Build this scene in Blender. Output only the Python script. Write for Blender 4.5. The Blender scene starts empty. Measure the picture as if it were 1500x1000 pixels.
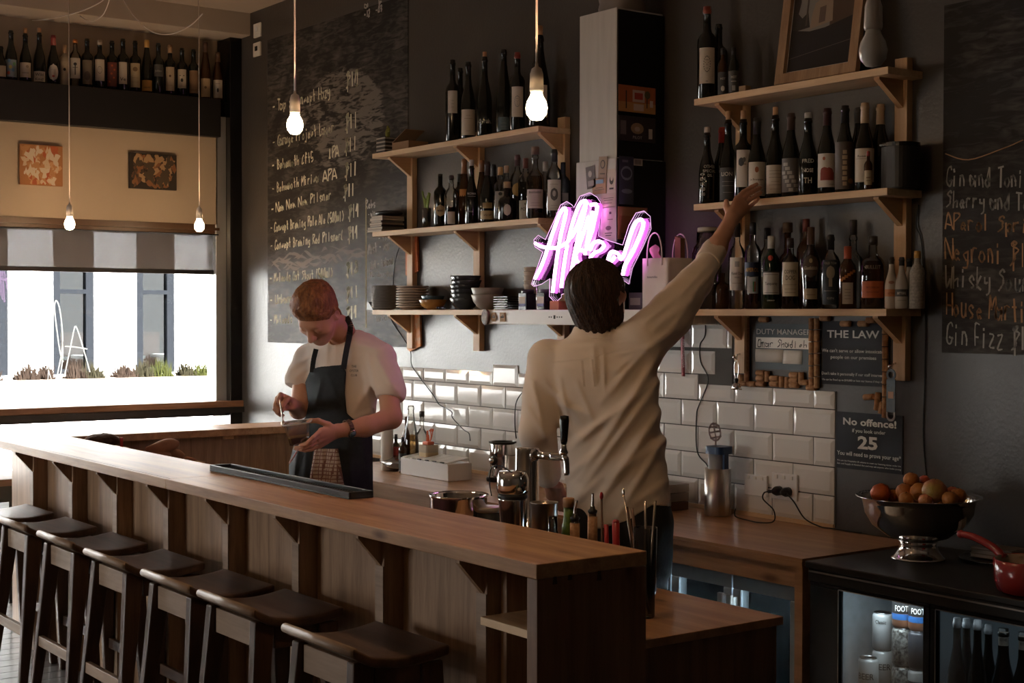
import bpy, bmesh, math, random
import numpy as np
from mathutils import Vector, Matrix, noise
random.seed(7)
C = bpy.context.scene.collection
sc = bpy.context.scene
PI = math.pi
# ------------------------------------------------------------------ camera
FPX = 2150.0
YAW, PIT, ROLL = math.radians(36.1), math.radians(1.08), math.radians(-0.1)
CAM = np.array([0, -4.3, 1.70])
_f = np.array([-math.cos(YAW)*math.cos(PIT), math.sin(YAW)*math.cos(PIT), -math.sin(PIT)])
_r = np.array([math.sin(YAW), math.cos(YAW), 0.0]); _d = -np.cross(_r, _f)
CR = math.cos(ROLL)*_r + math.sin(ROLL)*_d
CD = math.cos(ROLL)*_d - math.sin(ROLL)*_r
CF = _f
cam = bpy.data.objects.new('camera', bpy.data.cameras.new('camera')); C.objects.link(cam)
cam.data.sensor_width = 36; cam.data.lens = FPX/1500*36; cam.data.clip_start = .05; cam.data.clip_end = 300
cam.matrix_world = Matrix(((CR[0], -CD[0], -CF[0], CAM[0]), (CR[1], -CD[1], -CF[1], CAM[1]), (CR[2], -CD[2], -CF[2], CAM[2]), (0, 0, 0, 1)))
sc.camera = cam
# ------------------------------------------------------------------ light and exposure
EXPOSURE = 0.68
SKY, SUN = 7.0, 62.0
BULB_W = 26.0
sc.view_settings.view_transform = 'Standard'; sc.view_settings.look = 'None'
sc.view_settings.gamma = 1; sc.view_settings.use_curve_mapping = False
sc.view_settings.exposure = EXPOSURE
sc.cycles.max_bounces = 9; sc.cycles.diffuse_bounces = 5; sc.cycles.glossy_bounces = 4; sc.cycles.transmission_bounces = 8
sc.cycles.transparent_max_bounces = 12
sc.cycles.sample_clamp_indirect = 6
sc.cycles.caustics_reflective = False; sc.cycles.caustics_refractive = False
w = bpy.data.worlds.new('sky'); sc.world = w; w.use_nodes = True
bg = w.node_tree.nodes['Background']; bg.inputs[0].default_value = (1, .97, .93, 1); bg.inputs[1].default_value = SKY
def light(name, kind, loc, energy, color, **k):
    L = bpy.data.lights.new(name, kind); L.energy = energy; L.color = color
    for a, b in k.items():
        if a not in ('look',): setattr(L, a, b)
    o = bpy.data.objects.new(name, L); C.objects.link(o); o.location = loc
    if 'look' in k:
        o.rotation_euler = Vector(k['look']).to_track_quat('-Z', 'Y').to_euler()
    return o
light('sun', 'SUN', (0, 0, 20), SUN, (1, .95, .88), angle=math.radians(2), look=(-.75, -.12, -.62))
pt = light('window_portal', 'AREA', (-9.02, -4.0, 1.0), 1, (1, 1, 1), shape='RECTANGLE', size=2.0, size_y=7.9, look=(1, 0, 0))
pt.rotation_euler = (0, -PI/2, 0)
pt.data.cycles.is_portal = True
pt2 = light('front_window_portal', 'AREA', (-7.75, -8.02, 1.0), 1, (1, 1, 1), shape='RECTANGLE', size=2.5, size_y=1.9, look=(0, 1, 0))
pt2.data.cycles.is_portal = True
WARM = (1, .61, .31)

# ------------------------------------------------------------------ helpers
def P(px, py, X=None, Y=None, Z=None):
    """world point that lies on a known plane of the room along one sight line of the survey"""
    v = CF*FPX + CR*(px-750) + CD*(py-500)
    if X is not None: t = (X-CAM[0])/v[0]
    elif Y is not None: t = (Y-CAM[1])/v[1]
    else: t = (Z-CAM[2])/v[2]
    return CAM + t*v
def PD(px, py, depth):
    return CAM + (CF + CR*((px-750)/FPX) + CD*((py-500)/FPX))*depth
def DEP(p): return float((np.array(p)-CAM) @ CF)

MATS = {}
def mat(name, col=(.5, .5, .5), rough=.5, metal=0, spec=.5, trans=0, emit=None, es=0, ior=1.45, alpha=1, coat=0, noise_amt=0, noise_scale=8, bump=0, bump_scale=40, col2=None, sheen=0, stretch=None):
    if name in MATS: return MATS[name]
    m = bpy.data.materials.new(name); m.use_nodes = True; nt = m.node_tree; N = nt.nodes; L = nt.links
    b = N['Principled BSDF']; I = b.inputs
    I['Base Color'].default_value = (*col, 1); I['Roughness'].default_value = rough; I['Metallic'].default_value = metal
    I['Specular IOR Level'].default_value = spec; I['Transmission Weight'].default_value = trans; I['IOR'].default_value = ior
    I['Alpha'].default_value = alpha; I['Coat Weight'].default_value = coat; I['Sheen Weight'].default_value = sheen
    if emit: I['Emission Color'].default_value = (*emit, 1); I['Emission Strength'].default_value = es
    if noise_amt or bump or col2:
        tc = N.new('ShaderNodeTexCoord'); mp = N.new('ShaderNodeMapping'); L.new(tc.outputs['Object'], mp.inputs[0])
        if stretch: mp.inputs['Scale'].default_value = stretch
        if noise_amt or col2:
            n = N.new('ShaderNodeTexNoise'); n.inputs['Scale'].default_value = noise_scale; n.inputs['Detail'].default_value = 5
            L.new(mp.outputs[0], n.inputs[0])
            r = N.new('ShaderNodeValToRGB'); L.new(n.outputs[0], r.inputs[0])
            c2 = col2 or tuple(c*(1-noise_amt) for c in col)
            r.color_ramp.elements[0].position = .35; r.color_ramp.elements[1].position = .68
            r.color_ramp.elements[0].color = (*c2, 1); r.color_ramp.elements[1].color = (*col, 1)
            L.new(r.outputs[0], I['Base Color'])
        if bump:
            n2 = N.new('ShaderNodeTexNoise'); n2.inputs['Scale'].default_value = bump_scale; n2.inputs['Detail'].default_value = 3
            L.new(mp.outputs[0], n2.inputs[0]); bu = N.new('ShaderNodeBump'); bu.inputs['Strength'].default_value = bump; bu.inputs['Distance'].default_value = .01
            L.new(n2.outputs[0], bu.inputs['Height']); L.new(bu.outputs[0], I['Normal'])
    MATS[name] = m; return m
def wood(name, c1, c2, axis='x', rough=.4, scale=1.0, knots=False, coat=0, ring=.5, spec=.4):
    if name in MATS: return MATS[name]
    m = bpy.data.materials.new(name); m.use_nodes = True; nt = m.node_tree; N = nt.nodes; L = nt.links
    b = N['Principled BSDF']; b.inputs['Roughness'].default_value = rough; b.inputs['Coat Weight'].default_value = coat; b.inputs['Specular IOR Level'].default_value = spec
    tc = N.new('ShaderNodeTexCoord'); mp = N.new('ShaderNodeMapping'); L.new(tc.outputs['Object'], mp.inputs[0])
    s = [14*scale]*3; s['xyz'.index(axis)] = 1.0*scale; mp.inputs['Scale'].default_value = s
    oi = N.new('ShaderNodeObjectInfo'); vm = N.new('ShaderNodeVectorMath'); vm.operation = 'ADD'
    L.new(mp.outputs[0], vm.inputs[0]); sc_ = N.new('ShaderNodeMath'); sc_.operation = 'MULTIPLY'; sc_.inputs[1].default_value = 37
    L.new(oi.outputs['Random'], sc_.inputs[0]); L.new(sc_.outputs[0], vm.inputs[1])
    n = N.new('ShaderNodeTexNoise'); n.inputs['Scale'].default_value = 1.3; n.inputs['Detail'].default_value = 7; n.inputs['Distortion'].default_value = ring
    L.new(vm.outputs[0], n.inputs[0])
    n2 = N.new('ShaderNodeTexNoise'); n2.inputs['Scale'].default_value = 9; n2.inputs['Detail'].default_value = 3; L.new(vm.outputs[0], n2.inputs[0])
    mx = N.new('ShaderNodeMath'); mx.operation = 'MULTIPLY_ADD'; mx.inputs[1].default_value = .35; L.new(n2.outputs[0], mx.inputs[0]); L.new(n.outputs[0], mx.inputs[2])
    r = N.new('ShaderNodeValToRGB'); L.new(mx.outputs[0], r.inputs[0])
    r.color_ramp.elements[0].position = .45; r.color_ramp.elements[1].position = .85
    r.color_ramp.elements[0].color = (*c1, 1); r.color_ramp.elements[1].color = (*c2, 1)
    out = r.outputs[0]
    if knots:
        mp2 = N.new('ShaderNodeMapping'); ks = [3.2]*3; ks['xyz'.index(axis)] = 1.1; mp2.inputs['Scale'].default_value = ks; L.new(tc.outputs['Object'], mp2.inputs[0])
        v = N.new('ShaderNodeTexVoronoi'); v.inputs['Scale'].default_value = 1.6; L.new(mp2.outputs[0], v.inputs[0])
        r2 = N.new('ShaderNodeValToRGB'); L.new(v.outputs['Distance'], r2.inputs[0]); r2.color_ramp.elements[0].position = .03; r2.color_ramp.elements[1].position = .10
        r2.color_ramp.elements[0].color = (.25, .2, .2, 1); r2.color_ramp.elements[1].color = (1, 1, 1, 1)
        mi = N.new('ShaderNodeMixRGB'); mi.blend_type = 'MULTIPLY'; mi.inputs[0].default_value = .8
        L.new(out, mi.inputs[1]); L.new(r2.outputs[0], mi.inputs[2]); out = mi.outputs[0]
    L.new(out, b.inputs['Base Color'])
    bu = N.new('ShaderNodeBump'); bu.inputs['Strength'].default_value = .12; bu.inputs['Distance'].default_value = .004
    L.new(mx.outputs[0], bu.inputs['Height']); L.new(bu.outputs[0], b.inputs['Normal'])
    MATS[name] = m; return m
def chalk_mat(name, base, dust, amt, rough=.6, patch=None):
    m = bpy.data.materials.new(name); m.use_nodes = True; nt = m.node_tree; N = nt.nodes; L = nt.links
    b = N['Principled BSDF']; b.inputs['Roughness'].default_value = rough; b.inputs['Specular IOR Level'].default_value = .12
    tc = N.new('ShaderNodeTexCoord'); mp = N.new('ShaderNodeMapping'); L.new(tc.outputs['Object'], mp.inputs[0])
    mp.inputs['Scale'].default_value = (1, 1, 1)
    n = N.new('ShaderNodeTexNoise'); n.inputs['Scale'].default_value = 1.8; n.inputs['Detail'].default_value = 6; n.inputs['Distortion'].default_value = 2.2
    L.new(mp.outputs[0], n.inputs[0])
    mp3 = N.new('ShaderNodeMapping'); mp3.inputs['Scale'].default_value = (3, 1, 14); mp3.inputs['Rotation'].default_value = (0, .5, 0); L.new(tc.outputs['Object'], mp3.inputs[0])
    n3 = N.new('ShaderNodeTexNoise'); n3.inputs['Scale'].default_value = 3; n3.inputs['Detail'].default_value = 4; n3.inputs['Distortion'].default_value = 1.0; L.new(mp3.outputs[0], n3.inputs[0])
    mu = N.new('ShaderNodeMath'); mu.operation = 'MULTIPLY'; L.new(n.outputs[0], mu.inputs[0]); L.new(n3.outputs[0], mu.inputs[1])
    r = N.new('ShaderNodeValToRGB'); L.new(mu.outputs[0], r.inputs[0]); r.color_ramp.elements[0].position = .2; r.color_ramp.elements[1].position = .42
    r.color_ramp.elements[0].color = (0, 0, 0, 1); r.color_ramp.elements[1].color = (amt, amt, amt, 1)
    fac = r.outputs[0]
    if patch:                     # a wiped, dusty area with its own outline: centre, half size
        (cx, cz, hx, hz, gain) = patch
        sp = N.new('ShaderNodeSeparateXYZ'); L.new(tc.outputs['Object'], sp.inputs[0])
        def axis(o, c, h):
            a = N.new('ShaderNodeMath'); a.operation = 'SUBTRACT'; L.new(o, a.inputs[0]); a.inputs[1].default_value = c
            d = N.new('ShaderNodeMath'); d.operation = 'DIVIDE'; L.new(a.outputs[0], d.inputs[0]); d.inputs[1].default_value = h
            e = N.new('ShaderNodeMath'); e.operation = 'POWER'; L.new(d.outputs[0], e.inputs[0]); e.inputs[1].default_value = 2; return e
        ex = axis(sp.outputs[0], cx, hx); ez = axis(sp.outputs[2], cz, hz)
        su = N.new('ShaderNodeMath'); su.operation = 'ADD'; L.new(ex.outputs[0], su.inputs[0]); L.new(ez.outputs[0], su.inputs[1])
        s2 = N.new('ShaderNodeMath'); s2.operation = 'MULTIPLY_ADD'; L.new(n.outputs[0], s2.inputs[0]); s2.inputs[1].default_value = .9; L.new(su.outputs[0], s2.inputs[2])
        r3 = N.new('ShaderNodeValToRGB'); L.new(s2.outputs[0], r3.inputs[0]); r3.color_ramp.elements[0].position = .9; r3.color_ramp.elements[1].position = 1.25 if False else 1.0
        r3.color_ramp.elements[0].position = .93; r3.color_ramp.elements[0].color = (1, 1, 1, 1); r3.color_ramp.elements[1].color = (.18, .18, .18, 1)
        m4 = N.new('ShaderNodeMath'); m4.operation = 'MULTIPLY'; L.new(r3.outputs[0], m4.inputs[0]); L.new(fac, m4.inputs[1]); 
        m5 = N.new('ShaderNodeMath'); m5.operation = 'MULTIPLY'; m5.inputs[1].default_value = gain; L.new(m4.outputs[0], m5.inputs[0]); fac = m5.outputs[0]
    mi = N.new('ShaderNodeMixRGB'); mi.inputs[1].default_value = (*base, 1); mi.inputs[2].default_value = (*dust, 1); L.new(fac, mi.inputs[0])
    L.new(mi.outputs[0], b.inputs['Base Color'])
    return m

class MB:
    def __init__(s): s.v = []; s.f = []; s.s = []
    def add(s, vs, fs, smooth=False):
        o = len(s.v); s.v += [tuple(map(float, v)) for v in vs]; s.f += [tuple(i+o for i in f) for f in fs]; s.s += [smooth]*len(fs); return s
    def box(s, x0, x1, y0, y1, z0, z1, b=0):
        x0, x1 = sorted((x0, x1)); y0, y1 = sorted((y0, y1)); z0, z1 = sorted((z0, z1))
        if b <= 0:
            v = [(x0,y0,z0),(x1,y0,z0),(x1,y1,z0),(x0,y1,z0),(x0,y0,z1),(x1,y0,z1),(x1,y1,z1),(x0,y1,z1)]
            return s.add(v, [(0,3,2,1),(4,5,6,7),(0,1,5,4),(1,2,6,5),(2,3,7,6),(3,0,4,7)])
        bm = bmesh.new(); bmesh.ops.create_cube(bm, size=1)
        for q in bm.verts: q.co = Vector(((x0+x1)/2+q.co.x*(x1-x0), (y0+y1)/2+q.co.y*(y1-y0), (z0+z1)/2+q.co.z*(z1-z0)))
        bmesh.ops.bevel(bm, geom=bm.edges[:], offset=b, segments=2, profile=.5, affect='EDGES')
        bm.verts.ensure_lookup_table(); s.add([q.co for q in bm.verts], [[q.index for q in f.verts] for f in bm.faces]); bm.free(); return s
    def obox(s, c, ax, ay, az, sx, sy, sz):
        c = np.array(c, float); A = [np.array(a, float) for a in (ax, ay, az)]
        v = [c + A[0]*sx*i/2 + A[1]*sy*j/2 + A[2]*sz*k/2 for k in (-1, 1) for (i, j) in ((-1,-1),(1,-1),(1,1),(-1,1))]
        return s.add(v, [(0,3,2,1),(4,5,6,7),(0,1,5,4),(1,2,6,5),(2,3,7,6),(3,0,4,7)])
    def lathe(s, c, prof, n=20, axis=(0, 0, 1), flat=1.0, a0=0):
        c = np.array(c, float); ax = np.array(axis, float); ax /= np.linalg.norm(ax)
        u = np.cross(ax, (1, 0, 0) if abs(ax[0]) < .9 else (0, 1, 0)); u /= np.linalg.norm(u); w_ = np.cross(ax, u)
        vs = []; fs = []
        for (r, z) in prof:
            for k in range(n):
                a = a0+2*PI*k/n; vs.append(c + ax*z + u*r*math.cos(a) + w_*r*math.sin(a)*flat)
        for i in range(len(prof)-1):
            for k in range(n):
                k2 = (k+1) % n; fs.append((i*n+k, i*n+k2, (i+1)*n+k2, (i+1)*n+k))
        if prof[0][0] > 1e-6: fs.append(tuple(range(n-1, -1, -1)))
        if prof[-1][0] > 1e-6: fs.append(tuple((len(prof)-1)*n+k for k in range(n)))
        return s.add(vs, fs, True)
    def tube(s, pts, r, n=8, cap=True, r2=None, flat=None):
        pts = [np.array(p, float) for p in pts]; vs = []; fs = []
        m = len(pts); up = np.array((0, 0, 1.0)); pu = None
        for i, p in enumerate(pts):
            t = pts[min(i+1, m-1)] - pts[max(i-1, 0)]; t /= (np.linalg.norm(t)+1e-9)
            if pu is None:
                pu = np.cross(t, up) if abs(t[2]) < .95 else np.cross(t, (0, 1.0, 0))
            pu = pu - t*(pu @ t); pu /= np.linalg.norm(pu)+1e-9; q = np.cross(t, pu)
            rr = r if r2 is None else r + (r2-r)*i/(m-1)
            for k in range(n):
                a = 2*PI*k/n; vs.append(p + rr*(pu*math.cos(a) + q*math.sin(a)))
        for i in range(m-1):
            for k in range(n):
                k2 = (k+1) % n; fs.append((i*n+k, i*n+k2, (i+1)*n+k2, (i+1)*n+k))
        if cap: fs.append(tuple(range(n-1, -1, -1))); fs.append(tuple((m-1)*n+k for k in range(n)))
        return s.add(vs, fs, True)
    def ball(s, c, rx, ry=None, rz=None, n=14, m=9):
        ry = ry or rx; rz = rz or rx; c = np.array(c, float); vs = [c+(0, 0, rz)]; fs = []
        for i in range(1, m):
            for k in range(n):
                a = PI*i/m; b = 2*PI*k/n; vs.append(c+(rx*math.sin(a)*math.cos(b), ry*math.sin(a)*math.sin(b), rz*math.cos(a)))
        vs.append(c-(0, 0, rz)); e = len(vs)-1
        for k in range(n):
            k2 = (k+1) % n; fs.append((0, 1+k, 1+k2)); fs.append((e, 1+(m-2)*n+k2, 1+(m-2)*n+k))
            for i in range(m-2): fs.append((1+i*n+k, 1+(i+1)*n+k, 1+(i+1)*n+k2, 1+i*n+k2))
        return s.add(vs, fs, True)
    def prism(s, poly, d):
        """closed polygon of 3-D points pushed by d"""
        n = len(poly); p = [np.array(q, float) for q in poly]; d = np.array(d, float)
        return s.add(p+[q+d for q in p], [tuple(range(n-1, -1, -1)), tuple(range(n, 2*n))]+[(i, (i+1) % n, n+(i+1) % n, n+i) for i in range(n)])
    def grid(s, fn, nu, nv, smooth=True):
        vs = [fn(i/nu, j/nv) for i in range(nu+1) for j in range(nv+1)]
        return s.add(vs, [(i*(nv+1)+j, (i+1)*(nv+1)+j, (i+1)*(nv+1)+j+1, i*(nv+1)+j+1) for i in range(nu) for j in range(nv)], smooth)
    def slab(s, fn, nu, nv, th):
        """curved sheet of thickness th (vector)"""
        th = np.array(th, float); g = [np.array(fn(i/nu, j/nv), float) for i in range(nu+1) for j in range(nv+1)]
        n = len(g); vs = g+[q+th for q in g]; W_ = nv+1; fs = []
        for i in range(nu):
            for j in range(nv):
                a, b, c, d = i*W_+j, (i+1)*W_+j, (i+1)*W_+j+1, i*W_+j+1
                fs.append((a, b, c, d)); fs.append((n+a, n+d, n+c, n+b))
        for i in range(nu):
            a, b = i*W_, (i+1)*W_; fs.append((a, n+a, n+b, b)); a, b = i*W_+nv, (i+1)*W_+nv; fs.append((a, b, n+b, n+a))
        for j in range(nv):
            a, b = j, j+1; fs.append((a, b, n+b, n+a)); a, b = nu*W_+j, nu*W_+j+1; fs.append((a, n+a, n+b, b))
        return s.add(vs, fs, True)
LOC = {}
def _loc(o):
    while o.parent: o = o.parent
    return np.array(o.location)
def mesh_from(name, mb, off=(0, 0, 0), m=None, fix=True):
    me = bpy.data.meshes.new(name); off = np.array(off, float)
    me.from_pydata([tuple(np.array(v)-off) for v in mb.v], [], mb.f); me.update()
    if fix:
        bm = bmesh.new(); bm.from_mesh(me); bmesh.ops.recalc_face_normals(bm, faces=bm.faces); bm.to_mesh(me); bm.free()
    for p, s_ in zip(me.polygons, mb.s): p.use_smooth = s_
    if m: me.materials.append(m)
    return me
def obj(name, mb, m, parent=None, label=None, loc=None, fix=True):
    """one mesh object; geometry is given in room coordinates"""
    off = _loc(parent) if parent else (loc if loc is not None else (0, 0, 0))
    o = bpy.data.objects.new(name, mesh_from(name, mb, off, m, fix)); C.objects.link(o)
    if parent: o.parent = parent
    elif loc is not None: o.location = loc
    if label: o['label'] = label
    return o
def tag(o, label, cat, group=None):
    o['label'] = label; o['category'] = cat
    if group: o['group'] = group
    return o
def thing(name, label, cat, loc, group=None):
    o = bpy.data.objects.new(name, None); C.objects.link(o); o.location = tuple(map(float, loc)); o.empty_display_size = .05
    return tag(o, label, cat, group)
def solid(name, mb, m, label, cat, group=None, loc=None):
    if loc is None: loc = np.array(mb.v).min(0)*.5+np.array(mb.v).max(0)*.5; loc[2] = np.array(mb.v)[:, 2].min()
    return tag(obj(name, mb, m, loc=loc), label, cat, group)
def struct(name, mb, m):
    o = obj(name, mb, m); o['kind'] = 'structure'; return o
def dup(root, loc, label, group=None):
    r = root.copy(); C.objects.link(r); r.location = loc; r['label'] = label
    if group: r['group'] = group
    for ch in list(root.children):
        c = ch.copy(); C.objects.link(c); c.parent = r
        for g in ch.children:
            d = g.copy(); C.objects.link(d); d.parent = c
    return r
def box_obj(name, dims, m, parent=None, b=0, **k): return obj(name, MB().box(*dims, b=b), m, parent, **k)

def text_verts(txt, size, bold=0, font_scale_x=1.0, align='CENTER', shear=0):
    cu = bpy.data.curves.new('t', 'FONT'); cu.body = txt; cu.size = size; cu.align_x = align; cu.offset = bold*size; cu.resolution_u = 2; cu.shear = shear
    o = bpy.data.objects.new('t', cu); me = o.to_mesh()
    vs = [(v.co.x*font_scale_x, v.co.y) for v in me.vertices]; fs = [tuple(p.vertices) for p in me.polygons]
    o.to_mesh_clear(); bpy.data.objects.remove(o); bpy.data.curves.remove(cu); return vs, fs
def text_on(mb, txt, origin, ux, uy, size, width=None, bold=0, align='CENTER', eps=.0008, shear=0):
    vs, fs = text_verts(txt, size, bold, 1, align, shear)
    if not vs: return
    if width:
        w0 = max(v[0] for v in vs)-min(v[0] for v in vs); k = width/w0; vs = [(a*k, b) for a, b in vs]
    o = np.array(origin, float); ux = np.array(ux, float); uy = np.array(uy, float); n = np.cross(ux, uy)
    mb.add([o+ux*a+uy*b+n*eps for a, b in vs], fs)
def wrap_text(mb, txt, c, r, ang, z, size, width=None, bold=0, flat=1, shear=0):
    """text bent round an upright cylinder; ang is the direction it faces"""
    vs, fs = text_verts(txt, size, bold, 1, 'CENTER', shear)
    if not vs: return
    if width:
        w0 = max(v[0] for v in vs)-min(v[0] for v in vs); k = width/w0; vs = [(a*k, b) for a, b in vs]
    mb.add([(c[0]+(r+.0006)*math.cos(ang+a/r), c[1]+(r+.0006)*math.sin(ang+a/r), z+b) for a, b in vs], fs)
def wrap_patch(mb, c, r, ang, half, z0, z1, n=8, eps=.0004, oval=False):
    rows = 8 if oval else 1; vs = []; fs = []
    for i in range(rows+1):
        t = i/rows; hw = half*(math.sqrt(max(0, 1-(2*t-1)**2)) if oval else 1)+.001
        for k in range(n+1):
            a = ang-hw+2*hw*k/n; vs.append((c[0]+(r+eps)*math.cos(a), c[1]+(r+eps)*math.sin(a), z0+(z1-z0)*t))
    for i in range(rows):
        for k in range(n): fs.append((i*(n+1)+k, i*(n+1)+k+1, (i+1)*(n+1)+k+1, (i+1)*(n+1)+k))
    mb.add(vs, fs, True)
def facing(c): return math.atan2(CAM[1]-c[1], CAM[0]-c[0])
def smooth_path(pts, k=6):
    pts = [np.array(p, float) for p in pts]; out = []
    for i in range(len(pts)-1):
        p0, p1, p2, p3 = pts[max(i-1, 0)], pts[i], pts[i+1], pts[min(i+2, len(pts)-1)]
        for j in range(k):
            t = j/k; out.append(.5*((2*p1)+(-p0+p2)*t+(2*p0-5*p1+4*p2-p3)*t*t+(-p0+3*p1-3*p2+p3)*t**3))
    out.append(pts[-1]); return out

# ------------------------------------------------------------------ shared materials
M_wall = mat('dark_wall_paint', (.070, .062, .055), .38, spec=.58, noise_amt=.18, noise_scale=2.5, bump=.12, bump_scale=60)
M_ceil = mat('ceiling_paint', (.46, .40, .34), .8, noise_amt=.08, noise_scale=3)
M_cream = mat('cream_panel_paint', (.44, .36, .27), .75, noise_amt=.06, noise_scale=2)
M_black = mat('black_paint', (.012, .011, .011), .45)
M_blackgloss = mat('black_gloss', (.006, .006, .007), .22)
M_plaster = mat('side_wall_paint', (.30, .27, .24), .8, noise_amt=.1, noise_scale=2)
M_bar = wood('bar_oak', (.29, .145, .07), (.52, .30, .155), 'x', .42, spec=.28, knots=True)
M_barend = wood('bar_oak_upright', (.12, .055, .026), (.22, .11, .055), 'z', .4, knots=True)
M_panel = wood('bar_front_veneer', (.20, .115, .065), (.38, .235, .14), 'z', .42, scale=1.6)
M_ply = wood('birch_ply', (.56, .37, .21), (.76, .55, .34), 'x', .5)
M_plyz = wood('birch_ply_upright', (.48, .30, .16), (.66, .45, .26), 'z', .5)
M_brk = wood('bracket_ply', (.42, .25, .13), (.58, .37, .20), 'y', .5)
M_counter = wood('ply_counter', (.30, .15, .07), (.48, .27, .14), 'x', .36, coat=.1, knots=True)
M_stool = wood('stool_walnut', (.046, .023, .013), (.105, .053, .030), 'x', .46, coat=.05)
M_stoolz = wood('stool_walnut_leg', (.042, .020, .011), (.092, .046, .026), 'z', .42, coat=.05)
M_stooledge = wood('stool_lit_face', (.20, .13, .085), (.34, .235, .16), 'x', .45)  # paler stool wood: light on the room-facing sides put into its colour
M_floor = wood('floor_boards', (.10, .092, .09), (.19, .175, .17), 'y', .3, coat=.3)
M_steel = mat('brushed_steel', (.62, .58, .54), .33, 1, noise_amt=.12, noise_scale=3, stretch=(30, 30, 1))
M_steel_d = mat('dark_steel', (.42, .36, .31), .3, 1)
M_chrome = mat('chrome', (.75, .73, .70), .09, 1)
M_white = mat('white_plastic', (.75, .72, .66), .4)
M_offw = mat('white_enamel', (.80, .79, .77), .25)
def clear(name, tint=(1, 1, 1), gloss=.10, rough=.03, edge=.35, tie=1.45):
    """glass that lets light through: tinted transparency under a fresnel gloss, darker where seen edge-on"""
    if name in MATS: return MATS[name]
    m = bpy.data.materials.new(name); m.use_nodes = True; nt = m.node_tree; N = nt.nodes; L = nt.links; N.remove(N['Principled BSDF'])
    tr = N.new('ShaderNodeBsdfTransparent'); gl = N.new('ShaderNodeBsdfGlossy'); gl.inputs['Roughness'].default_value = rough; gl.inputs[0].default_value = (.95, .95, .95, 1)
    lw = N.new('ShaderNodeLayerWeight'); lw.inputs[0].default_value = edge
    mc = N.new('ShaderNodeMixRGB'); mc.inputs[1].default_value = (*tint, 1); mc.inputs[2].default_value = (tint[0]*.7, tint[1]*.7, tint[2]*.7, 1); L.new(lw.outputs['Facing'], mc.inputs[0]); L.new(mc.outputs[0], tr.inputs[0])
    fr = N.new('ShaderNodeFresnel'); fr.inputs[0].default_value = tie; ad = N.new('ShaderNodeMath'); ad.operation = 'MULTIPLY_ADD'; ad.inputs[1].default_value = 1.2; ad.inputs[2].default_value = gloss*.3; L.new(fr.outputs[0], ad.inputs[0])
    mx = N.new('ShaderNodeMixShader'); L.new(ad.outputs[0], mx.inputs[0]); L.new(tr.outputs[0], mx.inputs[1]); L.new(gl.outputs[0], mx.inputs[2]); L.new(mx.outputs[0], N['Material Output'].inputs[0])
    MATS[name] = m; return m
M_glass = clear('clear_glass', (.90, .90, .87))
M_thin = clear('thin_clear_glass', (.96, .97, .96), .06)
M_pane = clear('window_glass', (.97, .98, .98), 0, 0, .1, 1.25)
M_tile = mat('white_glazed_tile', (.72, .70, .66), .10, coat=.5)
M_grout = mat('dark_grout', (.08, .075, .07), .9)
M_chalk = mat('chalk_mark', (.80, .77, .60), .9)
M_chalk_o = mat('orange_chalk_mark', (.66, .38, .20), .9)
M_chalk_w = mat('white_chalk_mark', (.62, .59, .54), .9)
M_print = mat('white_print', (.66, .64, .60), .7)
M_ink = mat('black_ink', (.02, .02, .02), .6)
M_cord = mat('black_cord', (.01, .01, .01), .5)
M_skin = mat('skin', (.62, .34, .23), .5, spec=.35, noise_amt=.12, noise_scale=9, bump=.06, bump_scale=160)
# ------------------------------------------------------------------ the room
XW = -8.94
struct('floor', MB().box(-9.4, 2.6, -8, .3, -.12, -.012), mat('subfloor', (.05, .045, .045), .6))
fl = bpy.data.objects['floor']
pl = MB().box(-.0585, .0585, -1.9, 1.9, -.012, 0, b=.0015); plm = mesh_from('floor_board', pl, (0, 0, 0), M_floor)
for i in range(44):
    for j in (0, 1):
        o = bpy.data.objects.new('floor_board', plm); C.objects.link(o); o.parent = fl
        o.location = (-8.98+.12*i, -1.9-3.81*j-(.0 if i % 2 else .0), 0); o.rotation_euler = (0, 0, 0)
struct('floor_2', MB().box(-3.76, 2.6, -8, 0, -.012, 0), M_floor)
struct('ceiling', MB().box(-8.815, 2.6, -8, .3, 3.665, 3.8), M_ceil)
struct('trim_1', MB().box(-9.4, -8.815, -8, .3, 3.52, 3.8, b=.004), M_ceil)   # dropped beam along the window wall
struct('wall_right', MB().box(2.5, 2.6, -8, .3, 0, 3.8), M_plaster)
struct('wall_front', MB().box(-6.5, 2.6, -8.1, -8, 0, 3.8).box(-9.4, -6.5, -8.1, -8, 2.0, 3.8), M_plaster)
struct('trim_13', MB().box(-7.75, -7.69, -8.08, -8.02, 0, 2.0).box(-9.1, -9.0, -8.08, -8.0, 0, 2.0).box(-9.1, -6.5, -8.08, -8.02, 0, .08), M_black)
struct('window_3', MB().box(-9.0, -6.5, -8.055, -8.049, .08, 2.0), M_pane)
wb = struct('wall_back', MB().box(-9.4, 2.6, 0, .3, -.1, 3.8), M_wall)
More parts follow.
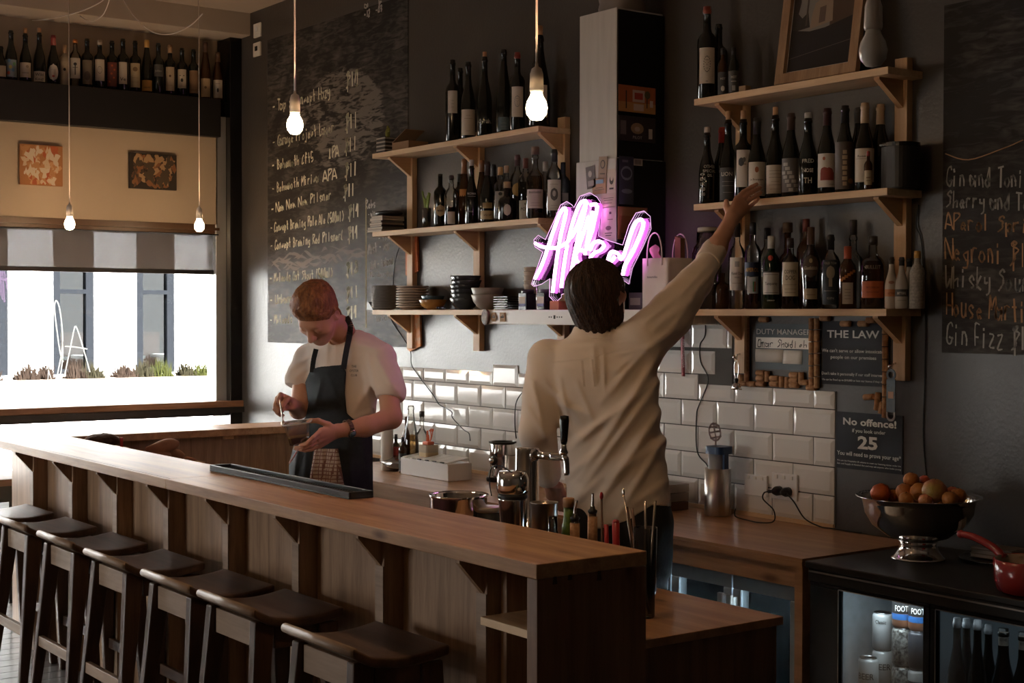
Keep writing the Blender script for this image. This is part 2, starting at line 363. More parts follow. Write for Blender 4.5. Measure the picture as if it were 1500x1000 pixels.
# window wall, top to bottom
struct('wall_left', MB().box(-9.3, -9.14, -2.6, 0, 3.0, 3.6).box(-9.3, -9.14, -8, -2.6, 3.0, 3.6), M_cream)
struct('trim_2', MB().box(-9.14, XW, -8, -.15, 2.857, 3.105, b=.004), M_black)      # black box ledge the bottles stand on
struct('wall_left_2', MB().box(-9.3, -9.0, -8, -.15, 2.287, 2.857), M_cream)
struct('trim_3', MB().box(-9.3, -9.015, -8, -.15, 2.225, 2.287).box(-9.0, -8.965, -8, -.15, 2.245, 2.262), mat('brown_rail', (.10, .055, .03), .4))
struct('trim_4', MB().tube([(-8.985, -7.9, 2.218), (-8.985, -.15, 2.218)], .006), M_chrome)
struct('trim_5', MB().box(-9.14, XW, -.085, 0, 0, 3.52, b=.004), M_blackgloss)       # steel corner post
struct('trim_6', MB().box(-9.14, -9.0, -.16, -.085, 1.10, 3.0, b=.003), mat('grey_jamb', (.60, .61, .61), .35, .85))
struct('trim_7', MB().box(-9.2, -9.02, -8, -.085, 0, .075, b=.003), M_black)
struct('trim_8', MB().box(-9.2, -9.02, -8, -.085, 1.02, 1.075).box(-9.1, XW+.03, -8, 0, 1.045, 1.08), M_black)
struct('trim_9', MB().box(-9.2, XW+.02, -8, 0, 1.081, 1.122, b=.003), wood('sill_timber', (.16, .08, .045), (.30, .17, .10), 'y', .4))
struct('trim_10', MB().box(-9.14, -9.04, -3.02, -2.94, 0, 2.86).box(-9.14, -9.04, -5.6, -5.52, 0, 2.86), M_black)
g = struct('window_1', MB().box(-9.095, -9.089, -7.95, -.16, 1.122, 2.225).box(-9.095, -9.089, -7.95, -.085, .075, 1.02), M_pane)
struct('wall_left_added', MB().box(-9.25, -9.08, -8, -3.25, 0, 2.3), M_plaster)  # unseen pier added so the right tiles and signs reflect no window
bl = struct('window_2', MB().box(-9.05, -9.047, -7.98, -.09, 1.985, 2.24), None)
mb_ = bpy.data.materials.new('blind_mesh_fabric'); mb_.use_nodes = True; nt = mb_.node_tree; N = nt.nodes; L = nt.links
N.remove(N['Principled BSDF']); df = N.new('ShaderNodeBsdfDiffuse'); df.inputs[0].default_value = (.11, .09, .075, 1); tr = N.new('ShaderNodeBsdfTransparent')
tl = N.new('ShaderNodeBsdfTranslucent'); tl.inputs[0].default_value = (.14, .11, .09, 1); ad = N.new('ShaderNodeMixShader'); ad.inputs[0].default_value = .4
mx = N.new('ShaderNodeMixShader'); mx.inputs[0].default_value = .88; L.new(df.outputs[0], ad.inputs[1]); L.new(tl.outputs[0], ad.inputs[2])
L.new(tr.outputs[0], mx.inputs[1]); L.new(ad.outputs[0], mx.inputs[2]); L.new(mx.outputs[0], N['Material Output'].inputs[0])
bl.data.materials.clear(); bl.data.materials.append(mb_)
struct('trim_11', MB().box(-9.06, -9.035, -7.98, -.09, 1.957, 1.986, b=.003), M_black)
struct('trim_12', MB().box(-9.07, -9.03, -7.98, -.09, 2.225, 2.25), M_black)
# window bench seen low at the far left
bench = thing('window_bench', 'brown timber bench running along under the window behind the stools', 'bench', (-8.75, -3.4, 0))
box_obj('bench_seat', (-8.98, -8.55, -5.4, -1.35, .70, .74), wood('bench_timber', (.12, .06, .035), (.22, .12, .07), 'y', .5), bench, b=.004)
box_obj('apron', (-8.92, -8.62, -5.3, -1.45, .60, .70), M_black, bench)
for y in (-5.2, -3.4, -1.6): box_obj('leg', (-8.9, -8.65, y-.03, y+.03, 0, .60), M_black, bench)

# wall switches by the corner
for i, (cx, cy) in enumerate(((378.5, 44.5), (378, 72.5))):
    p = P(cx, cy, Y=0)
    t = thing('wall_socket' if i else 'wall_switch', ['white wall plate high beside the black corner post, the upper one', 'white wall plate with a marked face just below the other plate'][i], 'switch', (p[0], 0, p[2]))
    obj('plate', MB().box(p[0]-.05, p[0]+.05, -.012, 0, p[2]-.045, p[2]+.045, b=.003), M_white, t)
    obj('rocker', MB().box(p[0]-.015, p[0]+.015, -.018, -.012, p[2]-.01, p[2]+.02, b=.002), M_offw if i == 0 else M_ink, t)

# ---- tiles on the back wall (each its own piece)
ROW0, PIT_, TW = .894, .1105, .215
def tile_mesh(w_, h_):
    g = .0022; x0, x1, z0, z1 = g, w_-g, g, h_-g; b = min(.017, h_*.28); y0, y1, y2 = 0, -.005, -.0105
    v = [(x0,y0,z0),(x1,y0,z0),(x1,y0,z1),(x0,y0,z1),(x0,y1,z0),(x1,y1,z0),(x1,y1,z1),(x0,y1,z1),(x0+b,y2,z0+b),(x1-b,y2,z0+b),(x1-b,y2,z1-b),(x0+b,y2,z1-b)]
    f = [(0,1,5,4),(1,2,6,5),(2,3,7,6),(3,0,4,7),(4,5,9,8),(5,6,10,9),(6,7,11,10),(7,4,8,11),(8,9,10,11)]
    m_ = MB(); m_.add(v, f); return mesh_from('tile', m_, (0, 0, 0), M_tile)
TM = {}
def tile(x, z, w_, h_):
    k = (round(w_, 3), round(h_, 3))
    if k not in TM: TM[k] = tile_mesh(w_, h_)
    o = bpy.data.objects.new('tile', TM[k]); C.objects.link(o); o.parent = wb; o.location = (x, -.0004, z)
    o.rotation_euler = (random.uniform(-.012, .012), 0, random.uniform(-.01, .01))
XE = -3.795
for r in range(5):
    z = ROW0+PIT_*r; h = PIT_ if r < 4 else .071
    x = XE-(.11 if r % 2 == 0 else TW); wd = XE-x; tile(x, z, wd, h)
    while x > -7.35:
        x -= TW
        hh = h
        if r == 4 and -6.09 < x < -5.85: hh = PIT_
        if r == 4 and -5.0 < x < -4.55: hh = PIT_
        tile(x, z, TW, hh)
for r, xa, xb in ((5, -5.24, -4.45), (6, -5.24, -4.35)):
    x = xa
    z = ROW0+PIT_*r
    while x < xb-.03:
        wd = min(TW, xb-x); tile(x+(.0), z, wd, .1); x += TW
gm = obj('grout', MB().box(-7.4, XE+.004, -.003, 0, ROW0-.01, ROW0+PIT_*4+.07).box(-5.24, -4.35, -.003, 0, 1.33, 1.655), M_grout, wb)
tr_ = obj('timber_strip', MB().box(-7.4, XE, -.014, 0, .88, .897), M_ply, wb)

# ------------------------------------------------------------------ shelves
SZ = (1.72, 2.145, 2.57)
def shelf_unit(x0, x1, posts, name, label, zlo):
    t = thing(name, label, 'shelf', ((x0+x1)/2, 0, 1.7))
    for z in SZ:
        obj('shelf_board', MB().box(x0, x1, -.192, -.002, z-.026, z, b=.0015), M_ply, t)
    for x in posts:
        obj('upright', MB().box(x-.028, x+.028, -.034, -.002, zlo, 2.625, b=.002), M_plyz, t)
        for z in SZ:
            obj('bracket', MB().prism([(x-.012, -.034, z-.026), (x-.012, -.165, z-.026), (x-.012, -.165, z-.034), (x-.012, -.034, z-.125)], (.024, 0, 0)), M_brk, t)
    return t
shelf_unit(-6.93, -5.43, (-6.80, -6.16, -5.46), 'wall_shelf', 'pale plywood wall shelves in three tiers between the tall chalkboard and the metal flue', 1.51)
shelf_unit(-4.385, -3.398, (-4.28, -3.47), 'wall_shelf', 'pale plywood wall shelves in three tiers above the black licence signs', 1.46)
# ------------------------------------------------------------------ range hood, flue
t = thing('range_hood', 'white steel range hood with a square flue rising up the dark wall', 'hood', (-4.95, -.1, 1.65))
obj('hood_body', MB().box(-5.41, -4.42, -.33, -.002, 1.655, 1.715, b=.004), M_steel, t)
obj('front_visor', MB().box(-5.64, -4.42, -.352, -.332, 1.652, 1.718, b=.003), M_offw, t)
M_flue = mat('painted_flue_steel', (.62, .60, .57), .33, .3, noise_amt=.1, noise_scale=5, stretch=(6, 6, .6))
obj('flue', MB().box(-5.035, -4.785, -.265, -.002, 2.36, 3.0, b=.003), M_flue, t)
obj('flue_sleeve', MB().box(-5.045, -4.775, -.275, -.002, 1.715, 2.362, b=.003), M_flue, t)
obj('side_cover', MB().box(-4.7845, -4.775, -.262, -.002, 2.365, 2.99).box(-4.7745, -4.765, -.27, -.002, 1.72, 2.36), M_blackgloss, t, label='black side sheet of the flue')
pr = [(.105, 2.995)]
for i in range(14): pr += [(.10, 3.0+i*.05), (.106, 3.025+i*.05)]
obj('duct_pipe', MB().lathe((-4.90, -.135, 0), pr, 24), mat('grey_duct', (.25, .22, .2), .45, .5), t)
lg = MB()
for i, dx in enumerate((-.045, -.03, -.01, .012, .028, .044)): lg.box(-5.09+dx-.003, -5.09+dx+.003, -.3535, -.352, 1.683, 1.689)
lg.box(-5.103, -5.091, -.3535, -.352, 1.678, 1.694)
obj('control_marks', lg, M_ink, t)

# ------------------------------------------------------------------ bar
BX0, BX1 = -7.95, -3.03
bar = thing('bar_counter', 'long oak bar counter with bracketed fins and a solid end panel', 'counter', (-5.5, -1.8, 0))
obj('countertop', MB().box(BX0, -5.447, -2.01, -1.63, 1.01, 1.05, b=.003), M_bar, bar)
obj('countertop', MB().box(-5.445, BX1, -2.01, -1.63, 1.01, 1.05, b=.003), M_bar, bar)
obj('end_panel', MB().box(BX1-.045, BX1, -2.008, -1.632, 0, 1.0095, b=.002), M_barend, bar)
dv = MB()
for i, y in enumerate((-1.95, -1.90, -1.80)):
    h = (.020, .014, .026)[i]; dv.prism([(BX1, y-.008, 1.012-h), (BX1, y+.008, 1.012-h), (BX1, y+.005, 1.012), (BX1, y-.005, 1.012)], (.0008, 0, 0))
obj('dovetail', dv, mat('dark_filler', (.04, .018, .01), .6), bar)
FX = [-7.40+.5665*i for i in range(8)]
for i, x in enumerate(FX):
    f = obj('post', MB().box(x-.025, x+.025, -1.90, -1.80, 0, 1.0095, b=.002), M_plyz if False else M_panel, bar)
    obj('bracket', MB().prism([(x-.010, -1.90, 1.009), (x-.010, -1.985, 1.009), (x-.010, -1.985, .995), (x-.010, -1.90, .90)], (.02, 0, 0)), M_panel, bar)
    obj('lit_post_front', MB().box(x-.024, x+.024, -1.9035, -1.9002, 0, .90), M_stooledge, bar)  # strip added; light on the post front put into its colour
    obj('bag_hook', MB().tube(smooth_path([(x-.03, -1.93, 1.008), (x-.032, -1.93, .992), (x-.036, -1.945, .985), (x-.036, -1.955, .995)], 3), .005, 6), M_chrome, bar)
xs = [BX0]+FX
for a, b in zip(xs, FX):
    obj('front_panel', MB().box(a+(.026 if a != BX0 else 0), b-.026, -1.83, -1.80, 0, 1.0095), M_panel, bar)
obj('inner_upright', MB().box(-3.40, -3.37, -1.86, -1.66, 0, 1.0095, b=.002), M_panel, bar)
obj('front_panel', MB().box(-3.454, -3.40, -1.83, -1.80, 0, 1.0095), M_panel, bar)
obj('nook_shelf', MB().box(-3.30, BX1-.046, -2.0, -1.66, .845, .868, b=.002), M_ply, bar)
obj('nook_upright', MB().box(-3.275, -3.245, -1.80, -1.66, 0, .844), M_panel, bar)
obj('seam', MB().box(-7.2, -5.447, -1.992, -1.9895, 1.0501, 1.0505), mat('seam_dark', (.08, .035, .02), .7), bar)
# return along the window end
rt = thing('return_counter', 'oak return counter from the far end of the bar to the chalkboard wall', 'counter', (-7.8, -.8, 0))
obj('countertop', MB().box(-7.93, -7.60, -1.627, -.003, 1.01, 1.05, b=.003), M_bar, rt)
obj('back_panel', MB().box(-7.74, -7.70, -1.6, -.003, 0, 1.0095), M_panel, rt)
obj('shelf', MB().box(-7.70, -7.40, -1.3, -.003, .72, .75, b=.002), M_ply, rt)
obj('shelf_support', MB().box(-7.69, -7.45, -1.29, -1.26, 0, .72), M_ply, rt)
obj('shelf_support', MB().box(-7.69, -7.45, -.05, -.02, 0, .72), M_ply, rt)
obj('hook_block', MB().box(-7.70, -7.68, -.72, -.66, .985, 1.005), M_ply, rt)
# under-bar bench and end cabinet
ub = thing('underbar_bench', 'low worktop behind the bar carrying the tap and shakers', 'bench', (-4.7, -1.45, 0))
obj('worktop', MB().box(-5.9, -3.78, -1.61, -1.28, .86, .89, b=.002), M_counter, ub)
obj('carcass', MB().box(-5.88, -3.79, -1.60, -1.31, 0, .8595), M_black, ub)
cb = thing('end_cabinet', 'plywood cabinet joined behind the end of the bar, lower than the bar top', 'cabinet', (-3.4, -1.35, 0))
obj('cabinet_top', MB().box(-3.77, -3.045, -1.625, -1.075, .775, .80, b=.002), M_counter, cb)
obj('carcass', MB().box(-3.75, -3.06, -1.62, -1.09, 0, .7745), M_barend, cb)

# ------------------------------------------------------------------ back counter with fridges below
bc = thing('back_counter', 'plywood back counter along the white tiled wall', 'counter', (-5.2, -.3, 0))
for k in range(3):
    obj('ply_layer', MB().box(-7.0, -3.392+.0, -.62-(.002 if k % 2 else 0), -.016, .88-.011*(k+1)+.0004, .88-.011*k), M_counter, bc)
obj('fascia', MB().box(-7.0, -3.43, -.60, -.585, .775, .8465), M_counter, bc)
obj('end_gable', MB().box(-3.43, -3.395, -.615, -.02, 0, .8465), M_counter, bc)
obj('end_gable', MB().box(-7.0, -6.965, -.615, -.02, 0, .8465), M_counter, bc)
obj('back_board', MB().box(-6.96, -3.435, -.05, -.02, 0, .8465), M_black, bc)
obj('gable', MB().box(-5.98, -5.95, -.60, -.05, 0, .7745), M_ply, bc)
fr = thing('glass_door_fridge', 'steel framed glass door fridge under the plywood counter', 'fridge', (-3.9, -.33, 0))
FRX = [-4.435, -4.11, -3.785, -3.46]
M_fridge_in = mat('fridge_liner', (.60, .66, .70), .45)
M_fdoor = mat('fridge_door_steel', (.36, .40, .43), .35, .6)
obj('cabinet_back', MB().box(-4.46, -3.44, -.12, -.09, .06, .765), M_fridge_in, fr)
obj('cabinet_shell', MB().box(-4.46, -3.44, -.53, -.09, .745, .765).box(-4.46, -3.44, -.53, -.09, .04, .06).box(-4.46, -4.445, -.53, -.12, .06, .745).box(-3.455, -3.44, -.53, -.12, .06, .745), M_fridge_in, fr)
for a, b, nm in ((FRX[0], FRX[1], 'left'), (FRX[1], FRX[2], 'left'), (FRX[2], FRX[3], 'right')):
    a += .004; b -= .004
    d = obj('door_frame', MB().box(a, b, -.56, -.53, .715, .765, b=.004).box(a, b, -.56, -.53, .05, .11, b=.004).box(a, a+.04, -.56, -.53, .11, .715, b=.004).box(b-.04, b, -.56, -.53, .11, .715, b=.004), M_fdoor, fr)
    obj('door_glass', MB().box(a+.04, b-.04, -.548, -.542, .11, .715), M_thin, d)
    hx = b-.018 if nm == 'left' else a+.018
    obj('door_handle', MB().box(hx-.012, hx+.012, -.60, -.585, .35, .70, b=.003).box(hx-.012, hx+.012, -.585, -.56, .66, .69).box(hx-.012, hx+.012, -.585, -.56, .36, .39), M_steel, d)
for (x_, w_) in ((-4.2, 10), (-3.75, 12)): Lf = light('fridge_light', 'AREA', (x_, -.30, .742), w_, (.75, .9, 1), shape='RECTANGLE', size=.4, size_y=.2, look=(0, 0, -1)); Lf.parent = fr; Lf.location = Vector(Lf.location)-fr.location
for z in (.30, .52):
    m_ = MB()
    for i in range(25): x = -4.43+i*.04; m_.tube([(x, -.50, z), (x, -.13, z)], .0018, 5)
    m_.tube([(-4.44, -.50, z), (-3.45, -.50, z)], .003, 6); o = obj('wire_shelf', m_, M_chrome, fr)
t = thing('black_bottle_fridge', 'black glass door drinks fridge at the right holding cans and bottles', 'fridge', (-2.9, -.35, 0))
FY = -.64
obj('top_panel', MB().box(-3.362, -1.9, FY, -.02, .858, .88, b=.004), M_black, t)
obj('fascia', MB().box(-3.355, -1.9, FY+.008, -.03, .815, .857, b=.004), M_black, t)
obj('trim_bar', MB().box(-3.35, -1.9, FY+.004, FY+.009, .845, .850), M_steel_d, t)
obj('side_panel', MB().box(-3.355, -3.34, FY+.02, -.03, .02, .814), M_blackgloss, t)
obj('side_panel', MB().box(-1.915, -1.9, FY+.02, -.03, .02, .814), M_blackgloss, t)
obj('back_panel', MB().box(-3.34, -1.915, -.05, -.03, .02, .814), mat('dim_fridge_liner', (.20, .23, .25), .4), t)  # darker liner copy: dimness at the back put into its colour
obj('liner_side', MB().box(-3.338, -3.325, FY+.06, -.05, .02, .814), mat('lit_liner', (.38, .44, .48), .4, noise_amt=.2, noise_scale=30), t)  # lighter liner copy: fridge light on the side put into its colour
obj('plinth', MB().box(-3.355, -1.9, FY+.03, -.03, 0, .02), M_black, t)
obj('middle_shelf', MB().box(-3.32, -1.92, FY+.07, -.06, .405, .412), M_steel_d, t)
for (a, b) in ((-3.35, -2.865), (-2.862, -2.30), (-2.297, -1.905)):
    wl = .125 if a < -3.3 else .022
    d = obj('door_frame', MB().box(a, b, FY+.012, FY+.035, .802, .814, b=.002).box(a, b, FY+.012, FY+.035, .025, .07).box(a, a+wl, FY+.012, FY+.035, .07, .802, b=.003).box(b-.022, b, FY+.012, FY+.035, .07, .802), M_blackgloss, t)
    obj('door_glass', MB().box(a+wl, b-.022, FY+.02, FY+.026, .07, .802), M_thin, d)
    obj('door_edge', MB().box(a+wl, b-.022, FY+.010, FY+.0118, .8005, .8035).box(a+wl-.002, a+wl, FY+.010, FY+.0118, .07, .802), M_steel_d, d)

Lf = light('fridge_light', 'AREA', (-3.06, FY+.07, .806), .8, (.75, .9, 1), shape='RECTANGLE', size=.30, size_y=.06, look=(0, .5, -1)); Lf.parent = t; Lf.location = Vector(Lf.location)-t.location
Lf = light('fridge_light', 'AREA', (-2.55, FY+.07, .806), .07, (.75, .9, 1), shape='RECTANGLE', size=.45, size_y=.06, look=(0, .5, -1)); Lf.parent = t; Lf.location = Vector(Lf.location)-t.location
# ------------------------------------------------------------------ chalk handwriting
GL = {
'a':'44352506031222334544 4642', 'b':'1912 143544 443422 12', 'c':'4535241323 2344', 'd':'4924 44351413223244 4942', 'e':'1444352513223342',
'f':'4839292822 1646', 'g':'4535142332 454130101', 'h':'1912 1435454442', 'i':'2622 2827', 'j':'36302010 3837', 'k':'1912 4613 1342', 'l':'2922',
'm':'0602 0516262522 2536464542', 'n':'1612 1526364442', 'o':'35251413223243443525', 'p':'1610 15354544333213', 'q':'45351413223244 4640', 'r':'1612 142646', 's':'45361524433222 12',
't':'2932 323 1646', 'u':'1613223244 4642', 'v':'162246', 'w':'06122542 46', 'x':'1642 4612', 'y':'161434 464120', 'z':'16461242',
'A':'022952 1444', 'B':'1912 1938473615 1545443212', 'C':'5849281413223253', 'D':'1912 193948443212', 'E':'491912 1545 1242', 'F':'491912 1535', 'G':'58492814132242545434', 'H':'1912 5952 1555',
'I':'2922 1939 1232', 'L':'191242', 'M':'021925 255952', 'N':'02095259', 'O':'39281412223242545849 3928', 'P':'1912 19495815', 'R':'1912 19495815 2552', 'S':'584928274645443312 12', 'T':'1959 3932',
'U':'19132242535459', 'W':'091235425 5942', '0':'39281413223243484939', '1':'3932', '2':'183949461242', '3':'184947254544321 2', '4':'29155 5 3932', '5':'491915354543221 2', '6':'4826131232435 4', '8':'3928465443221324474939',
'$':'485939286745443312 3930', '-':'1545', ':':'2625 2322', '(':'39261332', ')':'19363412', '/':'5912', '.':'2223', ' ':''}
def strokes(ch):
    out = []
    for s in GL.get(ch, '').split():
        p = [(int(s[i]), int(s[i+1])) for i in range(0, len(s)-1, 2)]
        if len(p) > 1: out.append(p)
    return out
def chalk(mb, txt, x, z, h, wid=None, th=.0042, y=-.004, slope=0, jit=.32, seed=1):
    """hand-drawn capitals and lower case on the wall plane; h = capital height"""
    rn = random.Random(seed); k = h/7.0; adv = 5.3
    n = len(txt); total = n*adv*k*.8; sx = (wid/total if wid else 1)*.8
    cx = 0
    for ch in txt:
        for st in strokes(ch):
            pts = [(a+rn.uniform(-jit, jit)*.7, b+rn.uniform(-jit, jit)) for a, b in st]
            if len(pts) > 2:
                q = smooth_path([(a, b, 0) for a, b in pts], 3); pts = [(a[0], a[1]) for a in q]
            W = [(x+(cx+a)*k*sx, z+(b-2)*k+slope*(cx+a)*k*sx) for a, b in pts]
            for (p0, p1) in zip(W, W[1:]):
                d = np.array((p1[0]-p0[0], p1[1]-p0[1])); l = np.linalg.norm(d)
                if l < 1e-5: continue
                d /= l; nn = np.array((-d[1], d[0]))*th*rn.uniform(.5, .95); e = d*th*.3
                a0, a1 = np.array(p0)-e, np.array(p1)+e
                mb.add([(a0[0]+nn[0], y, a0[1]+nn[1]), (a0[0]-nn[0], y, a0[1]-nn[1]), (a1[0]-nn[0], y, a1[1]-nn[1]), (a1[0]+nn[0], y, a1[1]+nn[1])], [(0, 1, 2, 3)])
        cx += adv*rn.uniform(.9, 1.1) if ch != ' ' else 4.2
def W0(px, py): return P(px, py, Y=0)
def line(mb, txt, p0, p1, hpx, **k):
    """a line of handwriting whose baseline runs between two surveyed wall points"""
    a, b = W0(*p0), W0(*p1); h = hpx*DEP(a)/FPX
    chalk(mb, txt, a[0], a[2], h, wid=b[0]-a[0], slope=(b[2]-a[2])/(b[0]-a[0]), **k)
# left chalkboard
bl_ = W0(395, 500); tr2 = W0(600, 2)
cbt = thing('chalkboard', 'tall chalkboard with the tap beer list and prices beside the corner post', 'chalkboard', (-7.7, 0, 1.52))
obj('board', MB().box(-8.56, -6.865, -.0032, -.0006, 1.515, 3.45), chalk_mat('slate_left', (.032, .029, .027), (.20, .18, .16), 1.0, .60, patch=(.08, 1.33, .72, .40, 3.2)), cbt)
mb = MB()
LN = [('- Tap : Concept Hazy', (400, 164), (488, 140), '$10', (507, 129), 22), ('- Garage Project Lager', (400, 215), (494, 192), '$11', (506, 190), 21), ('- Behemoth 6ft5', (399, 249), (462, 236), '$11', (505, 223), 19),
 ('- Behemoth Mirica', (399, 283), (468, 266), '$11', (505, 260), 19), ('- New New New Pilsner', (398, 312), (490, 290), '$11', (503, 290), 18), ('- Concept Brewing Pale Ale (500ml)', (397, 340), (509, 322), '$14', (510, 320), 18),
 ('- Concept Brewing Red Pilsner(', (397, 366), (507, 350), '$14', (509, 352), 18), ('- Mcleods Oat Stout (500ml)', (396, 413), (492, 405), '$18', (507, 403), 17),
 ('- Urbanaut Gose', (396, 445), (462, 440), '$11', (507, 439), 17), ('- Mcleods', (396, 474), (430, 472), '$14', (507, 468), 17)]
for i, (a, p0, p1, pr_, q0, h) in enumerate(LN):
    line(mb, a, p0, p1, h*.72, seed=i+3, th=.0062); line(mb, pr_, q0, (q0[0]+18, q0[1]-4), h, seed=i+40, th=.0085)
line(mb, 'IPA', (482, 232), (498, 228), 15, seed=71, th=.0075); line(mb, 'APA', (474, 266), (494, 261), 15, seed=72, th=.0075)
obj('chalk_lettering', mb, M_chalk, cbt)['kind'] = 'stuff'
mb = MB()
line(mb, 'a', (535, 12), (541, 10), 9, seed=1, th=.006); line(mb, '-12', (534, 26), (543, 23), 9, seed=2, th=.006)
line(mb, 'b', (555, 7), (561, 5), 9, seed=3, th=.006); line(mb, '-03', (551, 19), (561, 16), 9, seed=4, th=.006)
line(mb, 'Rebs', (536, 306), (551, 303), 12, seed=5, th=.0055); line(mb, '- wine', (540, 318), (553, 314), 8, seed=6, th=.004)
line(mb, 'Most - car', (540, 372), (574, 364), 14, seed=7, th=.006); line(mb, 'Out - island', (543, 394), (577, 386), 11, seed=8, th=.006)
line(mb, 'Monday-Bus', (543, 405), (578, 404), 7, seed=9, th=.004); line(mb, '- four', (555, 353), (574, 350), 9, seed=10, th=.004)
line(mb, '-/', (543, 462), (552, 460), 9, seed=11, th=.004); line(mb, 'barrel', (552, 471), (570, 468), 9, seed=12, th=.004)
obj('small_chalk_notes', mb, M_chalk_w, cbt)['kind'] = 'stuff'
a, b = W0(537, 290), W0(538, 480)
obj('chalk_rule', MB().box(a[0]-.004, a[0]+.004, -.0042, -.0032, b[2], a[2]), mat('yellow_chalk_mark', (.50, .42, .22), .9), cbt)
sm = MB(); rn = random.Random(5)
for i in range(46):
    u = rn.random(); x0 = 397+120*u; y0 = 386-16*u+rn.uniform(-10, 8); a = W0(x0, y0); l = rn.uniform(.08, .22); hh = rn.uniform(.004, .012)
    pts = [(a[0]+l*t, -.0036-i*.00001, a[2]+.02*math.sin(t*3+i)+s_*hh*math.sin(PI*t)) for s_ in (1, -1) for t in ([0, .2, .4, .6, .8, 1] if s_ == 1 else [.8, .6, .4, .2])]
    sm.add(pts, [tuple(range(len(pts)))])
o = obj('wiped_smear', sm, mat('chalk_dust', (.20, .175, .155), .95), cbt)
# right chalkboard
t = thing('chalkboard', 'dark chalkboard with the cocktail list on the wall right of the shelves', 'chalkboard', (-2.6, 0, 1.56))
obj('board', MB().box(-3.306, -1.7, -.0032, -.0006, 1.565, 2.79), chalk_mat('slate_right', (.030, .026, .024), (.12, .11, .10), .8, .65), t)
ma, mb, mc = MB(), MB(), MB()
for i, (txt, y0, y1, x1, h, M_) in enumerate([('Gin and Tonic', 272, 274, 1518, 27, mc), ('Sherry and Tonic', 303, 310, 1545, 24, mc), ('APerol Spritz', 335, 343, 1535, 23, mb), ('Negroni $18', 380, 391, 1520, 32, mb),
        ('Whisky Sour', 420, 427, 1508, 30, ma), ('House Martini', 461, 474, 1530, 32, mb), ('Gin Fizz $18', 503, 515, 1520, 32, ma)]):
    line(M_, txt, (1386, y0), (x1, y1), h, seed=80+i, th=.0042)
mm = smooth_path([W0(1386, 225)+(0, -.0045, 0), W0(1420, 234)+(0, -.0045, 0), W0(1470, 218)+(0, -.0045, 0), W0(1500, 205)+(0, -.0045, 0)], 5)
mb.tube(mm, .0022, 5)
for nm_, m_, c_ in (('chalk_lettering', ma, mat('dim_chalk', (.40, .38, .34), .9)), ('orange_chalk_lettering', mb, mat('dim_orange_chalk', (.48, .27, .14), .9)), ('pale_chalk_lettering', mc, mat('dim_chalk', (.40, .38, .34), .9))): obj(nm_, m_, c_, t)['kind'] = 'stuff'

# ------------------------------------------------------------------ printed signs
M_signblack = mat('sign_black', (.014, .014, .018), .6, spec=.25)
def sign(name, label, c4, texts, m=M_signblack, cat='sign'):
    (x0, z1), (x1, z0) = (W0(*c4[0])[[0, 2]], W0(*c4[1])[[0, 2]])
    t = thing(name, label, cat, ((x0+x1)/2, 0, z0)); obj('board', MB().box(x0, x1, -.004, 0, z0, z1), m, t)
    mb = MB(); W_, H_ = x1-x0, z1-z0
    for (txt, u, v, wd, sz, bold) in texts:
        text_on(mb, txt, (x0+W_*u, -.004, z0+H_*v), (1, 0, 0), (0, 0, 1), sz*H_, wd*W_, bold)
    obj('lettering', mb, M_print, t)['kind'] = 'stuff'; return t, x0, x1, z0, z1
sign('licence_sign', 'black sign headed THE LAW above the fruit bowl end of the tiles', ((1206, 470), (1304, 567)), [
 ('THE LAW', .46, .74, .78, .165, .02), ("We can't serve or allow intoxicated", .47, .51, .95, .075, .012), ('people on our premises', .47, .41, .68, .075, .012),
 ("Don't take it personally if our staff intervene.", .47, .15, .95, .065, .008), ('We can be fined up to $10,000 or lose our licence if they don\'t', .47, .06, .96, .045, .005)])
t, x0, x1, z0, z1 = sign('age_sign', 'black sign reading No offence! and 25, below the steel bottle opener', ((1226, 602), (1323, 695)), [
 ('No offence!', .51, .78, .80, .17, .03), ('if you look under', .5, .655, .50, .09, .01), ('25', .49, .38, .30, .30, .035), ('You will need to prove your age*', .5, .235, .96, .105, .012),
 ('We use the Hospitality 25 scheme to meet our licensing duties under the', .5, .125, .96, .04, .004), ('Sale and Supply of Alcohol Act and may ask anyone who looks young', .5, .07, .96, .04, .004)])
t = thing('duty_manager_sign', 'blue grey DUTY MANAGER sign with a handwritten name card, framed in corks', 'sign', (-4.07, 0, 1.47))
x0, z1 = W0(1108, 474)[[0, 2]]; x1, z0 = W0(1190, 543)[[0, 2]]
obj('board', MB().box(x0, x1, -.004, 0, z0, z1), mat('sign_blue_grey', (.065, .085, .095), .5), t)
W_, H_ = x1-x0, z1-z0
mb = MB(); text_on(mb, 'DUTY MANAGER', (x0+W_*.5, -.004, z0+H_*.77), (1, 0, 0), (0, 0, 1), .17*H_, W_*.97, .004); obj('lettering', mb, M_print, t)
nc = obj('name_card', MB().box(x0+.004, x1-.004, -.0055, -.0042, z0+H_*.46, z0+H_*.70), M_white, t, label='white card with a name in handwriting')
mb = MB(); chalk(mb, 'Omar Shadich', x0+.01, z0+H_*.49, .030, wid=W_*.93, th=.0022, y=-.0058, seed=9, jit=.4); obj('handwriting', mb, M_ink, nc)
obj('paper_strip', MB().slab(lambda u, v: (x0+.002+(W_*.50)*u, -.0058-.002*math.sin(3*v), z0+H_*(.15+.29*v)), 4, 3, (0, .001, 0)).slab(lambda u, v: (x0+W_*(.5+.34*u), -.0056-.002*math.sin(3*v+1), z0+H_*(.13+.30*v)), 4, 3, (0, .001, 0)), mat('paper', (.60, .57, .52), .9), t)
